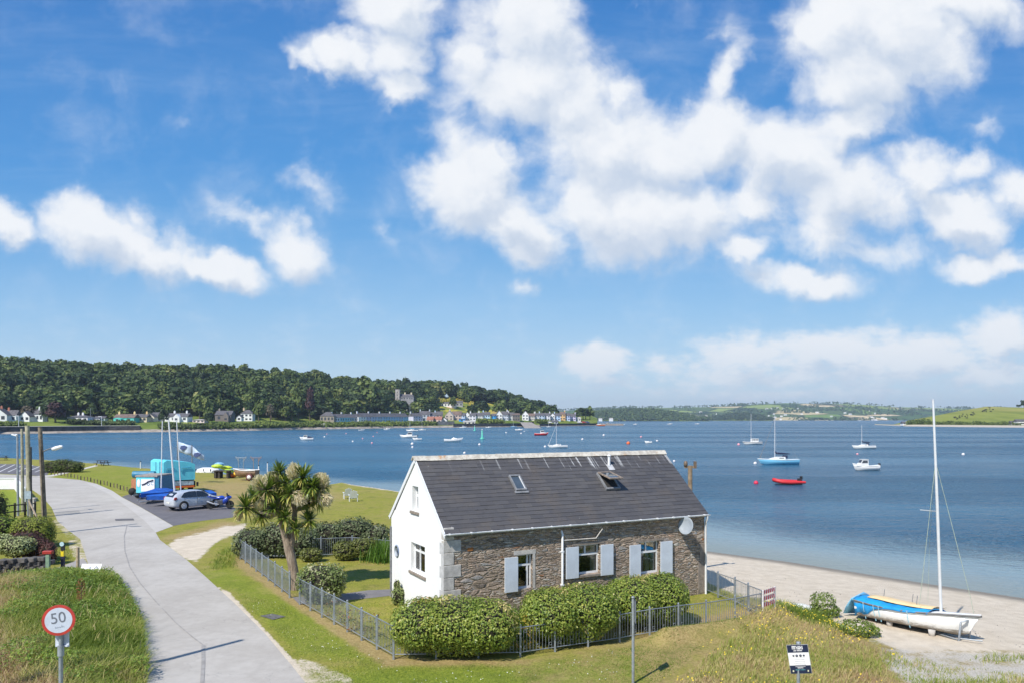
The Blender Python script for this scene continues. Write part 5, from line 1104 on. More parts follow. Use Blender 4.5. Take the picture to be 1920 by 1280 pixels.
# ------------------------------------------------------------------ distant farmland across the estuary
FSK = [(960, 776), (1040, 769), (1100, 767), (1180, 763.5), (1260, 763), (1320, 762), (1400, 758), (1480, 755), (1560, 755.5), (1620, 757.5), (1680, 762), (1760, 764), (1900, 765), (2300, 768), (3000, 772)]
def farhill(px, t):
    Y = 3500 + 1500 * t; zr = (HY - ip(FSK, px)) / FPX * 5000 + CAMH; und = (fb(px * 3.3, t * 900, 300, 4) - .47)
    z = WZ - 2 + (zr + 2) * np.clip(sstep(t, -.02, 1.0) + .22 * und * sstep(t, 0, .3) * sstep(1.1 - t, 0, .5), 0, 1.2); z = np.where(t > 1, z - (t - 1) * 200, z); return (px - HX) / FPX * Y, Y, z
pxs = np.linspace(300, 3000, 260); ts = np.concatenate([[-.03], np.linspace(0, 1.25, 60)]); PXX, TT = np.meshgrid(pxs, ts); X, Y, Z = farhill(PXX.ravel(), TT.ravel()); n, k = PXX.shape
idx = np.arange(n * k).reshape(n, k); F = np.stack([idx[:-1, :-1], idx[:-1, 1:], idx[1:, 1:], idx[1:, :-1]], -1).reshape(-1, 4)
me = np_mesh('distant_hills', np.stack([X, Y, Z], 1), F, smooth=True); m, T, b = mat_new('patchwork_fields'); pos = T.new('ShaderNodeNewGeometry').outputs['Position']
q = T.v('ADD', T.mapping(pos, rot=(0, 0, .3), sc=(.0042, .0028, 0)), T.v('SCALE', T.noise(pos, .003, 2, .5, col=True), sc=.35)); cc = T.voro(q, 1.0, 'F1', 'Color'); ed = T.voro(q, 1.0, 'DISTANCE_TO_EDGE')
sp = T.new('ShaderNodeSeparateColor'); T.l.new(cc, sp.inputs[0])
c = T.ramp(sp.outputs[0], [(0, (.07, .13, .03)), (.25, (.16, .25, .05)), (.5, (.26, .33, .08)), (.66, (.09, .14, .04)), (.74, (.55, .45, .24)), (.9, (.66, .52, .30)), (1, (.28, .34, .10))], 'CONSTANT')
c = T.mix(T.ss(ed, .02, .05, .85, 0), c, (.025, .05, .02)); c = T.mix(T.ss(T.noise(pos, .0021, 4, .6), .54, .60), c, (.022, .045, .018))
setp(T, b, c, .95, spec=.1); me.materials.append(m); tag(link('distant_hills', me), kind='structure')
rng = np.random.default_rng(71); n = 4200; a = rng.uniform(900, 2100, n); t_ = rng.uniform(0, 1, n) ** 1.2; x, y, z = farhill(a, t_); wn_ = fb(x, y, 420, 9) + .25 * (a < 1330) * 1.0 * sstep(.6 - t_, 0, .3); kp = (wn_ > .56) | (rng.random(n) < .05) | ((t_ > .93) & (n2(x, y, 200, 3) > .45)); x, y, z = x[kp], y[kp], z[kp]
pv = np.repeat(np.stack([x, y, z], 1), 5, 0) + rng.normal(0, 1, (len(x) * 5, 3)) * np.array([12, 8, 3.5]) + np.array([0, 0, 6]); v, f = leaf_quads(pv, np.tile([0, -.6, .8], (len(pv), 1)), 13, rng, .8, .5)
tag(link('distant_woods', np_mesh('distant_woods', v, f, WOOD, cols={'shade': .15 + .35 * rng.random(len(pv))})), kind='stuff')
mb = MB()
rng = np.random.default_rng(72)
FARM = []
for i in range(46):
    q = rng.choice([1270, 1300, 1310, 1350, 1440, 1452, 1462, 1470, 1500, 1530, 1560, 1590, 1640, 1240, 1780]) + rng.normal(0, 9); tq = abs(rng.normal(.28, .2)) if q > 1420 else rng.uniform(.03, .5); x, y, z = farhill(np.array([q]), np.array([tq])); w = rng.uniform(8, 18); z0 = z[0]
    if i == 0: t0 = None
    t = thing('farmhouse', 'tiny white farmhouse speck on the distant hills', 'house', (x[0], y[0], z0), rng.uniform(-.4, .4), 'white farmhouses scattered over the distant hills')
    mb = MB(); mb.box(-w / 2, w / 2, 0, 8, -3, 5); mb.build('wall', paint(WHT), t); mb = MB(); mb.add([(-w / 2, 0, 5), (w / 2, 0, 5), (w / 2, 8, 5), (-w / 2, 8, 5), (-w / 2, 4, 8), (w / 2, 4, 8)], [(0, 1, 5, 4), (2, 3, 4, 5), (1, 2, 5), (3, 0, 4), (0, 3, 2, 1)]); mb.build('roof', ROOFC['pale'], t)
# nearer dark wooded point and shore in the middle distance
def point(name, label_, px0, px1, Yd, hs, seed, dens=1400, tone=(.1, .5)):
    rng = np.random.default_rng(seed); xs = np.linspace(px0, px1, 60); top = np.interp(xs, *zip(*hs)); vs = []; rows = 8
    for r in range(rows):
        u = r / (rows - 1)
        for q, tp in zip(xs, top): Yq = Yd + 420 * u; zt = max((HY - tp) / FPX * (Yd + 200) + CAMH, -2); vs.append(((q - HX) / FPX * Yq, Yq, WZ - 1 + (zt + 1 - 8) * sin(pi * min(u * .9 + .02, 1)) if zt > 9 else WZ - 1 + max(zt, 0) * sin(pi * u)))
    F = np.array([(r * 60 + i, r * 60 + i + 1, (r + 1) * 60 + i + 1, (r + 1) * 60 + i) for r in range(rows - 1) for i in range(59)]); me = np_mesh(name, vs, F, MATS['hillside_grass'], smooth=True); tag(link(name, me), kind='structure')
    V_ = np.array(vs).reshape(rows, 60, 3); a = rng.uniform(0, 58.9, dens); b_ = rng.uniform(0, 5, dens); i0 = a.astype(int); j0 = b_.astype(int); base = V_[j0, i0] * (1 - (a - i0))[:, None] + V_[j0, i0 + 1] * (a - i0)[:, None]; base2 = V_[j0 + 1, i0]; base = base * (1 - (b_ - j0))[:, None] + base2 * (b_ - j0)[:, None]
    base = base[base[:, 2] > 0]; pv = np.repeat(base, 5, 0) + rng.normal(0, 1, (len(base) * 5, 3)) * np.array([6, 5, 2.2]) + np.array([0, 0, 5]); v, f = leaf_quads(pv, np.tile([0, -.6, .8], (len(pv), 1)), 7, rng, .9, .5); tag(link(label_, np_mesh(label_, v, f, WOOD, cols={'shade': tone[0] + (tone[1] - tone[0]) * rng.random(len(pv))})), kind='stuff')
point('wooded_point', 'point_wood', 1328, 1448, 3000, [(1328, 786), (1345, 779), (1370, 773), (1400, 772), (1425, 776), (1448, 786)], 81, 900, (.0, .25))
point('wooded_shore', 'shore_wood', 1060, 1330, 2500, [(1060, 776), (1120, 769), (1170, 764), (1230, 765), (1280, 773), (1330, 786)], 82, 2600, (.05, .55))
for (px, lb, w, h) in [(1126, 'white house on the shore beyond the pier, leftmost of two', 11, 3), (1146, 'white gabled house on the shore beyond the pier', 12, 3.5)]:
    Yq = 2440; t = thing('house', lb, 'house', ((px - HX) / FPX * Yq, Yq, 2)); mb = MB(); mb.box(-w / 2, w / 2, 0, 8, -4, h); mb.build('wall', paint(WHT), t); mb = MB(); mb.add([(-w / 2, 0, h), (w / 2, 0, h), (w / 2, 8, h), (-w / 2, 8, h), (-w / 2, 4, h + 4), (w / 2, 4, h + 4)], [(0, 1, 5, 4), (2, 3, 4, 5), (1, 2, 5), (3, 0, 4), (0, 3, 2, 1)]); mb.build('roof', ROOFC['pale'], t)
# the haze of several kilometres of sea air
mb = MB(); mb.box(-9000, 9000, -60, 6600, -9, 150); hz = mb.build('haze', None); m = bpy.data.materials.new('sea_haze'); m.use_nodes = True; T = NT(m.node_tree)
for nd in list(T.n): T.n.remove(nd)
pv_ = T.new('ShaderNodeVolumePrincipled'); pv_.inputs['Color'].default_value = (.72, .84, 1.0, 1); pv_.inputs['Density'].default_value = .000105; pv_.inputs['Anisotropy'].default_value = .2
o = T.new('ShaderNodeOutputMaterial'); T.l.new(pv_.outputs[0], o.inputs['Volume']); hz.data.materials.append(m); tag(hz, kind='stuff')
# the three clipped hedges (their long side runs with the railings)
hb = [(-.95, 0, .86, .98, 1.05, .66), (0, .1, .90, 1.2, 1.15, .68), (.95, .02, .84, .98, 1.05, .66), (.1, .1, .45, 1.3, .75, .45)]
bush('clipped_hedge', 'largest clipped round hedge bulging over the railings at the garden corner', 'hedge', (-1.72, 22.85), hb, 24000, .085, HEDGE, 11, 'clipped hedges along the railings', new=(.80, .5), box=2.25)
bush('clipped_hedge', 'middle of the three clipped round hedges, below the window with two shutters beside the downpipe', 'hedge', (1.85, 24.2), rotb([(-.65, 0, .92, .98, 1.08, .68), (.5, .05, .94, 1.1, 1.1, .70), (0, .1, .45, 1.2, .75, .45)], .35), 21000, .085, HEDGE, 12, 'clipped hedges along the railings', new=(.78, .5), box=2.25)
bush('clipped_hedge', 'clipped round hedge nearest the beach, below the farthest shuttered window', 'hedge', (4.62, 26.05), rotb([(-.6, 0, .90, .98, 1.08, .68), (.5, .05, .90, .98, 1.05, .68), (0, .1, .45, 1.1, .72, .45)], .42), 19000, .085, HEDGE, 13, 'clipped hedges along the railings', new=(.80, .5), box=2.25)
for o_ in list(COL.objects):
    if o_.name.startswith('clipped_hedge'): o_.scale = (1.0, 1.0, 1.09)
VARI = leafmat('pale_edged_leaves', [(0, (.06, .09, .02)), (.35, (.13, .18, .05)), (.6, (.22, .27, .09)), (.85, (.40, .40, .2)), (1, (.52, .50, .33))], .45, .2)
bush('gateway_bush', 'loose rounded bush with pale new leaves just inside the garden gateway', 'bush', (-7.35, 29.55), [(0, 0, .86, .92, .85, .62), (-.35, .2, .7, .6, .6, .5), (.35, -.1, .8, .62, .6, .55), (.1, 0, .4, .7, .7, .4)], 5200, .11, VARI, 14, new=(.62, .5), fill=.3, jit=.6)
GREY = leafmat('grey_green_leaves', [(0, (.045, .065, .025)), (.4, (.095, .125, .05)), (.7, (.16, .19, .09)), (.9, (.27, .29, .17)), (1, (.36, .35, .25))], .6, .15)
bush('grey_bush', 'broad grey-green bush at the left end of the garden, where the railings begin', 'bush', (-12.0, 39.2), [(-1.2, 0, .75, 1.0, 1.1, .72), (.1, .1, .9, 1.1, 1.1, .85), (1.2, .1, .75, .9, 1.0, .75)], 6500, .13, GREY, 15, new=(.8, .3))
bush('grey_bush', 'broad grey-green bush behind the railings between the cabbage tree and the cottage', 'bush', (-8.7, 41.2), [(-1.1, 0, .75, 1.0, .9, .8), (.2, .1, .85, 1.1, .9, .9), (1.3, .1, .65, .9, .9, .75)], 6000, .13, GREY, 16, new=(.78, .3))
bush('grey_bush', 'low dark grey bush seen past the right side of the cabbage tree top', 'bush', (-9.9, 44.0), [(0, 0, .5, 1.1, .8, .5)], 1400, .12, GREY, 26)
OLIVE = leafmat('olive_green_leaves', [(0, (.06, .075, .018)), (.5, (.14, .16, .035)), (.85, (.22, .23, .06)), (1, (.30, .30, .10))], .5, .22)
bush('garden_shrub', 'mid green shrub against the back railings beside the sword-leaved clump', 'shrub', (-7.7, 38.3), [(-.6, 0, .5, .6, .5, .45), (.35, .1, .6, .7, .5, .5)], 2200, .12, OLIVE, 17)
bush('garden_shrub', 'small bright green shrub at the foot of the back railings', 'shrub', (-9.9, 37.9), [(0, 0, .35, .55, .4, .32)], 900, .11, OLIVE, 18)
bush('garden_shrub', 'small pale green shrub against the white gable wall', 'shrub', (-4.3, 29.1), [(0, 0, .35, .26, .26, .34), (-.05, 0, .75, .12, .12, .2)], 700, .08, VARI, 19)
ORANGE = leafmat('orange_blossom', [(0, (.10, .12, .03)), (.4, (.22, .20, .05)), (.6, (.55, .22, .04)), (.85, (.75, .30, .05)), (1, (.85, .50, .12))], .6, .2)
bush('flowering_shrub', 'orange flowering shrub at the near corner of the white gable', 'shrub', (-2.95, 25.9), [(0, 0, .66, .45, .4, .36), (.25, -.1, .4, .3, .3, .3)], 1300, .075, ORANGE, 20, tone=(.1, .95))
YEL = leafmat('yellowing_leaves', [(0, (.08, .10, .02)), (.4, (.22, .22, .04)), (.7, (.50, .38, .05)), (1, (.60, .30, .06))], .5, .25)
bush('yellow_shrub', 'thin yellow-leaved shrub climbing the railings between the two larger hedges', 'shrub', (.28, 23.35), [(0, -.1, .55, .42, .5, .5)], 900, .09, YEL, 21, tone=(.2, 1), fill=.9)
for k, (x, y, lb) in enumerate([(-6.1, 26.6, 'straggly rose with pinkish leaves behind the road-side railing'), (-5.2, 25.2, 'second straggly rose, nearer the corner hedge behind the road-side railing'), (-4.5, 24.6, 'red-leaved rose between the road-side railing and the corner hedge')]):
    bush('rose_bush', lb, 'shrub', (x, y), [(0, 0, .45, .35, .3, .38)], 260, .08, leafmat('rose_leaves', [(0, (.06, .08, .02)), (.5, (.16, .12, .05)), (.8, (.30, .12, .06)), (1, (.50, .18, .14))], .5, .2), 30 + k, fill=.9)
DARKG = leafmat('dark_garden_leaves', [(0, (.03, .05, .012)), (.5, (.07, .10, .02)), (.85, (.13, .16, .035)), (1, (.2, .22, .06))], .5, .2)

def blades_mesh(name, base, h, w, lean, rng, mat, tone, segs=2, tilt_dir=None, curl=.5):
    """grass or sword leaves: tapered bent strips from base points"""
    n = len(base); a = rng.uniform(0, 2 * pi, n)
    dr = np.stack([np.cos(a), np.sin(a), np.zeros(n)], 1)
    if tilt_dir is not None: dr = unit(dr + np.array(tilt_dir))
    sd_ = np.stack([-dr[:, 1], dr[:, 0], np.zeros(n)], 1); b2 = rng.uniform(0, pi, n)
    sd_ = np.stack([np.cos(b2), np.sin(b2), np.zeros(n)], 1)
    h = np.broadcast_to(h, (n,))[:, None]; w = np.broadcast_to(w, (n,))[:, None]; ln = np.broadcast_to(lean, (n,))[:, None]
    V_ = []
    for k in range(segs + 1):
        t = k / segs; c = base + dr * h * ln * (t ** (1 + curl)) + np.array([0, 0, 1.0]) * h * (t - .35 * ln * t ** 2.2)
        ww = w * .5 * (1 - t) ** .6 * (1 if k < segs else .12)
        V_ += [c - sd_ * ww, c + sd_ * ww]
    v = np.stack(V_, 1).reshape(-1, 3); st = 2 * (segs + 1)
    f = np.concatenate([np.arange(n)[:, None] * st + np.array([2 * k, 2 * k + 1, 2 * k + 3, 2 * k + 2]) for k in range(segs)], 0)
    return np_mesh(name, v, f, mat, cols={'shade': np.tile(tone, segs)})
SWORD = leafmat('sword_leaves', [(0, (.05, .11, .015)), (.6, (.12, .24, .03)), (1, (.24, .36, .07))], .45, .3)
rng = np.random.default_rng(5)
def sword_clump(label, x, y, r, h, n, nm='sword_leaved_plant'):
    b_ = np.stack([rng.normal(0, r * .45, n), rng.normal(0, r * .4, n), np.zeros(n)], 1)
    o = link(nm, blades_mesh(nm, b_, h * rng.uniform(.7, 1.1, n), .035, rng.uniform(.1, .5, n), rng, SWORD, rng.random(n), 3)); o.location = (x, y, gz(x, y)); return tag(o, label, 'plant')
sword_clump('tall bright green sword-leaved clump beside the left edge of the white gable', -6.35, 38.2, 1.05, 1.15, 900)
sword_clump('dark sword-leaved clump between the largest and the middle hedge, below the left window', .32, 24.6, .55, 1.15, 420)
sword_clump('tuft of sword leaves under the left shutter of the farthest window', 3.9, 27.75, .5, 1.35, 260)

# ------------------------------------------------------------------ grasses
GRASS = leafmat('grass_blades', [(0, (.10, .15, .02)), (.3, (.16, .225, .03)), (.55, (.26, .31, .055)), (.75, (.40, .37, .13)), (.9, (.52, .42, .22)), (1, (.40, .26, .16))], .6, .3)
def scatter(poly, dens, rng):
    pl = plan(poly) if len(poly[0]) == 2 and poly[0][1] > 500 else poly
    xs = np.array([q[0] for q in pl]); ys = np.array([q[1] for q in pl]); A = (xs.max() - xs.min()) * (ys.max() - ys.min()); n = int(A * dens)
    x = rng.uniform(xs.min(), xs.max(), n); y = rng.uniform(ys.min(), ys.max(), n); k = inside(x, y, pl); x, y = x[k], y[k]
    return x, y
def long_grass(name, poly, dens, h, tone_f, seed, w=.022, keepf=None, edge=.5, lean=(.25, .8)):
    rng = np.random.default_rng(seed); x, y = scatter(poly, dens, rng)
    if keepf is not None: k = keepf(x, y, rng); x, y = x[k], y[k]
    ed = poly_sd(x, y, plan(poly), True); k = (ed > edge * rng.random(len(x))) & (rng.random(len(x)) < .35 + .65 * sstep(ed, 0, edge)); x, y, ed = x[k], y[k], ed[k]
    z = ground_z(x, y); n = len(x); hh = h * (.45 + .9 * fb(x, y, 1.1, seed)) * (.55 + .45 * sstep(ed, 0, edge)) * rng.uniform(.6, 1.3, n)
    tn = (tone_f(x, y) + rng.normal(0, .13, n)).clip(0, 1)
    o = link(name, blades_mesh(name, np.stack([x, y, z - .02], 1), hh, w, rng.uniform(lean[0], lean[1], n), rng, GRASS, tn, 2, tilt_dir=(.5, .25, 0)))
    return tag(o, kind='stuff')
POLYL = [(-200, 1108), (-20, 1086), (60, 1078), (150, 1070), (212, 1078), (240, 1115), (268, 1165), (279, 1240), (276, 1420), (-200, 1420)]
def toneL(x, y):
    px = HX + x / y * FPX; base_ = .38 + .62 * (fb(x, y, 2.6, 2) - .45) * 2 + .45 * sstep(-px, -170, 30)
    return base_ + .15 * (n2(x, y, .7, 4) - .5)
long_grass('long_grass', POLYL, 640, .50, toneL, 41, w=.026, lean=(.3, 1.15), edge=.15)
WEED = leafmat('weed_leaves', [(0, (.05, .09, .015)), (.4, (.12, .20, .025)), (.75, (.25, .33, .05)), (1, (.42, .44, .12))], .5, .3)
rng = np.random.default_rng(40); x, y = scatter(POLYL, 330, rng); k = fb(x, y, 1.5, 11) > .50; x, y = x[k], y[k]; p_ = np.stack([x, y, ground_z(x, y) + .42 * rng.random(len(x)) ** .6 * (.5 + fb(x, y, 1.1, 41))], 1)
v, f = leaf_quads(p_, np.tile([-.1, -.3, 1.0], (len(p_), 1)), .095, rng, .5, .5); tag(link('broad_leaved_weeds', np_mesh('broad_leaved_weeds', v, f, WEED, cols={'shade': (rng.random(len(p_)) * .6 + .6 * (fb(x, y, 2, 6) - .2)).clip(0, 1)})), kind='stuff')
rng = np.random.default_rng(42); x, y = scatter(POLYL, 9, rng); k = fb(x, y, 2.2, 6) > .47; x, y = x[k], y[k]; n = len(x)
o = link('seed_heads', blades_mesh('seed_heads', np.stack([x, y, ground_z(x, y) + .45], 1), rng.uniform(.18, .4, n), .02, rng.uniform(.3, .8, n), rng, GRASS, rng.uniform(.70, .95, n), 2, tilt_dir=(.6, .3, 0))); tag(o, kind='stuff')
long_grass('rough_grass', ROUGH_R[:-3] + [(1700, 1420), (1240, 1420)], 360, .22, lambda x, y: .68 + .55 * (fb(x, y, 2.2, 3) - .47) * 2 + .08, 43, keepf=lambda x, y, r: fb(x, y, 3, 1) + r.random(len(x)) * .2 > .42)
long_grass('bank_grass', [(1430, 1135), (1452, 1130), (1500, 1140), (1550, 1152), (1600, 1180), (1560, 1190), (1500, 1175), (1440, 1170)], 420, .42, lambda x, y: .3 + .3 * (fb(x, y, 1.2, 3) - .47) * 2, 44)
long_grass('path_side_grass', [(405, 1030), (440, 1020), (455, 1040), (452, 1062), (405, 1068), (378, 1066)], 150, .28, lambda x, y: .33 + .3 * (fb(x, y, 1.5, 3) - .47) * 2, 45)
long_grass('shore_grass', [(1800, 1232), (1850, 1222), (2000, 1222), (2000, 1240), (1850, 1246)], 220, .30, lambda x, y: .55 + 0 * x, 46)
long_grass('shore_grass', [(1700, 1268), (1900, 1262), (2050, 1262), (2050, 1400), (1660, 1400)], 260, .28, lambda x, y: .55 + .5 * (fb(x, y, 1.8, 3) - .47) * 2, 47)
long_grass('verge_grass', [(100, 1000), (128, 1008), (146, 1030), (152, 1048), (100, 1060), (60, 1068), (0, 1072), (0, 1062), (90, 1050)], 160, .12, lambda x, y: .5 + 0 * x, 48, w=.03)
# short turf near the camera
def toneT(x, y): return .47 + .55 * (fb(x, y, 3.4, 8) - .47) * 2
TURF = [(390, 1085), (440, 1100), (546, 1128), (740, 1240), (1000, 1235), (1180, 1200), (1290, 1165), (1420, 1145), (1450, 1165), (1340, 1215), (1250, 1290), (1250, 1400), (640, 1400), (575, 1280), (500, 1190), (440, 1130)]
long_grass('lawn_turf', TURF, 520, .075, toneT, 49, w=.018, lean=(.3, 1.0))
long_grass('garden_turf', [(560, 1125), (740, 1228), (980, 1222), (1300, 1155), (1420, 1110), (1330, 1090), (1000, 1190), (835, 1185), (742, 1118), (640, 1125)], 230, .08, lambda x, y: .32 + .4 * (fb(x, y, 2, 8) - .47) * 2, 50, w=.02)
FLOW = simple('yellow_flower_heads', (.75, .55, .03), .7, var=.15); rng = np.random.default_rng(55)
def flowers(name, poly, n_, size, mat, hz, seed, th=.5):
    rng = np.random.default_rng(seed); x, y = scatter(poly, n_, rng); k = fb(x, y, 1.3, seed % 9) > th; x, y = x[k], y[k]
    p = np.stack([x, y, ground_z(x, y) + hz * rng.uniform(.7, 1.2, len(x))], 1); v, f = leaf_quads(p, np.tile([0, -.4, 1.0], (len(p), 1)), size, rng, 1.0, .4)
    tag(link(name, np_mesh(name, v, f, mat)), kind='stuff')
flowers('yellow_flowers', ROUGH_R[:-3] + [(1700, 1420), (1240, 1420)], 28, .04, FLOW, .33, 3, .47)
flowers('yellow_flowers', [(1430, 1135), (1452, 1130), (1560, 1160), (1600, 1180), (1500, 1175)], 14, .05, FLOW, .42, 5, .45)
flowers('daisies', [(430, 1110), (546, 1130), (740, 1245), (1000, 1240), (1180, 1210), (1100, 1400), (640, 1400), (575, 1280)], 6, .03, simple('daisy_heads', (.7, .68, .62), .7), .05, 7, .5)
def tall_weed(label, x, y, h, col, seed, r=.12, n=300):
    t = bush('tall_weed', label, 'weed', (x, y), [(0, 0, h * .62, r, r, h * .4)], n, .06, col, seed, fill=.9, zmin=.02)
    mb = MB(); mb.tube([(0, 0, -.05), (.02, 0, h * .9)], .012, 5); mb.build('stem', M_bark, t)
p = P(152, 1152); tall_weed('rust-brown dock seed spike standing in the long grass behind the 50 sign', p.x, p.y, 1.05, leafmat('dock_seed', [(0, (.16, .06, .03)), (1, (.30, .11, .05))], .8, .1), 61, .14, 420)
LUSHM = leafmat('fresh_shrub_leaves', [(0, (.07, .11, .02)), (.5, (.15, .21, .035)), (1, (.27, .33, .07))], .5, .25)
p = P(1543, 1152); bush('beach_bush', 'upright bright green bush at the edge of the sand right of the striped barrier', 'bush', (p.x, p.y), [(0, 0, .42, .42, .4, .42), (.1, 0, .2, .5, .4, .2)], 3800, .08, LUSHM, 62, fill=.6)
p = P(1607, 1190); bush('beach_bush', 'low spreading green bush in front of the bow of the covered dinghy', 'bush', (p.x, p.y), [(0, 0, .25, .55, .4, .25), (.4, 0, .15, .35, .3, .16)], 3200, .08, LUSHM, 63, fill=.6)
p = P(1800, 1240)
# cabbage tree
CT = thing('cabbage_tree', 'cabbage tree with many spiky heads and cream flower plumes beside the gateway', 'tree', (*P(553, 1102)[:2], 0)); cx, cy0 = CT.location.x, CT.location.y
def tl(px, py, dy=0.0):
    """point of the upright plane through the tree, dy metres behind it"""
    Yq = cy0 + dy; return Vector(((px - HX) / FPX * Yq - cx, dy, CAMH - (py - HY) / FPX * Yq))
mb = MB()
trunk = [tl(555, 1104), tl(552, 1080), tl(547, 1050), tl(542, 1030), tl(536, 1008), tl(529, 985, -.1), tl(524, 960, -.15), tl(515, 938, -.2)]
mb.tube(trunk, [.24, .20, .19, .19, .15, .12, .10, .07], 12)
mb.tube([tl(541, 1034), tl(547, 1012, .1), tl(551, 985, .2), tl(553, 955, .3), tl(556, 930, .3)], [.17, .14, .12, .10, .07], 10)
m, T, b = mat_new('cabbage_tree_bark'); c = obj_co(T); z_ = T.noise(T.mapping(c, sc=(6, 6, 1.2)), 2.2, 6, .7)
setp(T, b, T.mix(T.ss(z_, .3, .7), (.17, .125, .09), (.40, .32, .24)), .95, normal=bump(T, z_, 1.0, .05)); M_ctb = m
tr = mb.build('trunk', M_ctb, CT)
HEADS = [(568, 893, .0, 1.1, 90), (537, 905, .2, .9, 60), (500, 918, -.2, 1.2, 100), (520, 900, .3, .8, 50), (592, 922, .0, 1.0, 80), (461, 950, -.2, 1.0, 85), (490, 966, .1, .85, 70), (545, 925, -.3, .9, 70), (560, 915, .3, .8, 60), (578, 975, .1, .9, 70), (535, 968, -.4, .75, 60), (553, 990, -.4, .65, 45), (531, 935, .2, .9, 60), (512, 952, -.3, .8, 60), (575, 940, .2, .8, 60), (605, 908, .3, .7, 40), (523, 884, .3, .8, 60), (583, 912, -.3, .85, 70), (519, 938, .2, .8, 60), (600, 936, .2, .75, 50), (475, 928, .2, .8, 50)]
CLEAF = leafmat('cabbage_tree_leaves', [(0, (.04, .075, .015)), (.4, (.11, .17, .03)), (.7, (.22, .28, .05)), (.88, (.40, .38, .08)), (1, (.58, .48, .16))], .4, .25)
mb = MB(); lo_v, lo_f, lo_t, k0 = [], [], [], 0; rng = np.random.default_rng(77)
forks = [trunk[4], trunk[5], trunk[6], tl(551, 985, .2), tl(553, 955, .3)]
for (px, py, dy, sc_, n) in HEADS:
    h = tl(px, py, dy); fk = min(forks, key=lambda q: (q - h).length + (1.0 if q.z > h.z + .3 else 0)); mid = (fk + h) / 2 + Vector((0, 0, -.12)); mb.tube([fk, mid, h], [.09, .07, .055], 7)
    for i in range(int(n * 2.1)):
        ph = rng.uniform(0, 2 * pi); el = math.asin(rng.uniform(-.62, .99)) if rng.random() < .94 else radians(-65); L = .62 * sc_ * rng.uniform(.75, 1.15)
        d0 = np.array([cos(el) * cos(ph), cos(el) * sin(ph), sin(el)]); s_ = np.array([-sin(ph), cos(ph), 0]) * .024
        base_ = np.array(h) + d0 * .05; pts = [base_, base_ + d0 * L * .4, base_ + d0 * L * .75 + np.array([0, 0, -.02 * L]), base_ + d0 * L + np.array([0, 0, -.11 * L * (1.2 - sin(el))])]
        for j, q in enumerate(pts): lo_v += [q - s_ * (1, 1.5, 1.1, .15)[j], q + s_ * (1, 1.5, 1.1, .15)[j]]
        t_ = rng.uniform(.1, .8) if el > -.3 else rng.uniform(.6, 1)
        for j in range(3): lo_f.append((k0 + 2 * j, k0 + 2 * j + 1, k0 + 2 * j + 3, k0 + 2 * j + 2)); lo_t.append(t_)
        k0 += 8
link('leaves', np_mesh('leaves', lo_v, lo_f, CLEAF, cols={'shade': lo_t}), CT); mb.build('branch', M_ctb, tr)
PLUME = leafmat('cream_plume', [(0, (.50, .41, .27)), (.4, (.68, .58, .41)), (.8, (.80, .72, .55)), (1, (.84, .78, .64))], .85, .35)
for (px, py, rx, ry, dy, dx_) in [(551, 882, 13, 15, -.1, 0), (487, 905, 14, 15, -.3, 0), (512, 893, 15, 10, .2, 0), (605, 900, 12, 14, .1, 0), (562, 934, 13, 14, -.5, 1), (610, 936, 13, 12, -.2, 1), (489, 945, 10, 9, -.2, 0), (600, 893, 10, 8, .3, 0), (448, 962, 8, 10, -.1, 0)]:
    c_ = np.array(tl(px, py, dy)); s_ = cy0 / FPX; n = 950; rx *= 1.18; ry *= 1.12; v_, f_, t_ = [], [], []; k = 0; st = c_ + np.array([-rx * s_ * .6 if dx_ else 0, 0, -ry * s_ * (1.0 if not dx_ else -.8)])
    for i in range(n):
        d0 = rng.normal(0, 1, 3); d0 /= np.linalg.norm(d0); e = c_ + d0 * np.array([rx * s_, rx * s_ * .8, ry * s_]) * rng.uniform(.55, 1.1); a_ = e - (e - st) / np.linalg.norm(e - st) * .16 + rng.normal(0, .02, 3)
        w_ = np.cross(e - a_, rng.normal(0, 1, 3)); w_ = w_ / np.linalg.norm(w_) * .013
        v_ += [a_ - w_, a_ + w_, e + w_ * .8, e - w_ * .8]; f_.append((k, k + 1, k + 2, k + 3)); k += 4; t_.append(rng.random())
    link('flower_plume', np_mesh('flower_plume', v_, f_, PLUME, cols={'shade': t_}), CT)
# shadow-catching dead skirt and small ties

# driftwood, weed and stones along the sand
rng = np.random.default_rng(88); mb = MB(); x, y = scatter([(1330, 1075), (1450, 1112), (1580, 1140), (1700, 1190), (1900, 1215), (2000, 1215), (2000, 1150), (1700, 1095), (1400, 1050)], 1.6, rng)
for a, b_ in zip(x, y):
    z = gz(a, b_); r = rng.uniform(.006, .02); mb.cbox((a, b_, z + r * .3), (r * rng.uniform(1, 4), r * 1.2, r), rz=rng.uniform(0, 3), ry=rng.uniform(-.3, .3))
tag(mb.build('beach_pebbles', simple('dark_wrack_and_stones', (.16, .13, .10), .9, var=.5, scale=3)), kind='stuff')
long_grass('sand_tufts', [(1590, 1186), (1650, 1200), (1720, 1222), (1780, 1240), (1980, 1262), (1980, 1400), (1650, 1400), (1640, 1240), (1620, 1215)], 240, .15, lambda x, y: .66 + .5 * (fb(x, y, 1.1, 2) - .47) * 2, 89, w=.02, keepf=lambda x, y, r: fb(x, y, 1.2, 4) + .1 * r.random(len(x)) > .50)

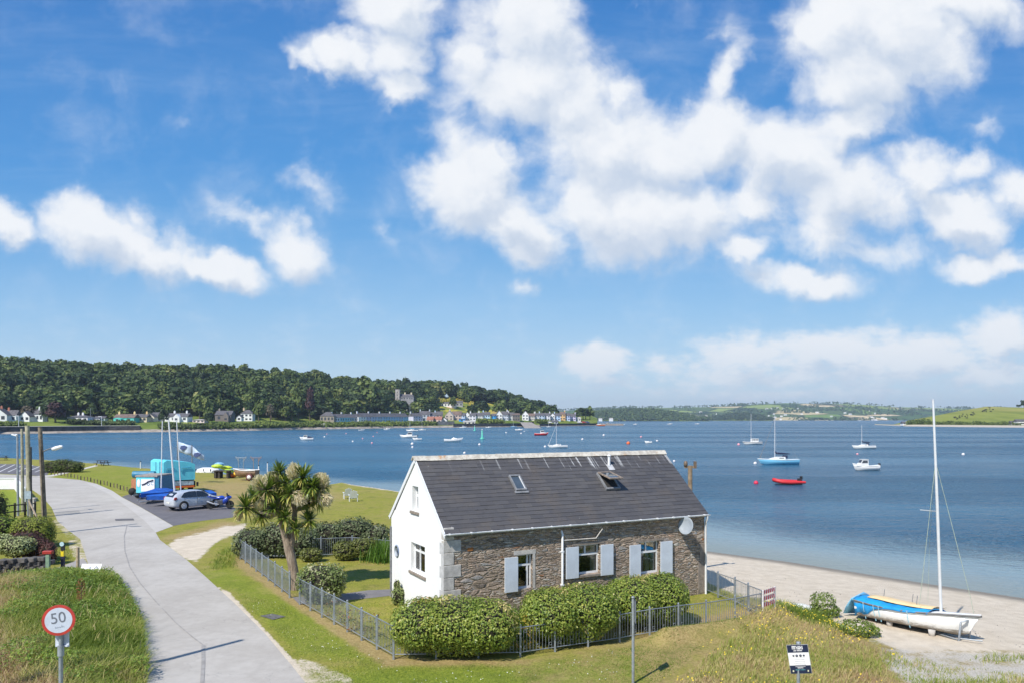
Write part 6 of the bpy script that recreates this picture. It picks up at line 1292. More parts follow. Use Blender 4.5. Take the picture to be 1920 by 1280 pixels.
# ================================================================== signs and posts
def px_w(px, py, Y): return Vector(((px - HX) / FPX * Y, Y, CAMH - (py - HY) / FPX * Y))     # point at depth Y seen at px, py
def text_mesh(name, txt, size, mat, M, parent, ext=.0, xs=1.0):
    """lettering as a mesh standing in the x-z plane of M"""
    cu = bpy.data.curves.new(name, 'FONT'); cu.body = txt; cu.size = size; cu.align_x = 'CENTER'; cu.align_y = 'CENTER'; cu.extrude = ext; cu.resolution_u = 4
    ob = bpy.data.objects.new('tmp_text', cu); COL.objects.link(ob); dg = bpy.context.evaluated_depsgraph_get(); dg.update(); me = bpy.data.meshes.new_from_object(ob.evaluated_get(dg)); bpy.data.objects.remove(ob)
    me.transform(M @ Matrix.Rotation(radians(90), 4, 'X') @ Matrix.Diagonal((xs, 1, 1, 1))); me.materials.clear(); me.materials.append(mat); return link(name, me, parent)
M_red = simple('sign_red_paint', (.50, .045, .03), .45, var=.15); M_swht = simple('sign_white_face', (.56, .60, .68), .5, var=.08); M_grey = simple('faded_grey_lettering', (.16, .17, .20), .6, var=.2)
M_navy = simple('sign_navy', (.012, .02, .06), .45, var=.2); M_paper = simple('sign_paper_white', (.80, .79, .80), .6, var=.04); M_black = simple('black_paint', (.02, .02, .022), .5, var=.3)
Ysn = 15.2; sg = px_w(114, 1160, Ysn); gnd = gz(sg.x, Ysn)
t = thing('speed_sign', 'round red-rimmed 50 sign on a grey post in the long grass', 'road sign', (sg.x, Ysn, gnd)); zc = sg.z - gnd
Mr = Matrix.Translation((0, -.07, zc)) @ Matrix.Rotation(radians(-8), 4, 'Y') @ Matrix.Rotation(radians(14), 4, 'Z') @ Matrix.Rotation(radians(90), 4, 'X')
mb = MB(); mb.lathe([(.30, -.01), (.30, .012), (.245, .014), (.245, -.01)], (0, 0, 0), 40, None, False); mb.v = [tuple(Mr @ Vector(q)) for q in mb.v]; mb.build('red_rim', M_red, t)
mb = MB(); mb.lathe([(.246, -.008), (.246, .0155), (.001, .016)], (0, 0, 0), 40, None, False); mb.v = [tuple(Mr @ Vector(q)) for q in mb.v]; face = mb.build('sign_face', M_swht, t)
Mt = Mr @ Matrix.Rotation(radians(-90), 4, 'X')
text_mesh('lettering', '50', .30, M_grey, Mt @ Matrix.Translation((0, -.0185, .04)), face, .001, .95)
text_mesh('small_lettering', 'km/h', .055, simple('ghost_lettering', (.42, .45, .52), .6, var=.1), Mt @ Matrix.Translation((0, -.0185, -.13)), face, .001, 1.5)
mb = MB(); mb.tube([(0, 0, -.3), (0, 0, zc + .1)], .04, 12); mb.build('post', M_zinc, t)
mb = MB(); mb.tube([(0, 0, zc - .72), (0, 0, zc - .52)], .062, 12); mb.build('post_collar', M_zinc, t)
mb = MB(); mb.box(-.135, .135, .045, .06, zc - .56, zc - .26); mb.box(-.12, .12, .02, .044, zc - .55, zc - .52); mb.build('rear_plate', M_swht, t)
# thin post with an edge-on plate in front of the hedges
Yp = 20.4; q = px_w(1187, 1120, Yp); g_ = gz(q.x, Yp); t = thing('sign_post', 'thin grey post with its plate seen edge-on in front of the hedges', 'sign post', (q.x, Yp, g_), radians(3)); zt = q.z - g_
mb = MB(); mb.tube([(0, 0, -.2), (0, 0, zt)], .038, 12); mb.lathe([(.045, 0), (.045, .04), (.02, .055)], (0, 0, zt - .01), 10); mb.build('post', M_zinc, t)
Ms = Matrix.Rotation(radians(86), 4, 'Z'); mb = MB(); mb.box(-.21, .21, -.052, -.042, zt - .66, zt - .03, Ms); mb.build('plate', M_navy, t)
mb = MB(); mb.box(-.20, .20, -.0418, -.0415, zt - .64, zt - .05, Ms); mb.build('plate_back', M_zinc, t)
# information board low right
Yi = 16.5; q = px_w(1497, 1203, Yi); g_ = gz(q.x, Yi); t = thing('notice_board', 'navy and white notice plate on a grey post among the yellow flowers', 'sign', (q.x, Yi, g_)); zt = q.z - g_; u = Yi / FPX
mb = MB(); mb.tube([(0, 0, -.2), (0, 0, zt)], .036, 12); mb.lathe([(.05, 0), (.05, .05), (.03, .06)], (0, 0, zt - .05), 10); mb.build('post', M_zinc, t)
Mi = Matrix.Translation((0, -.045, zt - 30.5 * u)) @ Matrix.Rotation(radians(-9), 4, 'Y') @ Matrix.Rotation(radians(-22), 4, 'Z'); w, h = 19 * u, 27.5 * u
def brd(name, x0, x1, z0, z1, y, mat, par, bev=0): mb = MB(); mb.box(x0, x1, y, y + .006, z0, z1, Mi); return mb.build(name, mat, par, bev)
bd = brd('board', -w, w, -h, h, .0, simple('aluminium_plate', (.5, .52, .55), .4, .3), t); brd('header_band', -w + .008, w - .008, h * .46, h - .008, -.0065, M_navy, bd); brd('white_field', -w + .008, w - .008, -h * .42, h * .459, -.0065, M_paper, bd); brd('footer_band', -w + .008, w - .008, -h + .008, -h * .421, -.0065, M_navy, bd)
def worn_print(name, x0, x1, zc_, hh, n, mat, par, Mx, y=-.0078, gaps=()):
    """print too small to read in the photo: letter-sized strokes along a line"""
    mb = MB(); r_ = random.Random(n * 7 + len(gaps)); st_ = (x1 - x0) / n
    for k in range(n):
        if k in gaps: continue
        a = x0 + k * st_; mb.box(a, a + st_ * .30, y, y + .0008, zc_ - hh / 2, zc_ + hh / 2, Mx); z_ = zc_ + r_.choice((-.36, 0, .36)) * hh; mb.box(a + st_ * .30, a + st_ * .78, y, y + .0008, z_ - hh * .14, z_ + hh * .14, Mx)
        if r_.random() < .6: mb.box(a + st_ * .60, a + st_ * .85, y - .0004, y + .0004, zc_ - hh / 2, zc_ + hh / 2, Mx)
    return mb.build(name, mat, par)
worn_print('lettering', -w * .52, w * .50, h * .80, .072, 8, M_paper, bd, Mi); worn_print('lettering', -w * .42, w * .40, h * .60, .030, 12, M_paper, bd, Mi, gaps=(4,))
mb = MB()
for k, x in enumerate((-.105, -.038, .038, .105)):
    mb.lathe([(.022 + .006 * (k in (1, 2)), 0), (.022 + .006 * (k in (1, 2)), .002)], (0, 0, 0), 14, None)
    for j in range(28): v_ = mb.v[-28 + j]; mb.v[-28 + j] = tuple(Mi @ Vector((v_[0] + x, -.0075 - v_[2], v_[1] + h * .25)))
mb.build('round_symbols', simple('symbol_grey', (.10, .11, .15), .6), bd)
mb = MB()
for k in range(6): mb.box(-.12 + .01 * (k % 3), .12 - .015 * (k % 2), -.0074, -.0066, h * .08 - .038 * k, h * .08 - .038 * k + .012, Mi)
mb.build('text_lines', simple('faint_print', (.55, .54, .58), .7), bd)
worn_print('lettering', -w * .26, w * .26, -h * .58, .026, 9, M_paper, bd, Mi); worn_print('lettering', -w * .48, w * .42, -h * .72, .022, 14, simple('teal_print', (.12, .36, .40), .6), bd, Mi, gaps=(7,))
mb = MB()
for x in (-.15, .15): mb.cbox(Mi @ Vector((x, -.009, -h * .80)), (.035, .004, .035))
mb.build('emblems', simple('emblem_cream', (.75, .72, .5), .6), bd)
# wooden twin-headed post behind the far end of the cottage
Yb = 37.5; q = px_w(1294, 872, Yb); g_ = gz(q.x, Yb); zt = q.z - g_; M_wood = simple('weathered_post_timber', (.27, .20, .13), .9, var=.35, scale=4, bmp=.6)
t = thing('timber_post', 'brown timber post with two lamp heads behind the far end of the cottage roof', 'post', (q.x, Yb, g_)); mb = MB(); mb.tube([(0, 0, -.3), (0, 0, zt)], [.12, .11], 10); mb.build('post', M_wood, t)
mb = MB(); mb.box(-.28, .24, -.03, .03, zt - .12, zt - .02); mb.build('cross_arm', M_wood, t)
mb = MB(); mb.lathe([(.07, 0), (.10, .10), (.09, .24), (.03, .28)], (-.22, 0, zt - .05), 10); mb.build('lamp_head', simple('bronze_lamp', (.18, .13, .09), .6, .3), t); mb = MB(); mb.cbox((.24, 0, zt + .04), (.12, .16, .34)); mb.build('lamp_head', simple('bronze_lamp', (.18, .13, .09), .6, .3), t)
# utility poles at the left
M_pole = simple('creosoted_pole', (.20, .165, .12), .9, var=.45, scale=2.5, bmp=.8); M_polep = simple('pale_new_pole', (.36, .34, .24), .9, var=.3, scale=2.5, bmp=.6)
def upole(label, pb, ptop, Y, r, mat, name='utility_pole', lean=0.0):
    a = px_w(*pb, Y); b_ = px_w(*ptop, Y); t = thing(name, label, 'pole', (a.x, Y, 0), 0); mb = MB(); mb.tube([(0, 0, -.4), ((b_.x - a.x) * .5, 0, b_.z * .5), (b_.x - a.x, 0, b_.z)], [r, r * .9, r * .78], 12); mb.build('pole', mat, t); return t, b_ - Vector((a.x, Y, 0))
t, tp = upole('nearest dark wooden utility pole, carrying the white lamp on an arm', (85, 1000), (75, 800), 46.7, .15, M_pole)
s_ = 46.7 / FPX
def at(px, py, Y=46.7): q = px_w(px, py, Y); return q - Vector((t.location.x, Y, 0))
mb = MB(); mb.tube([at(80, 846), at(90, 842) + Vector((0, -.1, 0)), at(103, 838) + Vector((0, -.2, 0))], .035, 6); mb.build('lamp_arm', M_lead, t)
mb = MB(); a, b_ = at(102, 841) + Vector((0, -.2, 0)), at(122, 835.5) + Vector((0, -.25, 0)); mb.tube([a, a * .7 + b_ * .3, a * .2 + b_ * .8, b_], [.09, .13, .11, .05], 10); mb.build('lamp_head', M_pvc, t)
mb = MB(); mb.tube([at(80, 840) - Vector((0, .16, 0)), at(83, 925) - Vector((0, .17, 0)), at(86, 998) - Vector((0, .17, 0))], .025, 5); mb.build('cable_duct', M_black, t)
t, tp = upole('thick wooden utility pole second from the right, with black cables down its side', (57, 968), (51, 797), 54.5, .19, M_polep)
mb = MB(); mb.tube([(.14, -.15, 5.0), (.16, -.16, 3.4), (.17, -.18, .5)], .05, 6); mb.cbox((.13, -.19, 3.0), (.12, .12, .5)); mb.build('cable_duct', M_black, t)
upole('slim pale wooden pole third from the right', (43, 958), (41, 803), 58.0, .12, M_polep)
t, tp = upole('thin grey steel lamp post, leftmost of the four poles', (34, 963), (32.5, 814), 55.5, .085, M_zinc, 'lamp_post')
mb = MB(); mb.tube([tp + Vector((0, 0, -.02)), tp + Vector((-.12, 0, .02))], .04, 6); mb.cbox(tp + Vector((-.22, 0, -.02)), (.36, .16, .09), ry=.25); mb.build('lamp_head', M_pvc, t)
t, tp = upole('short grey post with a sign plate at its top beside the thick wooden pole', (53, 975), (51, 920), 50.5, .05, M_zinc, 'sign_post'); mb = MB(); mb.box(-.20, .22, -.09, -.07, tp.z - .50, tp.z + .02); mb.build('plate', simple('pale_blue_plate', (.36, .45, .50), .6), t)
bx = -13.5; t = thing('utility_pole', 'utility pole outside the left of the frame whose shadow crosses the near road', 'pole', (bx, 17.9, 0)); mb = MB(); mb.tube([(0, 0, -.3), (0, 0, 9.0)], [.14, .10], 10); mb.build('pole', M_pole, t)
# ------------------------------------------------------------------ left garden
def gp(px, py): return P(px, py)
W_garden = simple('garden_wall_white', (.74, .75, .76), .8, var=.08, scale=1.5)
mb = MB(); a = gp(-90, 922); b_ = gp(30, 914); c_ = gp(43, 938)
def wallseg(mb, a, b_, h, th=.2):
    d_ = (b_ - a).normalized(); n = Vector((-d_.y, d_.x, 0)) * th / 2; mb.add([a - n, b_ - n, b_ + n, a + n] + [q + Vector((0, 0, h)) for q in (a - n, b_ - n, b_ + n, a + n)], [(0, 3, 2, 1), (4, 5, 6, 7), (0, 1, 5, 4), (1, 2, 6, 5), (2, 3, 7, 6), (3, 0, 4, 7)])
a_, b2, c2 = P(-120, 916), P(29, 916), P(46, 940); wallseg(mb, a_, b2, 1.05); wallseg(mb, b2 + (c2 - b2).normalized() * .12, c2, 1.15); tag(mb.build('garden_wall', W_garden), 'white rendered garden wall around the small lawn at the left', 'wall')
mb = MB(); wallseg(mb, a_ + Vector((0, 0, 1.052)), b2 + Vector((0, 0, 1.052)), .06, .32); tag(mb.build('wall_coping', W_garden), 'white coping along the top of the rear garden wall', 'coping')
M_fence = simple('dark_fence_timber', (.06, .05, .04), .9, var=.4)
t = thing('garden_fence', 'dark two-rail timber fence in front of the small green lawn', 'fence', P(8, 972)); base = t.location.copy()
A_, B_ = P(8, 972) - base, P(66, 966) - base
for k in range(4):
    q = A_ + (B_ - A_) * k / 3; mb = MB(); mb.cbox((q.x, q.y, .5), (.1, .1, 1.1)); mb.build('post', M_fence, t)
for z in (.45, .9):
    mb = MB(); mb.tube([A_ + Vector((0, -.06, z)), B_ + Vector((0, -.06, z))], .05, 4, smooth=False); mb.build('rail', M_fence, t)
q = P(62, 962); mb = MB(); mb.cbox((0, 0, .55), (.28, .28, 1.1)); mb.cbox((0, 0, 1.13), (.5, .3, .08)); o = mb.build('gate_pillar', M_quoin); o.location = (q.x, q.y, 0); tag(o, 'small grey pillar with a flat cap beside the thick utility pole', 'pillar')
q = P(66, 985); mb = MB(); mb.cbox((0, 0, .8), (.1, .06, 1.9), ry=-.45); o = mb.build('leaning_plank', simple('pale_board', (.45, .36, .28), .9)); o.location = (q.x, q.y, 0); tag(o, 'pale plank leaning by the foot of the nearest utility pole', 'plank')
GBR = leafmat('bright_garden_leaves', [(0, (.06, .11, .015)), (.5, (.15, .23, .03)), (.85, (.28, .33, .05)), (1, (.36, .38, .08))], .5, .25)
CON = leafmat('golden_conifer_leaves', [(0, (.10, .13, .015)), (.5, (.22, .26, .035)), (1, (.38, .40, .07))], .6, .2)
BER = leafmat('purple_shrub_leaves', [(0, (.025, .010, .010)), (.5, (.075, .028, .024)), (1, (.16, .065, .05))], .55, .15)
VAR2 = leafmat('variegated_leaves', [(0, (.12, .16, .05)), (.4, (.34, .38, .16)), (.7, (.52, .54, .28)), (1, (.64, .62, .36))], .5, .2)
q = P(5, 1000); bush('garden_bush', 'dark green bush at the left edge by the small lawn', 'bush', (q.x - 1.9, q.y + 2), [(0, 0, 1.2, .8, .8, 1.2)], 2200, .13, DARKG, 90, fill=.35)
q = P(15, 1020); bush('garden_bush', 'leafy bright green bush at the left edge above the pale variegated one', 'bush', (q.x, q.y), [(-.6, 0, .9, 1.2, .9, .8), (.6, .3, .8, .9, .8, .7)], 4200, .12, GBR, 91, fill=.35, new=(.8, .3))
q = P(60, 1024); bush('golden_conifer', 'rounded yellow-green conifer beside the nearest utility pole', 'bush', (q.x, q.y), [(0, 0, .85, 1.05, .95, .85), (.4, .1, .7, .75, .7, .65)], 6500, .10, CON, 92, fill=.25)
q = P(58, 1050); bush('purple_shrub', 'dark red-purple shrub in front of the yellow-green conifer', 'shrub', (q.x, q.y), [(-.35, 0, .85, .95, .7, .65), (.4, -.1, .65, .6, .5, .55)], 4500, .10, BER, 93, fill=.3)
q = P(90, 1056); bush('purple_shrub', 'small dusky purple shrub at the end of the garden wall', 'shrub', (q.x, q.y), [(0, 0, .6, .38, .35, .5)], 1300, .09, BER, 94, fill=.4, tone=(.4, .95))
q = P(12, 1058); bush('variegated_shrub', 'cream variegated shrub hanging over the dark stone wall at the left edge', 'shrub', (q.x, q.y), [(-.7, 0, 1.0, 1.1, .8, .5), (.5, 0, .95, .75, .7, .42)], 5200, .10, VAR2, 95, fill=.35)
q = P(18, 996); bush('orange_flowers_bush', 'small clump of orange flowers between the garden bushes', 'flowers', (q.x - 1.6, q.y - 5.0), [(0, 0, 1.35, .16, .16, .18)], 160, .08, ORANGE, 96, tone=(.6, 1))
M_gstone = simple('dark_garden_stone', (.12, .11, .10), .95, var=.5, scale=3, bmp=1.0); mb = MB(); rr = random.Random(5); A_, B_ = P(-120, 1086), P(92, 1068)
n_ = 11
for k in range(n_):
    for j in range(3):
        q = A_ + (B_ - A_) * ((k + .5 * (j % 2)) / n_); L = (B_ - A_).length / n_; mb.cbox((q.x, q.y + .3 + rr.uniform(-.04, .04), .12 + j * .2), (L * rr.uniform(.85, 1.0), .5, .195), rz=rr.uniform(-.12, .12), ry=rr.uniform(-.1, .1))
o = mb.build('garden_stone_wall', M_gstone, None, .02); tag(o, 'low dark dry-stone wall under the garden shrubs', 'wall')
# little things at the lane mouth
q = P(90, 1073); t = thing('post_box', 'small red box on a green stand at the mouth of the lane', 'box', (q.x, q.y, 0), .1); mb = MB(); mb.cbox((0, 0, .42), (.15, .15, .84)); mb.build('stand', simple('pale_green_paint', (.22, .33, .22), .7), t); mb = MB(); mb.cbox((0, 0, .93), (.42, .22, .15)); mb.build('box', simple('dark_red_paint', (.36, .03, .02), .5), t, .02)
q = P(118, 1069); t = thing('waymarker_post', 'black and yellow walking route marker post with a round white disc', 'post', (q.x, q.y, 0)); mb = MB(); mb.cbox((0, 0, .4), (.13, .13, .8)); mb.build('lower_post', simple('dark_blue_black', (.02, .02, .05), .6), t); mb = MB(); mb.cbox((0, 0, .80), (.132, .132, .26)); mb.build('yellow_band', simple('marker_yellow', (.75, .58, .02), .5), t); mb = MB(); mb.cbox((0, 0, 1.06), (.13, .13, .26)); mb.build('upper_post', M_black, t)
mb = MB(); mb.lathe([(.10, 0), (.10, .03)], (0, 0, 0), 16, None, False); mb.v = [(x, -.07 - z, y + 1.24) for x, y, z in mb.v]; mb.build('disc', simple('marker_disc', (.50, .68, .72), .5), t)
mb = MB(); mb.add([(-.04, -.0662, .90), (.04, -.0662, .90), (0, -.0662, .98)], [(0, 1, 2)]); mb.build('arrow', M_black, t)
q = P(146, 1071); mb = MB(); mb.tube([(0, 0, -.1), (0, 0, 1.12)], [.075, .07], 10); o = mb.build('wooden_stake', simple('stake_timber', (.42, .33, .22), .9, var=.3, scale=6)); o.location = (q.x, q.y, 0); tag(o, 'round wooden stake between the waymarker and the white sign', 'stake')
q = P(167, 1082); t = thing('ground_sign', 'low tilted white sign with dark figures at the road edge', 'sign', (q.x, q.y, .1)); Mg2 = Matrix.Rotation(radians(-28), 4, 'X'); mb = MB(); mb.box(-.44, .44, -.01, .01, .0, .52, Mg2); mb.build('board', M_paper, t)
text_mesh('lettering', '7 8', .42, simple('blue_grey_print', (.22, .27, .36), .6), Mg2 @ Matrix.Translation((.08, -.013, .24)), t, .001)

# ================================================================== picnic tables, posts, chairs
def picnic(label, px, py):
    q = P(px, py); t = thing('picnic_table', label, 'picnic table', (q.x, q.y, gz(q.x, q.y)), R.uniform(-.3, .3), 'dark picnic tables by the water')
    for nm, y, z, w in (('table_top', 0, .76, .75), ('bench', -.75, .46, .28), ('bench', .75, .46, .28)): mb = MB(); mb.box(-.95, .95, y - w / 2, y + w / 2, z - .04, z); mb.build(nm, M_fence, t)
    for x in (-.65, .65):
        mb = MB(); mb.tube([(x, -.55, 0), (x, -.2, .74)], .05, 4); mb.tube([(x, .55, 0), (x, .2, .74)], .05, 4); mb.tube([(x, -.8, .40), (x, .8, .40)], .045, 4); mb.build('leg_frame', M_fence, t)
picnic('dark picnic table at the end of the pale footpath', 192, 871.3); picnic('dark picnic table at the far left edge by the water', 3, 861.5)
q = P(118, 884); bush('wind_shaped_bush', 'low spreading dark bush beside the parking bays near the water', 'bush', (q.x, q.y), [(-1.0, 0, .75, 1.6, 1.3, .8), (.9, .2, .7, 1.6, 1.3, .75), (0, 0, 1.0, 1.3, 1.1, .75)], 5200, .2, DARKG, 97, fill=.35, tone=(.25, .9))
for i in range(24):
    k = i / 23; px = 96 + k * 142; py = 888 + 31 * k ** 1.25 + R.uniform(-.8, .8); q = P(px, py); mb = MB(); mb.tube([(0, 0, -.1), (0, 0, .46)], [.06, .055], 6); o = mb.build('low_post', M_wood if i % 3 else M_fence); o.location = (q.x, q.y, gz(q.x, q.y)); tag(o, 'knee-high timber post in the row along the green between road and water', 'post', 'low timber posts along the road edge')
M_adk = simple('white_garden_chair_paint', (.72, .74, .76), .5, var=.05)
def adirondack(label, px, py, rz):
    q = P(px, py); t = thing('garden_chair', label, 'chair', (q.x, q.y, gz(q.x, q.y)), rz, 'white chairs on the lawn by the water')
    mb = MB(); mb.box(-.3, .3, -.3, .28, .32, .36); mb.build('seat', M_adk, t); Mb = Matrix.Translation((0, .25, .3)) @ Matrix.Rotation(radians(-20), 4, 'X'); mb = MB()
    for k in range(5): mb.box(-.3 + k * .122, -.19 + k * .122, 0, .025, 0, .72 - .05 * abs(k - 2), Mb)
    mb.build('backrest', M_adk, t)
    for s in (-1, 1): mb = MB(); mb.box(s * .36 - .05, s * .36 + .05, -.35, .35, .54, .57); mb.build('armrest', M_adk, t); mb = MB(); mb.box(s * .33 - .02, s * .33 + .02, -.32, -.24, 0, .54); mb.box(s * .33 - .02, s * .33 + .02, .2, .28, 0, .54); mb.build('legs', M_adk, t)
adirondack('left one of the two white chairs on the lawn facing the bay', 652, 933, radians(200)); adirondack('right one of the two white chairs on the lawn facing the bay', 662.5, 938, radians(195))
# stray marker sticks near the water
for px, py, h, lb in [(263.5, 877, 1.0, 'thin white stake at the water edge left of the turquoise trailer'), (501.5, 888, 1.5, 'white stake with a dark top behind the cabbage tree'), (485, 893, 1.4, 'short white post at the edge of the boat park')]:
    q = P(px, py); t = thing('marker_stake', lb, 'stake', (q.x, q.y, -.1)); mb = MB(); mb.tube([(0, 0, 0), (0, 0, h)], .07, 6); mb.build('stake', M_pvc, t); mb = MB(); mb.tube([(0, 0, h), (0, 0, h + .12)], .08, 6); mb.build('cap', M_black, t)

# ================================================================== vehicles
M_tyre = simple('tyre_rubber', (.022, .022, .022), .85, var=.3, scale=12); M_rim = simple('alloy_rim', (.60, .61, .63), .4, .2, var=.15); M_cglass = glassmat('tinted_car_glass', (.018, .022, .028), .03)
M_silver = simple('silver_car_paint', (.52, .55, .60), .3, .15, var=.05, coat=.8)
RX = Matrix.Rotation(radians(90), 4, 'X')
def wheel(t, x, y, r, w=.2, name='wheel', nsp=7):
    mb = MB(); mb.lathe([(r * .62, -w / 2), (r * .93, -w / 2), (r, -w * .35), (r, w * .35), (r * .93, w / 2), (r * .62, w / 2)], (x, y, r), 24, RX); wh = mb.build(name, M_tyre, t)
    s = -1 if y < 0 else 1; mb = MB(); mb.lathe([(r * .60, w * .40), (r * .66, w * .53), (r * .60, w * .54), (r * .56, w * .505), (.001, w * .505)], (x, y, r), 20, Matrix.Rotation(radians(-90) * s, 4, 'X'))
    for k in range(nsp):
        a = 2 * pi * k / nsp; mb.cbox((x + cos(a) * r * .32, y + s * w * .53, r + sin(a) * r * .32), (r * .52, .03, r * .12), ry=-a)
    mb.lathe([(r * .14, -.02), (r * .14, .02)], (x, y + s * w * .54, r), 10, RX); mb.build('rim', M_rim, wh); return wh
# hatchback: sections across the car from tail to nose
Pc0, Pc1 = P(322, 957), P(391, 950.5); dirc = (Pc1 - Pc0).normalized(); rzc = atan2(dirc.y, dirc.x)
car = thing('parked_car', 'silver five-door hatchback parked beside the blue motorcycle', 'car', ((Pc0.x + Pc1.x) / 2 - .0, (Pc0.y + Pc1.y) / 2 + .80, .01), rzc)
def sect(x, zb, zs, zr, wb, ws, wr):
    """half outline: sill, waist, roof"""
    pts = [(wb * .92, zb), (wb, zb + .12), (wb * 1.005, (zb + zs) / 2), (ws, zs - .06), (ws * .965, zs)]
    pts += [(ws + (wr - ws) * .55, zs + (zr - zs) * .55), (wr * 1.0, zr - .06 * min(1, (zr - zs) * 3)), (wr * .6, zr), (0, zr + .012)]
    L = [Vector((x, y, z)) for y, z in pts]; return L + [Vector((x, -q.y, q.z)) for q in reversed(L[:-1])]
secs = [(-2.12, .45, .70, .72, .66, .68, .60), (-2.10, .30, .88, .90, .76, .74, .60), (-2.02, .24, .96, 1.02, .82, .80, .60), (-1.86, .20, .98, 1.26, .86, .84, .58), (-1.55, .18, .97, 1.40, .87, .855, .58), (-1.0, .18, .95, 1.455, .875, .86, .585), (-.3, .18, .93, 1.47, .875, .86, .59), (.25, .18, .92, 1.43, .875, .86, .585), (.65, .18, .915, 1.28, .875, .855, .57), (1.0, .18, .905, 1.06, .87, .85, .60), (1.18, .18, .90, .93, .865, .84, .62), (1.6, .20, .83, .85, .85, .80, .60), (1.95, .24, .72, .75, .80, .74, .52), (2.10, .30, .60, .62, .70, .66, .45), (2.14, .38, .52, .54, .58, .56, .40)]
mb = MB(); mb.loft([sect(*s) for s in secs]); body = mb.build('body', M_silver, car); sm_ = body.modifiers.new('sub', 'SUBSURF'); sm_.levels = 1; sm_.render_levels = 2
def side_panel(name, pts, y0, mat, par, s=-1, th=.012):
    """flat-ish panel following the tumblehome: pts (x, z)"""
    def yy(z): return s * (np.interp(z, [.5, .93, 1.2, 1.42], [.885, .868, .745, .632]) + y0)
    n = len(pts); vs = [(x, yy(z), z) for x, z in pts] + [(x, yy(z) - s * .03, z) for x, z in pts]; mb = MB(); mb.add(vs, [tuple(range(n)), tuple(range(2 * n - 1, n - 1, -1))] + [(i, (i + 1) % n, n + (i + 1) % n, n + i) for i in range(n)]); return mb.build(name, mat, par)
for s in (-1, 1):
    side_panel('side_window', [(-.22, .95), (.78, .94), (.62, 1.13), (.30, 1.33), (.05, 1.385), (-.22, 1.40)], .010, M_cglass, car, s)
    side_panel('side_window', [(-1.52, 1.02), (-1.30, .96), (-.27, .95), (-.27, 1.40), (-.80, 1.395), (-1.20, 1.32)], .010, M_cglass, car, s)
    for x in (-.245, .82, -1.25):
        mb = MB(); mb.box(x - .006, x + .006, s * .878 - .004, s * .878 + .004, .36, .90); mb.build('door_gap', M_black, car)
    for x in (-.05, -.95): mb = MB(); mb.cbox((x - .05, s * .885, .80), (.18, .03, .03)); mb.build('door_handle', M_silver, car, .008)
    mb = MB(); mb.cbox((.72, s * .97, .98), (.12, .2, .13)); mb.build('mirror', M_silver, car, .03)
    for x in (-1.32, 1.30):
        mb = MB(); mb.lathe([(.385, -.02), (.385, .02), (.31, .02), (.31, -.02)], (x, s * .868, .33), 28, RX); mb.build('wheel_arch', M_black, car); wheel(car, x, s * .80, .325, .2)
    mb = MB(); mb.prism([(-2.085, .84), (-1.93, .78), (-1.80, .90), (-1.88, 1.03), (-2.0, 1.0)], s * .70, s * .855, Matrix(((1, 0, 0, 0), (0, 0, 1, 0), (0, 1, 0, 0), (0, 0, 0, 1)))); mb.build('tail_light', simple('tail_light_red', (.30, .02, .02), .2), car, .01)
    mb = MB(); mb.cbox((1.98, s * .60, .66), (.28, .26, .12), rz=-s * .5); mb.build('headlight', simple('headlight_glass', (.5, .52, .55), .1), car, .03)
mb = MB(); mb.add([(-2.045, -.55, 1.03), (-2.045, .55, 1.03), (-1.72, .50, 1.365), (-1.72, -.50, 1.365), (-2.00, -.55, 1.03), (-2.0, .55, 1.03), (-1.68, .5, 1.35), (-1.68, -.5, 1.35)], [(0, 3, 2, 1), (4, 5, 6, 7), (0, 1, 5, 4), (2, 3, 7, 6), (1, 2, 6, 5), (3, 0, 4, 7)]); mb.build('rear_window', M_cglass, car)
mb = MB(); mb.add([(1.06, -.64, .985), (1.06, .64, .985), (.42, .54, 1.41), (.42, -.54, 1.41), (1.0, -.64, .96), (1.0, .64, .96), (.38, .54, 1.38), (.38, -.54, 1.38)], [(0, 1, 2, 3), (4, 7, 6, 5), (0, 4, 5, 1), (2, 6, 7, 3), (1, 5, 6, 2), (3, 7, 4, 0)]); mb.build('windscreen', M_cglass, car)
mb = MB(); mb.box(-2.155, -2.135, -.26, .26, .52, .63); mb.build('number_plate', simple('plate_white', (.7, .7, .65), .5), car)
# motorcycle
Pm = P(413, 953); mo = thing('motorcycle', 'blue sports motorcycle parked to the right of the silver car', 'motorcycle', (Pm.x, Pm.y, .01), radians(14)); M_blue = simple('bike_blue_fairing', (.015, .06, .42), .25, var=.1, coat=.6); M_eng = simple('engine_metal', (.12, .12, .13), .5, .6, var=.4, scale=15)
for x in (-.70, .70):
    mb = MB(); mb.lathe([(.22, -.06), (.29, -.07), (.315, -.03), (.315, .03), (.29, .07), (.22, .06)], (x, 0, .315), 22, RX); w_ = mb.build('wheel', M_tyre, mo); mb = MB(); mb.lathe([(.22, -.03), (.235, 0), (.22, .03), (.20, .03), (.20, -.03)], (x, 0, .315), 20, RX)
    for k in range(3): a = 2.1 * k; mb.cbox((x + .1 * cos(a), 0, .315 + .1 * sin(a)), (.2, .03, .04), ry=-a)
    mb.build('rim', M_rim, w_)
mb = MB(); mb.loft([[Vector((x, w * cos(a), zc_ + hh * sin(a))) for a in np.linspace(0, 2 * pi, 11)[:-1]] for x, w, zc_, hh in ((-.28, .10, .84, .08), (-.05, .17, .86, .14), (.15, .17, .88, .15), (.32, .10, .86, .10))]); mb.build('tank', M_blue, mo)
mb = MB(); mb.loft([[Vector((x, w * cos(a), zc_ + hh * sin(a))) for a in np.linspace(0, 2 * pi, 11)[:-1]] for x, w, zc_, hh in ((.20, .18, .55, .22), (.40, .20, .66, .28), (.60, .17, .82, .20), (.78, .10, .88, .10), (.84, .04, .88, .05))]); mb.build('fairing', M_blue, mo)
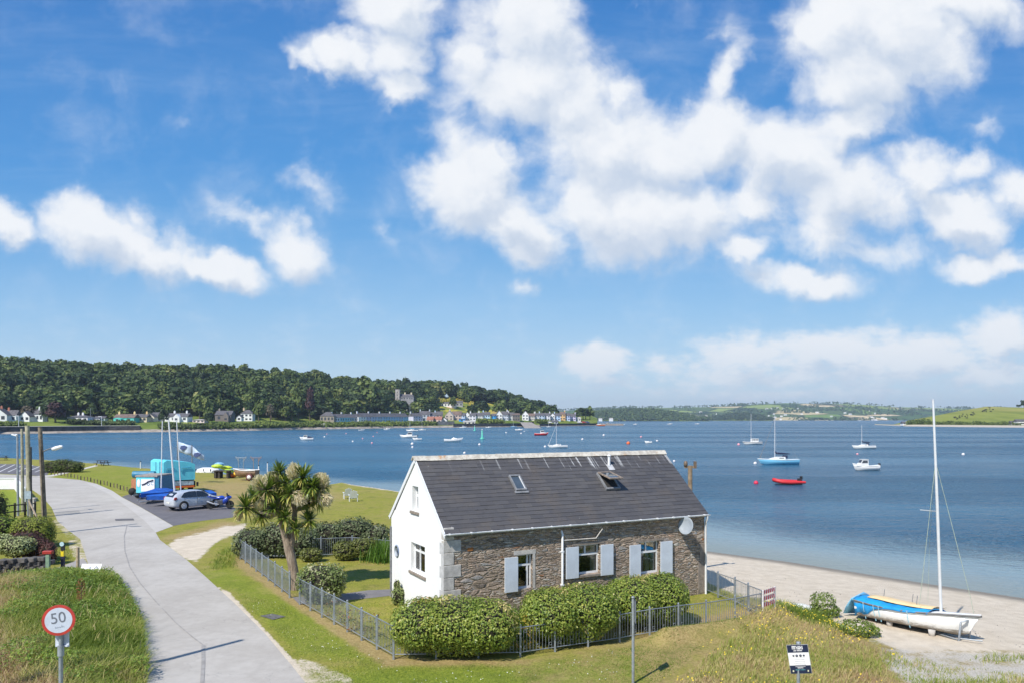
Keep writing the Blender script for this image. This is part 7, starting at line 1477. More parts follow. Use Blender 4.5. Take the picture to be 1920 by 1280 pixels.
mb = MB(); mb.loft([[Vector((x, w * cos(a), zc_ + hh * sin(a))) for a in np.linspace(0, 2 * pi, 9)[:-1]] for x, w, zc_, hh in ((-.92, .05, .98, .04), (-.75, .10, .93, .06), (-.45, .12, .84, .07), (-.25, .11, .82, .06))]); mb.build('tail', M_blue, mo)
mb = MB(); mb.loft([[Vector((x, w * cos(a), zc_ + .035 * sin(a))) for a in np.linspace(0, 2 * pi, 9)[:-1]] for x, w, zc_ in ((-.80, .08, 1.0), (-.55, .12, .93), (-.28, .11, .89))]); mb.build('seat', M_black, mo)
mb = MB(); mb.cbox((0, 0, .48), (.42, .3, .36)); mb.cbox((-.35, 0, .38), (.5, .08, .08)); mb.build('engine', M_eng, mo, .03)
mb = MB(); mb.tube([(.55, -.16, .95), (.70, -.14, .32)], .03, 8); mb.tube([(.55, .16, .95), (.70, .14, .32)], .03, 8); mb.tube([(.48, -.33, 1.02), (.56, 0, .99), (.48, .33, 1.02)], .02, 6); mb.build('fork_and_handlebar', M_eng, mo)
mb = MB(); mb.tube([(-.1, -.16, .36), (-.5, -.2, .42), (-.95, -.22, .62)], [.035, .05, .06], 10); mb.build('exhaust', M_rim, mo)
mb = MB(); mb.add([(.50, -.13, 1.02), (.50, .13, 1.02), (.70, .11, .99), (.70, -.11, .99), (.45, -.09, 1.22), (.45, .09, 1.22)], [(0, 1, 5, 4), (1, 2, 5), (2, 3, 4, 5), (3, 0, 4)]); mb.build('screen', M_black, mo)
for s in (-1, 1): mb = MB(); mb.tube([(.55, s * .15, 1.05), (.52, s * .28, 1.14)], .012, 5); mb.ball((.50, s * .31, 1.15), .05, 8, 5, (.5, 1, .8)); mb.build('mirror', M_black, mo)
# cyan horse-box style trailer kiosk with an orange lower front
M_cyan = simple('cyan_box_paint', (.14, .64, .74), .5, var=.1, scale=2); M_cyan_d = simple('dark_cyan_side', (.03, .20, .33), .5, var=.15); M_org = simple('orange_panel', (.80, .16, .02), .5, var=.1)
q0 = P(289, 925); kb = thing('food_trailer', 'tall cyan and orange kiosk lorry with a window front behind the blue boat covers', 'trailer', (P(336, 925).x, P(336, 925).y + .6, 0), radians(40)); Yk = P(336, 925).y; u = Yk / FPX
def kx(px): return (px - 336) * u
def kz(py): return CAMH - (py - HY) * u
x0, x1 = kx(303), kx(360); zr0 = kz(866)
mb = MB(); mb.loft([[Vector((x, y, z)) for x, y, z in ((x0 - .9 * k, y_, z_) for k in (0,))] for y_, z_ in ()] or [[Vector((x0, 0, kz(900))), Vector((x1, 0, kz(900))), Vector((x1, 0, kz(871))), Vector((x1 - .4, 0, kz(867))), Vector((x0 + .3, 0, kz(862))), Vector((x0, 0, kz(866)))], [Vector((x0, 4.2, kz(900))), Vector((x1, 4.2, kz(900))), Vector((x1, 4.2, kz(871))), Vector((x1 - .4, 4.2, kz(867))), Vector((x0 + .3, 4.2, kz(862))), Vector((x0, 4.2, kz(866)))]], smooth=False); mb.build('upper_body', M_cyan, kb, .06, 2)
mb = MB(); mb.box(x0 + .02, x1 - .03, .02, 4.1, .5, kz(911)); mb.build('lower_body', M_org, kb, .03)
mb = MB(); mb.box(x0 + .02, x1 - .05, .12, 4.0, kz(911) + .002, kz(900) - .002); cab = mb.build('window_recess', M_dark, kb)
mb = MB(); mb.box(x0 + .45, x1 - .10, .02, .05, kz(911) + .05, kz(902)); mb.build('window', simple('kiosk_window', (.42, .52, .55), .15, var=.4, scale=3), kb)
for a_, b_ in ((x0 + .2, x0 + .95), (x0 + 1.55, x1 - .35)): mb = MB(); mb.tube([(a_, -.05, kz(885)), (a_ + .08, -.05, kz(877)), (b_, -.05, kz(877))], .03, 6); mb.build('grab_rail', M_cyan_d, kb)
mb = MB(); mb.box(x1 + .0, x1 + .05, .05, .35, .5, kz(903)); mb.cbox((x1 + .25, .1, kz(909)), (.14, .2, .38)); mb.build('mirror', M_black, kb)
for y in (.7, 3.4):
    for s in (x0 + .2, x1 - .2): mb = MB(); mb.lathe([(.38, -.14), (.38, .14)], (s, y, .38), 16, Matrix.Rotation(radians(90), 4, 'Y')); mb.build('wheel', M_tyre, kb)
mb = MB(); mb.box(x0 - .02, x0 - .003, 1.0, 1.25, 1.9, 3.0); mb.build('side_mark', M_cyan_d, kb); mb = MB(); mb.box(x0 - .02, x0 - .003, 2.3, 2.5, 2.1, 2.9); mb.build('side_mark', M_cyan_d, kb); mb = MB(); mb.box(x0 + .01, x0 + .30, .12, 4.1, .5, kz(900) + .01); mb.build('side_lower_body', M_cyan, kb)
# small cyan box trailer
Yt = P(265, 933).y; u = Yt / FPX; tt_ = thing('box_trailer', 'small cyan box trailer with a white painted panel on its back', 'trailer', (P(252, 934).x, Yt, 0), radians(-4))
def tx(px): return (px - 252) * u
def tz(py): return CAMH - (py - HY) * u
mb = MB(); mb.box(tx(250), tx(286), 0, 2.6, .45, tz(893)); mb.build('body', M_cyan, tt_, .03); mb = MB(); mb.box(tx(260), tx(286.2), -.012, -.002, .6, tz(897)); pn = mb.build('painted_panel', M_paper, tt_)
mb = MB(); mb.tube([(tx(262), -.02, tz(908)), (tx(268), -.02, tz(906)), (tx(274), -.02, tz(902)), (tx(284), -.02, tz(899))], .06, 6); mb.build('wave_stripe', M_navy, pn); text_mesh('round_mark', 'o', .50, M_cyan_d, Matrix.Translation((tx(274.5), -.014, tz(906))), pn, .001); text_mesh('curved_mark', 'C', .42, M_cyan_d, Matrix.Translation((tx(282), -.014, tz(905.5))), pn, .001)
mb = MB(); mb.box(tx(286.3), tx(294), .05, 2.55, .5, tz(893)); mb.build('dark_side', M_cyan_d, tt_)
mb = MB(); mb.box(tx(249), tx(292), -.05, 2.65, tz(893) + .002, tz(890)); mb.build('roof', simple('faded_roof_board', (.33, .29, .26), .9), tt_)
for x in (tx(252), tx(262)): mb = MB(); mb.lathe([(.34, -.1), (.34, .1)], (x, .2, .34), 18, RX); mb.build('wheel', M_tyre, tt_)
mb = MB(); mb.tube([(tx(256), -.1, .3), (tx(256), -1.0, .35)], .04, 5); mb.build('tow_bar', M_zinc, tt_)
mb = MB(); mb.lathe([(.28, 0), (.26, .01)], (0, 0, 0), 18, None); mb.v = [(tx(255.5) + y * .6, -.006 - z, tz(905) + x * 1.3) for x, y, z in mb.v]; mb.build('oval_emblem', M_paper, tt_)
t = thing('covered_trailer', 'orange-sided trailer with a dark blue rolled cover behind the small cyan box trailer', 'trailer', (P(262, 927).x, P(262, 927).y, 0)); u = P(262, 927).y / FPX
mb = MB(); mb.box(-16 * u, 22 * u, 0, 2, .5, 1.45); mb.build('body', simple('dull_orange_side', (.50, .20, .10), .7), t); mb = MB(); mb.tube([(-17 * u, .5, 1.85), (24 * u, .5, 1.85)], .32, 12); mb.build('rolled_cover', M_cyan_d, t)
mb = MB(); mb.lathe([(.33, -.1), (.33, .1)], (-13 * u, -.1, .33), 14, RX); mb.build('wheel', M_tyre, t)

# ================================================================== boats
def hull_rings(L, B, H, bow=.35, n=11, sheer=.12, draft=0.0, stern=.8, flat=.5):
    """open list of half sections, stern at x=0 to bow at x=L"""
    rings = []
    for i in range(n):
        k = i / (n - 1); w = B / 2 * (stern + (1 - stern) * sin(min(k / .45, 1) * pi / 2)) * (1 - max(0, (k - .45) / .55) ** 2.1); w = max(w, .02); top = H * (1 + sheer * (2 * k - .7) ** 2); bot = -draft + (H * .75) * max(0, (k - .82) / .18) ** 2 * bow; x = L * k + (.06 * L * max(0, k - .9) * 10 * 0)
        r = [Vector((x + (.10 * L * max(0, (k - .8) / .2)), w, top)), Vector((x + .05 * L * max(0, (k - .8) / .2), w * .96, top * .55 + bot * .45)), Vector((x, w * flat * 1.35, bot + (top - bot) * .16)), Vector((x, w * .25, bot + .02)), Vector((x, 0, bot))]
        rings.append(r + [Vector((q.x, -q.y, q.z)) for q in reversed(r[:-1])])
    return rings
def hull(mb, L, B, H, **kw):
    rg = hull_rings(L, B, H, **kw); mb.loft(rg, close=True); return rg
def deck(L, B, H, z=0.0, **kw):
    rg = hull_rings(L, B, H, **kw); mb = MB(); mb.loft([[Vector((r[0].x, r[0].y * 1.02, r[0].z - .02 + z)), Vector((r[0].x, 0, r[0].z + .05 + z)), Vector((r[0].x, -r[0].y * 1.02, r[0].z - .02 + z)), Vector((r[0].x, -r[0].y * 1.02, r[0].z - .09 + z)), Vector((r[0].x, r[0].y * 1.02, r[0].z - .09 + z))] for r in rg]); return mb
M_bwht = simple('boat_white_gelcoat', (.74, .74, .72), .3, var=.06, coat=.4); M_bblue = simple('light_blue_hull', (.16, .46, .66), .3, var=.06, coat=.4); M_bnavy = simple('navy_canvas', (.015, .025, .07), .8, var=.2); M_bred = simple('red_rubber', (.60, .03, .035), .5, var=.1); M_mast = simple('white_mast', (.70, .71, .72), .4, .2, var=.05); M_wire = simple('rigging_wire', (.42, .44, .46), .5, .3)
def yacht(label, px, py, Lpx, mastpx, heading, hullm=M_bwht, cover=M_bnavy, rig=False, cabin=True, kind='yacht', wheelhouse=False, group='boats moored in the bay', stripe=None, mastx=.55, genoa=None, keelm=None):
    q = P(px, py, WZ); s_ = q.y / FPX; L = Lpx * s_; B = L * .30; H = L * .105 + .15; t = thing(kind, label, 'sailing boat', (q.x, q.y, WZ), heading, group); kw = dict(draft=.15, stern=.62, bow=.5)
    mb = MB(); hull(mb, L * .95, B, H, **kw); mb.v = [(x - L * .5, y, z) for x, y, z in mb.v]; hl = mb.build('hull', hullm, t)
    mb = deck(L * .95, B, H, **kw); mb.v = [(x - L * .5, y, z) for x, y, z in mb.v]; mb.build('deck', M_bwht, t)
    if stripe: mb = MB(); rg = hull_rings(L * .95, B * 1.01, H, **kw); mb.loft([[Vector((r[0].x - L * .5, r[0].y * 1.03, r[0].z * .9)), Vector((r[0].x - L * .5, r[0].y * 1.03, r[0].z * .9 - .1)), Vector((r[0].x - L * .5, -r[0].y * 1.03, r[0].z * .9 - .1)), Vector((r[0].x - L * .5, -r[0].y * 1.03, r[0].z * .9))] for r in rg]); mb.build('rubbing_strake', stripe, t)
    hc = L * .05 + .12
    if wheelhouse:
        mb = MB(); mb.box(-L * .30, L * .08, -B * .3, B * .3, H, H + hc * 2.6); wh = mb.build('wheelhouse', M_bwht, t, .04)
        for k in range(4):
            for s in (-1, 1): mb = MB(); x = -L * .27 + k * L * .085; mb.box(x, x + L * .055, s * B * .3 - .01, s * B * .3 + .01, H + hc * 1.3, H + hc * 2.2); mb.build('window', M_win, wh)
    elif cabin:
        mb = MB(); mb.loft([[Vector((x, -B * w, H + .02)), Vector((x, B * w, H + .02)), Vector((x, B * w * .8, H + h_)), Vector((x, -B * w * .8, H + h_))] for x, w, h_ in ((-L * .14, .30, hc), (L * .05, .30, hc), (L * .22, .20, hc * .4), (L * .28, .12, .06))], smooth=False); cb_ = mb.build('cabin', M_bwht, t)
        for s in (-1, 1): mb = MB(); mb.box(-L * .10, L * .02, s * B * .272 - .012, s * B * .272 + .012, H + hc * .38, H + hc * .72); mb.build('window', M_win, cb_)
    mx_ = L * (mastx - .5); mh = mastpx * s_; zb_ = H + (hc if not wheelhouse else .1)
    mb = MB(); mb.tube([(mx_, 0, H), (mx_ + .0, 0, mh)], [.075, .05], 8); ms = mb.build('mast', M_mast, t)
    if cover is not None: mb = MB(); mb.tube([(mx_ - .02, 0, zb_ + .95), (mx_ - L * .05, 0, zb_ + .62), (mx_ - L * .2, 0, zb_ + .58), (mx_ - L * .38, 0, zb_ + .5)], [.12, .17, .16, .08], 8); mb.build('sail_cover', cover, t)
    if cover is M_bnavy and cabin and L > 6: mb = MB(); mb.loft([[Vector((x, -B * .25, H + .2)), Vector((x, -B * .2, H + z)), Vector((x, B * .2, H + z)), Vector((x, B * .25, H + .2))] for x, z in ((-L * .10, .4), (-L * .14, .75), (-L * .2, .75))], smooth=False); mb.build('spray_hood', M_bnavy, t)
    mb = MB(); w_ = .012 if L < 9 else .018
    mb.tube([(mx_, 0, mh * .97), (-L * .5, 0, H)], w_, 4); 
    for s in (-1, 1): mb.tube([(mx_, 0, mh * .85), (mx_ - .1, s * B * .42, H)], w_, 4)
    mb.tube([(mx_, 0, mh * (.93)), (L * .5, 0, H + .1)], w_, 4); mb.build('rigging', M_wire, ms)
    if genoa is not None: mb = MB(); mb.tube([(L * .49, 0, H + .25), (mx_ + .1, 0, mh * .9)], [.06, .03], 6); mb.build('furled_sail', genoa, ms)
    mb = MB(); mb.tube([(L * .36, -B * .2, H), (L * .36, -B * .2, H + .5), (L * .52, 0, H + .6), (L * .36, B * .2, H + .5), (L * .36, B * .2, H)], .014, 4); mb.tube([(-L * .42, -B * .25, H), (-L * .42, -B * .25, H + .5), (-L * .49, 0, H + .5), (-L * .42, B * .25, H + .5), (-L * .42, B * .25, H)], .014, 4); mb.build('guard_rail', M_wire, t); return t
PI_ = pi
yacht('light blue hulled yacht with white deck, navy boom cover and tall white mast', 1460, 870, 76, 92, PI_ + .12, M_bblue, genoa=M_lead, mastx=.60)
yacht('white yacht with a small wheelhouse and dark boom cover, left of the light blue yacht', 1411, 832.5, 36, 58, PI_ + .1, M_bwht, wheelhouse=True, stripe=M_black, mastx=.58)
yacht('small white yacht with navy boom cover right of the light blue yacht', 1620, 840.5, 43, 44, PI_ + .05, M_bwht, mastx=.60, cabin=True)
yacht('white yacht with its pale sail furled on the forestay, seen above the cottage ridge', 1046, 839, 36, 46, PI_ + .2, M_bwht, cover=None, genoa=M_mast, mastx=.58)
yacht('white ketch-like yacht with the tallest mast near the far shore', 773, 808, 22, 52, PI_ + .1, M_bwht, mastx=.7, cover=M_bblue); yacht('white-decked dark yacht right of the tall masted one near the far shore', 792, 806, 14, 26, PI_, M_bred if False else M_bwht, stripe=M_black, cover=None)
yacht('tiny white sloop close to the slipway across the bay', 963, 800, 12, 14, PI_ + .4, M_bblue, cover=None); yacht('tiny masted boat in front of the quay across the bay', 1029, 800, 9, 22, PI_ + .4, M_bwht, cover=None)
def mboat(label, px, py, Lpx, heading, hullm=M_bwht, house=.45, canvas=None, outboard=True, kind='motor_boat', hx=.0, low=False, k=1.0):
    q = P(px, py, WZ); s_ = q.y / FPX; L = Lpx * s_; B = L * .34; H = (L * .12 + .25) * k; t = thing(kind, label, 'motor boat', (q.x, q.y, WZ), heading, 'boats moored in the bay'); kw = dict(draft=.12, stern=.85, bow=.6, sheer=.3)
    mb = MB(); hull(mb, L * .93, B, H, **kw); mb.v = [(x - L * .5, y, z) for x, y, z in mb.v]; mb.build('hull', hullm, t); mb = deck(L * .93, B, H, **kw); mb.v = [(x - L * .5, y, z) for x, y, z in mb.v]; mb.build('deck', M_bwht, t)
    if house and not low:
        hh = L * .17 + .25; a, b_ = L * (hx - .08), L * (hx + .20); mb = MB(); mb.loft([[Vector((x, -B * w, H)), Vector((x, B * w, H)), Vector((x, B * w * .85, H + z)), Vector((x, -B * w * .85, H + z))] for x, w, z in ((a - .1, .36, hh), (b_ - .35, .36, hh), (b_, .34, hh * .45), (b_ + L * .14, .22, hh * .15))], smooth=False); ch = mb.build('cuddy', M_bwht, t)
        mb = MB(); mb.box(a - .12, b_ - .3, -B * .34, B * .34, H + hh + .01, H + hh + .07); mb.build('cuddy_roof', M_bwht, ch)
        for s in (-1, 1): mb = MB(); mb.add([(a + .05, s * B * .345, H + hh * .45), (b_ - .12, s * B * .345, H + hh * .45), (b_ - .38, s * B * .322, H + hh * .88), (a + .05, s * B * .322, H + hh * .88)], [(0, 1, 2, 3)]); mb.build('window', M_win, ch)
        mb = MB(); mb.add([(b_ - .02, -B * .28, H + hh * .5), (b_ - .02, B * .28, H + hh * .5), (b_ - .30, B * .26, H + hh * .95), (b_ - .30, -B * .26, H + hh * .95)], [(0, 1, 2, 3)]); mb.build('windscreen', M_win, ch)
    if low: mb = MB(); mb.loft([[Vector((x, -B * w, H)), Vector((x, B * w, H)), Vector((x, B * w * .6, H + z)), Vector((x, -B * w * .6, H + z))] for x, w, z in ((-L * .1, .36, .1), (L * .02, .36, L * .09), (L * .2, .3, L * .05), (L * .32, .15, .03))], smooth=False); mb.build('foredeck_cabin', M_bwht, t)
    if canvas: mb = MB(); mb.loft([[Vector((x, -B * .4, H)), Vector((x, B * .4, H)), Vector((x, B * .3, H + z)), Vector((x, -B * .3, H + z))] for x, z in ((-L * .45, .25), (-L * .1, L * .09 + .2))], smooth=False); mb.build('cockpit_cover', canvas, t)
    if outboard: mb = MB(); mb.cbox((-L * .52 - .12, 0, H + .15), (.34, .3, .45)); mb.cbox((-L * .52 - .05, 0, H - .3), (.14, .1, .6)); mb.build('outboard_motor', M_black, t, .05)
    return t
mboat('white cabin fishing boat with a black outboard right of the light blue yacht', 1623, 881, 50, PI_ + .12, hx=.05)
mboat('white motor boat with a navy cockpit cover in the left part of the bay', 575, 824.5, 25, PI_ + .1, canvas=M_bnavy, hx=.05, outboard=False)
mboat('white cabin boat with a blue side window, moored before the long terrace', 766, 820, 32, PI_ + .1, hx=-.12, k=.8); mboat('low white speedboat touching the right end of the blue-windowed boat', 782, 824.5, 17, PI_ + .3, low=True, outboard=False)
mboat('long low white motor cruiser left of the green channel buoy', 850, 828, 35, .1, low=True, outboard=False); mboat('small white boat with reddish deck near the far shingle', 678, 807, 11, .5, low=True, outboard=False)
mboat('tiny white boat near the far shingle right of the reddish decked one', 725, 805, 11, .1, low=True, outboard=False); mboat('white fishing boat at the cream waterfront shed', 868, 802, 13, .1, hx=0, outboard=False); mboat('small white open boat off the town wall', 916, 801.5, 11, .1, low=True, outboard=False)
mboat('red-hulled fishing boat with a white cuddy in front of the quay', 1015, 815.5, 26, .05, M_bred, hx=.02, outboard=False); mboat('white open motor boat left of the red-hulled fishing boat', 973, 806.5, 14, -.1, low=True, outboard=False)
mboat('small dark and white dinghy right of the orange buoys', 1215.5, 830, 13, PI_, low=True, outboard=False); mboat('tiny white boat beyond the pier, left of two', 1168, 796, 7, 0, low=True, outboard=False); mboat('tiny white boat beyond the pier, right of two', 1191, 795.5, 8, 0, low=True, outboard=False)
mboat('pair-like tiny white boat far out on the estuary', 1256, 795, 9, 0, low=True, outboard=False); mboat('tiny white boat far out right of the pair', 1307, 794.6, 8, 0, low=True, outboard=False); mboat('tiny white launch far off the distant shore right of centre', 1612, 787.8, 7, 0, low=True, outboard=False)
mboat('orange and white lifeboat alongside the pier', 1126, 797.8, 16, PI_ + .1, M_org, hx=.1, outboard=False); mboat('large white vessel behind the lifeboat at the pier', 1139, 796.5, 16, 0, hx=.0, outboard=False)
# red inflatable
q = P(1477, 907.5, WZ); s_ = q.y / FPX; L = 57 * s_; t = thing('inflatable_dinghy', 'red inflatable boat with a black outboard below the light blue yacht', 'inflatable', (q.x, q.y, WZ), PI_ + .06, 'boats moored in the bay'); mb = MB(); B = .8
pts = [Vector((-L / 2, -B, .34)), Vector((0, -B, .34)), Vector((L * .28, -B * .85, .42)), Vector((L * .42, -B * .45, .55)), Vector((L * .47, 0, .62)), Vector((L * .42, B * .45, .55)), Vector((L * .28, B * .85, .42)), Vector((0, B, .34)), Vector((-L / 2, B, .34))]
mb.tube(pts, [.16, .25, .25, .24, .23, .24, .25, .25, .16], 12); mb.build('side_tube', M_bred, t); mb = MB(); mb.loft([[Vector((x, -w, .12)), Vector((x, w, .12)), Vector((x, w * .5, -.1)), Vector((x, -w * .5, -.1))] for x, w in ((-L * .42, B), (L * .2, B * .9), (L * .4, B * .3))]); mb.build('floor', simple('grey_rubber', (.2, .2, .21), .7), t)
mb = MB(); mb.cbox((-L * .40, 0, .55), (.08, 1.3, .4)); mb.cbox((-L * .45, 0, .85), (.3, .28, .4)); mb.cbox((-L * .46, 0, .3), (.14, .1, .7)); mb.build('outboard_motor', M_black, t, .04)
# buoys
BUO = {'w': simple('white_buoy', (.75, .72, .72), .4), 'o': simple('orange_buoy', (.85, .15, .03), .4), 'r': simple('red_buoy', (.75, .03, .08), .4), 'p': simple('pink_buoy', (.75, .35, .40), .4), 'g': simple('green_buoy', (.10, .50, .38), .4)}
BL = [(1417.5, 906, 'r', .36, 'bright red mooring buoy left of the red inflatable'), (1178, 831.5, 'o', .75, 'large orange mooring buoy left of the small dark dinghy'), (1385, 833.5, 'p', .55, 'pale pink buoy left of the wheelhouse yacht'), (1416, 869, 'w', .38, 'white buoy at the bow of the light blue yacht'), (1607.5, 851.5, 'p', .34, 'pink buoy between the small yacht and the cabin fishing boat'), (1806, 852, 'w', .42, 'white buoy alone on the water right of the tall beach mast'), (1022, 837.5, 'w', .45, 'white buoy left of the yacht above the ridge'), (871, 849.5, 'w', .40, 'white buoy just above the cottage ridge'), (899, 833.5, 'w', .5, 'white buoy right of the long low cruiser'), (773, 832.5, 'w', .6, 'white buoy below the low speedboat, upper of two'), (773.5, 838.5, 'w', .42, 'white buoy below the low speedboat, lower of two'), (697.5, 830.5, 'p', .42, 'pinkish buoy in the middle of the inner bay'), (661.5, 827.5, 'w', .42, 'white buoy left of the pinkish one in the inner bay'), (680, 822, 'p', .4, 'pale buoy above the pair in the inner bay'), (700, 818, 'p', .4, 'small pink buoy nearer the far hedge'), (649, 812.5, 'p', .45, 'pink buoy near the far shingle'), (613, 813.5, 'p', .4, 'pink buoy right of the navy-covered boat, upper'), (608.5, 819, 'w', .5, 'white buoy right of the navy-covered boat'), (707, 810.5, 'p', .5, 'pale buoy close to the far shore'), (1092, 823.5, 'w', .55, 'white buoy right of the red-hulled boat'), (1132, 816, 'w', .7, 'white buoy off the end of the pier'), (1202, 819, 'p', .6, 'pink buoy in the open estuary'), (1232, 826.5, 'w', .5, 'white buoy right of the small dark dinghy'), (949, 811, 'w', .6, 'white buoy left of the white open boat'), (977, 812.5, 'w', .6, 'white buoy under the white open boat'), (942, 799.5, 'w', .9, 'white buoy by the town wall'), (983, 808.5, 'w', .5, 'white buoy right of the white open boat'), (1264, 864.5, 'w', .3, 'white buoy right of the cottage ridge end')]
for (px, py, c_, r, lb) in BL:
    q = P(px, py, WZ); r *= .82; t = thing('mooring_buoy', lb, 'buoy', (q.x, q.y, WZ), 0, 'mooring buoys'); mb = MB(); mb.ball((0, 0, r * .35), r, 12, 8); mb.build('float', BUO[c_], t); mb = MB(); mb.tube([(0, 0, r * 1.2), (r * .3, 0, r * 1.6), (0, 0, r * 1.55)], r * .09, 5); mb.build('ring', M_zinc, t)
for (px, py, h, lb) in [(904, 822.5, 3.4, 'green pillar buoy in the channel in front of the town'), (890, 807, 3.0, 'pale green pillar buoy nearer the town')]:
    q = P(px, py, WZ); t = thing('channel_buoy', lb, 'buoy', (q.x, q.y, WZ)); mb = MB(); mb.lathe([(.9, -.2), (.9, .5), (.35, .6), (.25, h), (.02, h + .3)], (0, 0, 0), 12); mb.build('pillar', BUO['g'], t); mb = MB(); mb.ball((0, 0, h + .45), .25, 8, 6); mb.build('light', M_bwht, t)

# the covered sailing dinghy on the sand
def G(px, py):
    q = P(px, py)
    for _ in range(12): q = P(px, py, gz(q.x, q.y))
    return q
A_, B_ = G(1618, 1156), G(1828, 1203); dv = B_ - A_; Ld = Vector((dv.x, dv.y)).length; rz = atan2(dv.y, dv.x); Ld *= .95
din = thing('sailing_dinghy', 'white sailing dinghy with blue cover and tall mast lying on the sand', 'sailing boat', (A_.x, A_.y, (A_.z + B_.z) / 2 + .02), rz); L = Ld
kw = dict(draft=0.0, stern=.78, bow=.25, sheer=.22, flat=.62); H = .54; B = 1.5
B_ = A_.lerp(B_, .94); din.rotation_euler = (radians(-7), radians(-1.5), rz)
m, T, b = mat_new('dinghy_gelcoat'); c = obj_co(T); sx = T.new('ShaderNodeSeparateXYZ'); T.l.new(c, sx.inputs[0]); st_ = T.ss(T.m('ADD', sx.outputs[2], T.m('MULTIPLY', T.m('SUBTRACT', T.noise(T.mapping(c, sc=(1, 1, 4)), 3.2, 6, .7), .5), .45)), .10, .22)
setp(T, b, T.mix(st_, T.mix(T.noise(c, 6, 5, .7), (.16, .13, .10), (.42, .38, .32)), T.mix(T.ss(T.noise(c, 2.5, 6, .65), .5, .75), (.76, .755, .73), (.60, .585, .54))), .35); M_dh = m
mb = MB(); hull(mb, L, B, H, n=19, **kw); mb.build('hull', M_dh, din)
rg = hull_rings(L, B, H, n=19, **kw); mb = MB(); mb.loft([[Vector((r[0].x, r[0].y * 1.0 + .03, r[0].z + .01)), Vector((r[0].x, r[0].y + .035, r[0].z - .05)), Vector((r[0].x, r[0].y - .02, r[0].z - .05)), Vector((r[0].x, r[0].y - .02, r[0].z + .012))] for r in rg]); mb.loft([[Vector((r[0].x, -r[0].y - .03, r[0].z + .01)), Vector((r[0].x, -r[0].y - .035, r[0].z - .05)), Vector((r[0].x, -r[0].y + .02, r[0].z - .05)), Vector((r[0].x, -r[0].y + .02, r[0].z + .012))] for r in rg]); mb.build('gunwale', simple('grey_rubbing_strip', (.16, .155, .15), .6), din)
mb = deck(L, B, H, n=19, **kw); mb.build('deck', M_bwht, din)
M_tarp = simple('bright_blue_tarpaulin', (.015, .30, .68), .5, var=.18, scale=4, bmp=.5); M_tan = simple('tan_canvas', (.74, .55, .30), .8, var=.1, scale=3, bmp=.3)
def cover(name, k0, k1, w0, z0, mat, seedc, drop=.32, out=.06):
    rings = []; rr = random.Random(seedc); n = 20
    for i in range(n):
        k = k0 + (k1 - k0) * i / (n - 1); f = k * (len(rg) - 1); i0 = min(int(f), len(rg) - 2); fr = f - i0; top = rg[i0][0].lerp(rg[i0 + 1][0], fr); hw = top.y; rid = z0 * (1 - abs(i / (n - 1) - .3) * .9); dr = drop * (1 + .2 * sin(i * 1.3 + seedc)) * max(.16, 1.75 - 3.6 * i / (n - 1)); row = []
        for j in range(13):
            u_ = (j - 6) / 6; y = u_ * (hw + out * w0); z = top.z + .05 + rid * (1 - abs(u_) ** 1.5) + rr.uniform(-.022, .022)
            if abs(u_) > .99: z = top.z - dr; y = u_ * (hw + .045 - .25 * dr + rr.uniform(-.015, .03))
            elif abs(u_) > .8: z = top.z + .02 + rr.uniform(-.02, .02); y = u_ * (hw + .03) * 1.2
            row.append(Vector((top.x, y, z)))
        rings.append(row)
    mb = MB(); mb.loft(rings, close=False, caps=False); o = mb.build(name, mat, din); so_ = o.modifiers.new('thick', 'SOLIDIFY'); so_.thickness = .012; return o
cover('tarpaulin', -.0, .72, 1.0, .16, M_tarp, 3)
rings = []
for i in range(14):
    k = .10 + .62 * i / 13; f = k * (len(rg) - 1); i0 = int(f); top = rg[i0][0].lerp(rg[i0 + 1][0], f - i0); rings.append([Vector((top.x, y_ * top.y, top.z + .235 - .17 * abs(k - .22) + .035 * (1 - abs(y_)) - .05 * (abs(y_) > .6))) for y_ in (-.62, -.3, 0, .4, .9)])
mb = MB(); mb.loft(rings, close=False, caps=False); o = mb.build('boom_canvas', M_tan, din); so_ = o.modifiers.new('thick', 'SOLIDIFY'); so_.thickness = .012
mb = MB(); mb.loft([[Vector((-.02, -.75, H + .1)), Vector((-.02, 0, H + .32)), Vector((-.02, .75, H + .1))], [Vector((-.30, -.62, H - .25)), Vector((-.36, 0, H - .22)), Vector((-.3, .62, H - .25))], [Vector((-.42, -.55, .05)), Vector((-.52, 0, .02)), Vector((-.4, .5, .05))]], close=False, caps=False); o = mb.build('tarpaulin_tail', simple('pale_blue_tarpaulin', (.22, .55, .78), .5, var=.12, scale=4), din); so_ = o.modifiers.new('thick', 'SOLIDIFY'); so_.thickness = .012
# mast leaning as in the photo
inv = (Matrix.Translation(din.location) @ Matrix.Rotation(rz, 4, 'Z') @ Matrix.Rotation(radians(-1.5), 4, 'Y') @ Matrix.Rotation(radians(-7), 4, 'X')).inverted()
Ym = A_.y + (B_.y - A_.y) * .68; foot = inv @ px_w(1765, 1136, Ym); headm = inv @ px_w(1749.5, 748, Ym); fore = inv @ px_w(1829, 1167, B_.y + .1)
mb = MB(); mb.tube([foot - Vector((0, 0, .25)), foot.lerp(headm, .5), headm], [.052, .048, .034], 10); ms = mb.build('mast', M_mast, din)
hf = foot.lerp(headm, .70); mb = MB(); mb.tube([hf, inv @ px_w(1820, 1120, B_.y + .3), fore], .008, 4); mb.tube([hf, foot + Vector((-.35, -.70, 0))], .008, 4); mb.tube([hf, foot + Vector((-.35, .70, 0))], .008, 4); mb.tube([hf, hf.lerp(foot, .55) + Vector((-.30, 0, 0)), foot + Vector((-.5, .1, .1))], .005, 4); mb.build('rigging', simple('green_grey_rope', (.42, .48, .36), .8), ms)
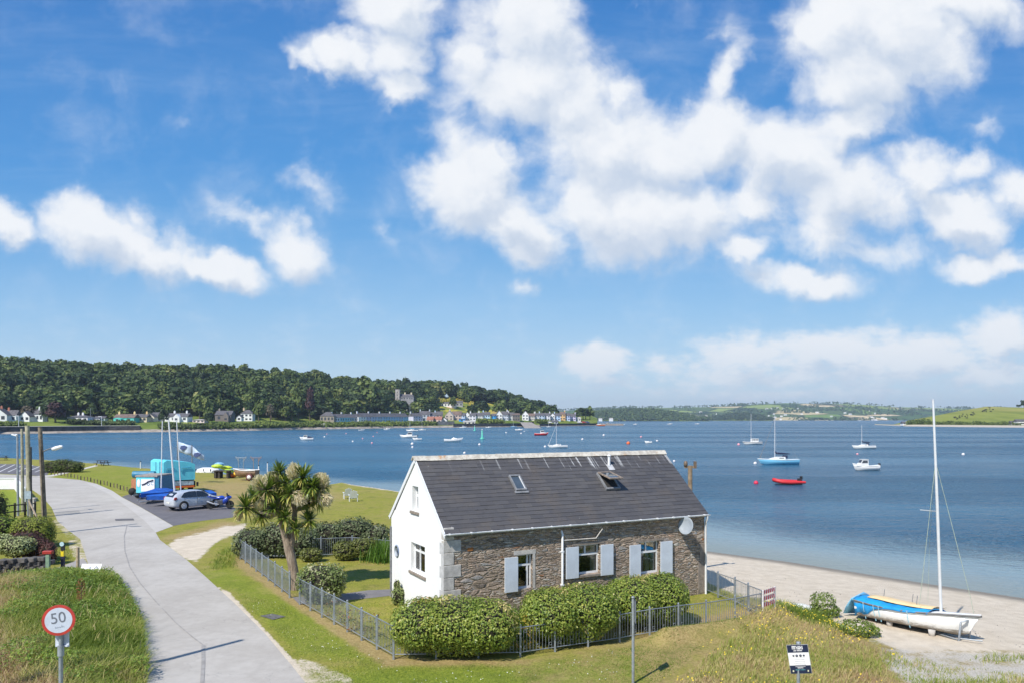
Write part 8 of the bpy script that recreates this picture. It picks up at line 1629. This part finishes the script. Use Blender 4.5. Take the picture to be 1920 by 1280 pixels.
sp1 = foot.lerp(headm, .46); mb = MB(); mb.tube([sp1 + Vector((-.42, -.3, 0)), sp1, sp1 + Vector((-.42, .3, 0))], .012, 5); mb.build('spreader', M_mast, ms)
for k, y in ((.20, .55), (.46, .62), (.60, -.5), (.75, .45)):
    f = k * 18; i0 = int(f); top = rg[i0][0]; mb = MB(); mb.tube([Vector((top.x, y * .4, top.z + .08)), Vector((top.x + .03, y * .42, top.z + .50))], .012, 5); mb.build('stanchion', M_lead, din)
M_rope = simple('pale_blue_rope', (.35, .60, .70), .8)
for k in (.14, .27, .33, .58):
    f = k * 18; i0 = int(f); r = rg[i0]; mb = MB(); mb.tube([r[-1] + Vector((0, -.05, .03)) if False else Vector((r[0].x, -r[0].y - .05, r[0].z)), Vector((r[0].x + .03, -r[0].y - .03, r[0].z * .55)), Vector((r[0].x, -r[0].y * .8, .12)), Vector((r[0].x + .06, -r[0].y * .8 - .05, .02))], .012, 5); mb.build('tie_rope', M_rope, din)
# launching trolley at its bow, and chocks
t = thing('launching_trolley', 'grey steel cradle under the bow end of the white dinghy', 'trolley', (B_.x, B_.y, B_.z), rz)
mb = MB()
for y in (-.34, .34): mb.tube([(-.10, y, 0), (-.05, y * .9, .62), (.05, y * .5, .66)], .035, 6)
mb.tube([(.05, -.2, .66), (.05, .2, .66)], .035, 6); mb.tube([(-.1, -.34, .05), (-1.6, 0, .05), (-.1, .34, .05)], .03, 6); mb.build('frame', M_zinc, t); mb = MB(); mb.tube([(-.1, -.34, .1), (.5, -.1, .12)], .025, 5); mb.build('handle', M_zinc, t)
for k, lb in ((.35, 'pale wooden chock under the stern half of the white dinghy'), (.75, 'pale wooden chock under the bow half of the white dinghy')):
    q = A_.lerp(B_, k); n_ = Vector((sin(rz), -cos(rz), 0)) * .45; q = q + n_; mb = MB(); mb.lathe([(.09, 0), (.11, .22)], (0, 0, 0), 10); o = mb.build('chock', M_quoin); o.location = (q.x, q.y, gz(q.x, q.y) - .02); tag(o, lb, 'chock')
# upturned white hull half buried at the sand edge
q = P(1495, 1139); t = thing('upturned_boat', 'low upturned white boat hull in the grass edge beside the green bush', 'boat', (q.x, q.y + .1, gz(q.x, q.y) - .06), radians(-22)); mb = MB(); mb.loft([[Vector((x, w * cos(a), .26 * hh * sin(a))) for a in np.linspace(0, pi, 9)] for x, w, hh in ((-.62, .02, .2), (-.5, .16, .6), (-.2, .26, .9), (.2, .26, 1), (.55, .18, .7), (.70, .02, .3))], close=True); mb.build('hull', M_bwht, t)
# striped barrier at the fence corner
q = Vector((8.85, 26.45, 0)); t = thing('striped_barrier', 'red and white striped plastic barrier at the beach corner of the railings', 'barrier', (q.x, q.y, gz(q.x, q.y)), radians(44), sc=.82); M_bw = simple('barrier_white', (.72, .68, .68), .5); M_br = simple('barrier_red', (.62, .03, .04), .5); 
for z in (.32, .58, .84):
    mb = MB(); mb.box(-.55, .55, -.02, .02, z, z + .16); pl = mb.build('plank', M_bw, t)
    for k in range(6): x = -.5 + k * .18; mb = MB(); mb.add([(x, -.0225, z), (x + .09, -.0225, z), (x + .15, -.0225, z + .16), (x + .06, -.0225, z + .16), (x, .0225, z), (x + .09, .0225, z), (x + .15, .0225, z + .16), (x + .06, .0225, z + .16)], [(0, 1, 2, 3), (4, 7, 6, 5), (0, 4, 5, 1), (3, 2, 6, 7), (0, 3, 7, 4), (1, 5, 6, 2)]); mb.build('stripe', M_br, pl)
for x in (-.5, .5): mb = MB(); mb.box(x - .03, x + .03, -.03, .03, 0, 1.02); mb.build('leg', M_bw, t)

# dinghies with blue covers on their trailers
M_cov = simple('royal_blue_boat_cover', (.015, .11, .48), .6, var=.2, scale=2.5, bmp=.4)
def cdinghy(label, pa, pb, mastp, matc, wdt=1.9, ridge=.55, band=True, lift=.55):
    a, b_ = P(*pa), P(*pb); d_ = b_ - a; L = d_.length; t = thing('covered_dinghy', label, 'sailing boat', (a.x, a.y, 0), atan2(d_.y, d_.x), 'sailing dinghies under blue covers'); kw = dict(draft=0.0, stern=.8, bow=.4, sheer=.15); H = .5
    H = .38; mb = MB(); hull(mb, L * .95, wdt, H, **kw); mb.v = [(x, y, z + lift) for x, y, z in mb.v]; mb.build('hull', M_bwht, t); rg_ = hull_rings(L * .95, wdt, H, **kw); rings = []
    for i, r in enumerate(rg_):
        k = i / (len(rg_) - 1); rid = ridge * (1 - abs(k - .42) * 1.5); tp = r[0]; rings.append([Vector((tp.x, s * (tp.y + .05) * w_, tp.z + lift + z_)) for s, w_, z_ in ((-1, 1.02, -.28), (-1, 1.0, .03), (-1, .5, .05 + rid * .45), (0, 0, .08 + rid), (1, .5, .05 + rid * .45), (1, 1.0, .03), (1, 1.02, -.28))])
    mb = MB(); mb.loft(rings, close=False, caps=False, smooth=False); o = mb.build('boat_cover', matc, t); so_ = o.modifiers.new('thick', 'SOLIDIFY'); so_.thickness = .02
    if mastp:
        for (mk, ptop, r_) in mastp:
            q = t.location + Vector((cos(t.rotation_euler.z), sin(t.rotation_euler.z), 0)) * L * mk; hd = px_w(*ptop, q.y) - Vector((q.x, q.y, 0)); im = Matrix.Rotation(-t.rotation_euler.z, 4, 'Z'); hd = im @ hd; mb = MB(); mb.tube([(L * mk, 0, lift + .3), Vector((L * mk, 0, 0)) + hd], [r_, r_ * .75], 8); mb.build('mast', M_mast, t)
    mb = MB(); mb.tube([(L * .2, -.5, .35), (L * 1.0, 0, .40), (L * 1.15, 0, .40)], .04, 5); mb.tube([(L * .2, .5, .35), (L * 1.0, 0, .40)], .04, 5); mb.tube([(L * .35, -.8, .3), (L * .35, .8, .3)], .03, 5); mb.build('trolley', M_zinc, t)
    for s in (-1, 1): mb = MB(); mb.lathe([(.24, -.06), (.24, .06)], (L * .35, s * .85, .24), 14, RX); mb.build('wheel', M_tyre, t)
    return t
cdinghy('blue-covered dinghy right behind the silver car, with the thickest mast', (396, 938), (280, 948), [(.60, (316, 786), .085), (.50, (331, 786), .05)], M_cov, 2.1, .26, lift=.32)
cdinghy('smaller blue-covered dinghy beside the white painted box trailer', (312, 934), (265, 944), [(.22, (304.5, 788), .06)], M_cov, 1.7, .28, lift=.36)
# flags
def flag(label, px, pyb, pyt, w, h, sl_, seedf):
    q = P(px, pyb); s_ = q.y / FPX; H_ = (pyb - pyt) * s_; t = thing('flag', label, 'flag', (q.x, q.y, 0), 0, 'pale blue flags beside the kiosk'); mb = MB(); mb.tube([(0, 0, 0), (0, 0, H_)], .05, 8); mb.build('flag_pole', M_lead, t); n = 12; rings = []
    for i in range(n + 1):
        k = i / n; x = k * w * s_; rings.append([Vector((x, .18 * sin(k * 7 + seedf) * k, H_ - .1 - (sl_ * k + jj * h * (1 - .55 * k * (sl_ > 18))) * s_)) for jj in (0, .33, .66, 1)])
    mb = MB(); mb.loft(rings, close=False, caps=False); o = mb.build('cloth', simple('pale_blue_flag_cloth', (.50, .60, .74), .8, var=.1), t); so_ = o.modifiers.new('thick', 'SOLIDIFY'); so_.thickness = .01
    mb = MB(); c_ = Vector((w * s_ * .45, -.12, H_ - .1 - (sl_ * .45 + h * .42) * s_)); mb.prism([(-.35, -.1), (-.1, -.28), (.3, -.12), (.42, .12), (.1, .26), (-.25, .18)], -.25, .06, Matrix.Translation(c_) @ RX); mb.build('emblem', simple('dark_blue_emblem', (.06, .09, .22), .8), o)
flag('larger pale blue flag with a dark emblem, left of the two', 332.5, 905, 825, 27, 19, 8, 0); flag('smaller drooping pale blue flag right of the larger one', 360, 905, 833, 22, 20, 19, 1)
# boat park on the grass: upturned hulls, kayaks, frames
def upturned(label, px, py, wpx, hpx, mat, name='upturned_boat', rz=0.0, cat='boat'):
    q = P(px, py); s_ = q.y / FPX; L = wpx * s_; h = hpx * s_; t = thing(name, label, cat, (q.x, q.y, gz(q.x, q.y)), rz); mb = MB(); mb.loft([[Vector((L * x, .9 * w * cos(a), h * hh * sin(a))) for a in np.linspace(0, pi, 9)] for x, w, hh in ((-.5, .05, .3), (-.42, .5, .75), (-.2, .9, 1), (.15, 1, 1), (.4, .65, .8), (.5, .08, .35))]); mb.build('hull', mat, t); return t
t = upturned('long white upturned hull with dark scuffs behind the kiosk', 390, 884, 46, 11, M_bwht)
for x in (-1.2, -.2, .7): mb = MB(); mb.cbox((x, -.95, .45), (.12, .04, .3)); mb.build('dark_mark', M_black, t)
def kayak(label, px, py, Lpx, z, col, rz=0.0):
    q = P(px, py); s_ = q.y / FPX; L = Lpx * s_ * 1.2; mb = MB(); mb.loft([[Vector((L * x, .45 * w * cos(a), .27 * w * sin(a))) for a in np.linspace(0, 2 * pi, 11)[:-1]] for x, w in ((-.5, .08), (-.38, .6), (-.15, 1), (.15, 1), (.38, .6), (.5, .08))]); t = thing('kayak', label, 'kayak', (q.x, q.y, z + gz(q.x, q.y)), rz, 'kayaks stacked in the boat park'); mb.build('hull', simple('kayak_%02d%02d%02d' % tuple(int(c_ * 99) for c_ in col), col, .4), t); mb = MB(); mb.lathe([(.24, 0), (.22, .06), (.16, .02)], (0, 0, .15), 12); mb.build('cockpit', M_black, t)
kayak('lime kayak lying left on the rack behind the kiosk', 407, 888, 18, 1.05, (.50, .68, .06), .1); kayak('blue-grey kayak on top of the rack', 411, 887, 16, 1.25, (.20, .42, .60), -.05); kayak('lime yellow kayak in the middle of the rack', 424, 886, 20, 1.2, (.62, .72, .05), .05); kayak('lime kayak under the yellow one', 428, 891, 18, .62, (.42, .62, .05)); kayak('orange kayak on the ground, left', 436, 894, 14, .3, (.80, .18, .03), .5); kayak('yellow-orange kayak leaning beside the orange one', 443, 894, 13, .45, (.85, .45, .02), -.4); kayak('blue kayak at the back of the rack', 436, 887, 15, .95, (.05, .22, .40)); kayak('pink-white kayak right of the orange ones', 451, 893, 12, .35, (.72, .55, .52), .3); kayak('pale blue-grey kayak at the right of the rack', 441, 885, 14, 1.15, (.45, .58, .70), .1)
q = P(410, 895); t = thing('kayak_rack', 'dark timber rack carrying the lime and blue kayaks', 'rack', (q.x, q.y, 0)); s_ = q.y / FPX; mb = MB(); mb.box(-9 * s_, 22 * s_, -.4, .9, .78, .88); mb.build('shelf', M_fence, t)
for x in (-5, 2, 18): mb = MB(); mb.box(x * s_ - .12, x * s_ + .12, -.3, .7, 0, .779); mb.build('leg', M_fence, t)
q = P(462, 899); t = thing('open_boat', 'brown clinker rowing boat on a two-wheeled trailer in the boat park', 'rowing boat', (q.x, q.y, .35), radians(170)); s_ = q.y / FPX; L = 44 * s_; mb = MB(); hull(mb, L, 1.5, .75, stern=.7, bow=.3); mb.v = [(x - L / 2, y, z) for x, y, z in mb.v]; mb.build('hull', simple('brown_varnish', (.24, .15, .09), .5, var=.3), t)
rg_ = hull_rings(L, 1.52, .75, stern=.7, bow=.3); mb = MB()
for s in (1, -1): mb.tube([Vector((r[0].x - L / 2, s * r[0].y, r[0].z + .02)) for r in rg_], .06, 6)
mb.build('gunwale', M_bwht, t)
for s in (-1, 1): mb = MB(); mb.lathe([(.38, -.1), (.38, .1)], (-.8, s * .8, .03), 16, RX); w_ = mb.build('wheel', simple('dark_red_wheel', (.16, .05, .05), .7), t); mb = MB(); mb.lathe([(.24, -.11), (.24, .11)], (-.8, s * .8, .03), 16, RX); mb.build('rim', M_bwht, w_)
t = upturned('small white dinghy with its bow up at the left end of the rowing boat', 452, 889, 15, 9, M_bwht, 'small_dinghy', .3); kayak('green-blue kayak on top of the rowing boat', 465, 884, 13, 1.5, (.05, .50, .45), .1); kayak('dark kayak lying behind the rowing boat', 478, 889, 18, .9, (.12, .10, .10), -.05)
for px, lb in ((452, 'grey metal frame with prongs standing above the white dinghy'), (480, 'rusty metal frame with prongs right of the grey one')):
    q = P(px, 890); t = thing('metal_frame', lb, 'frame', (q.x, q.y, .6)); mb = MB(); mm_ = M_zinc if px < 460 else simple('rusty_metal', (.30, .22, .20), .8)
    for x in (-.3, .3): mb.tube([(x, 0, 0), (x, 0, 1.5)], .04, 5); mb.tube([(x, 0, 1.1), (x * 2.2, 0, 1.75)], .04, 5)
    mb.tube([(-.7, 0, 1.55), (.7, 0, 1.55)], .04, 5); mb.build('frame', mm_, t)
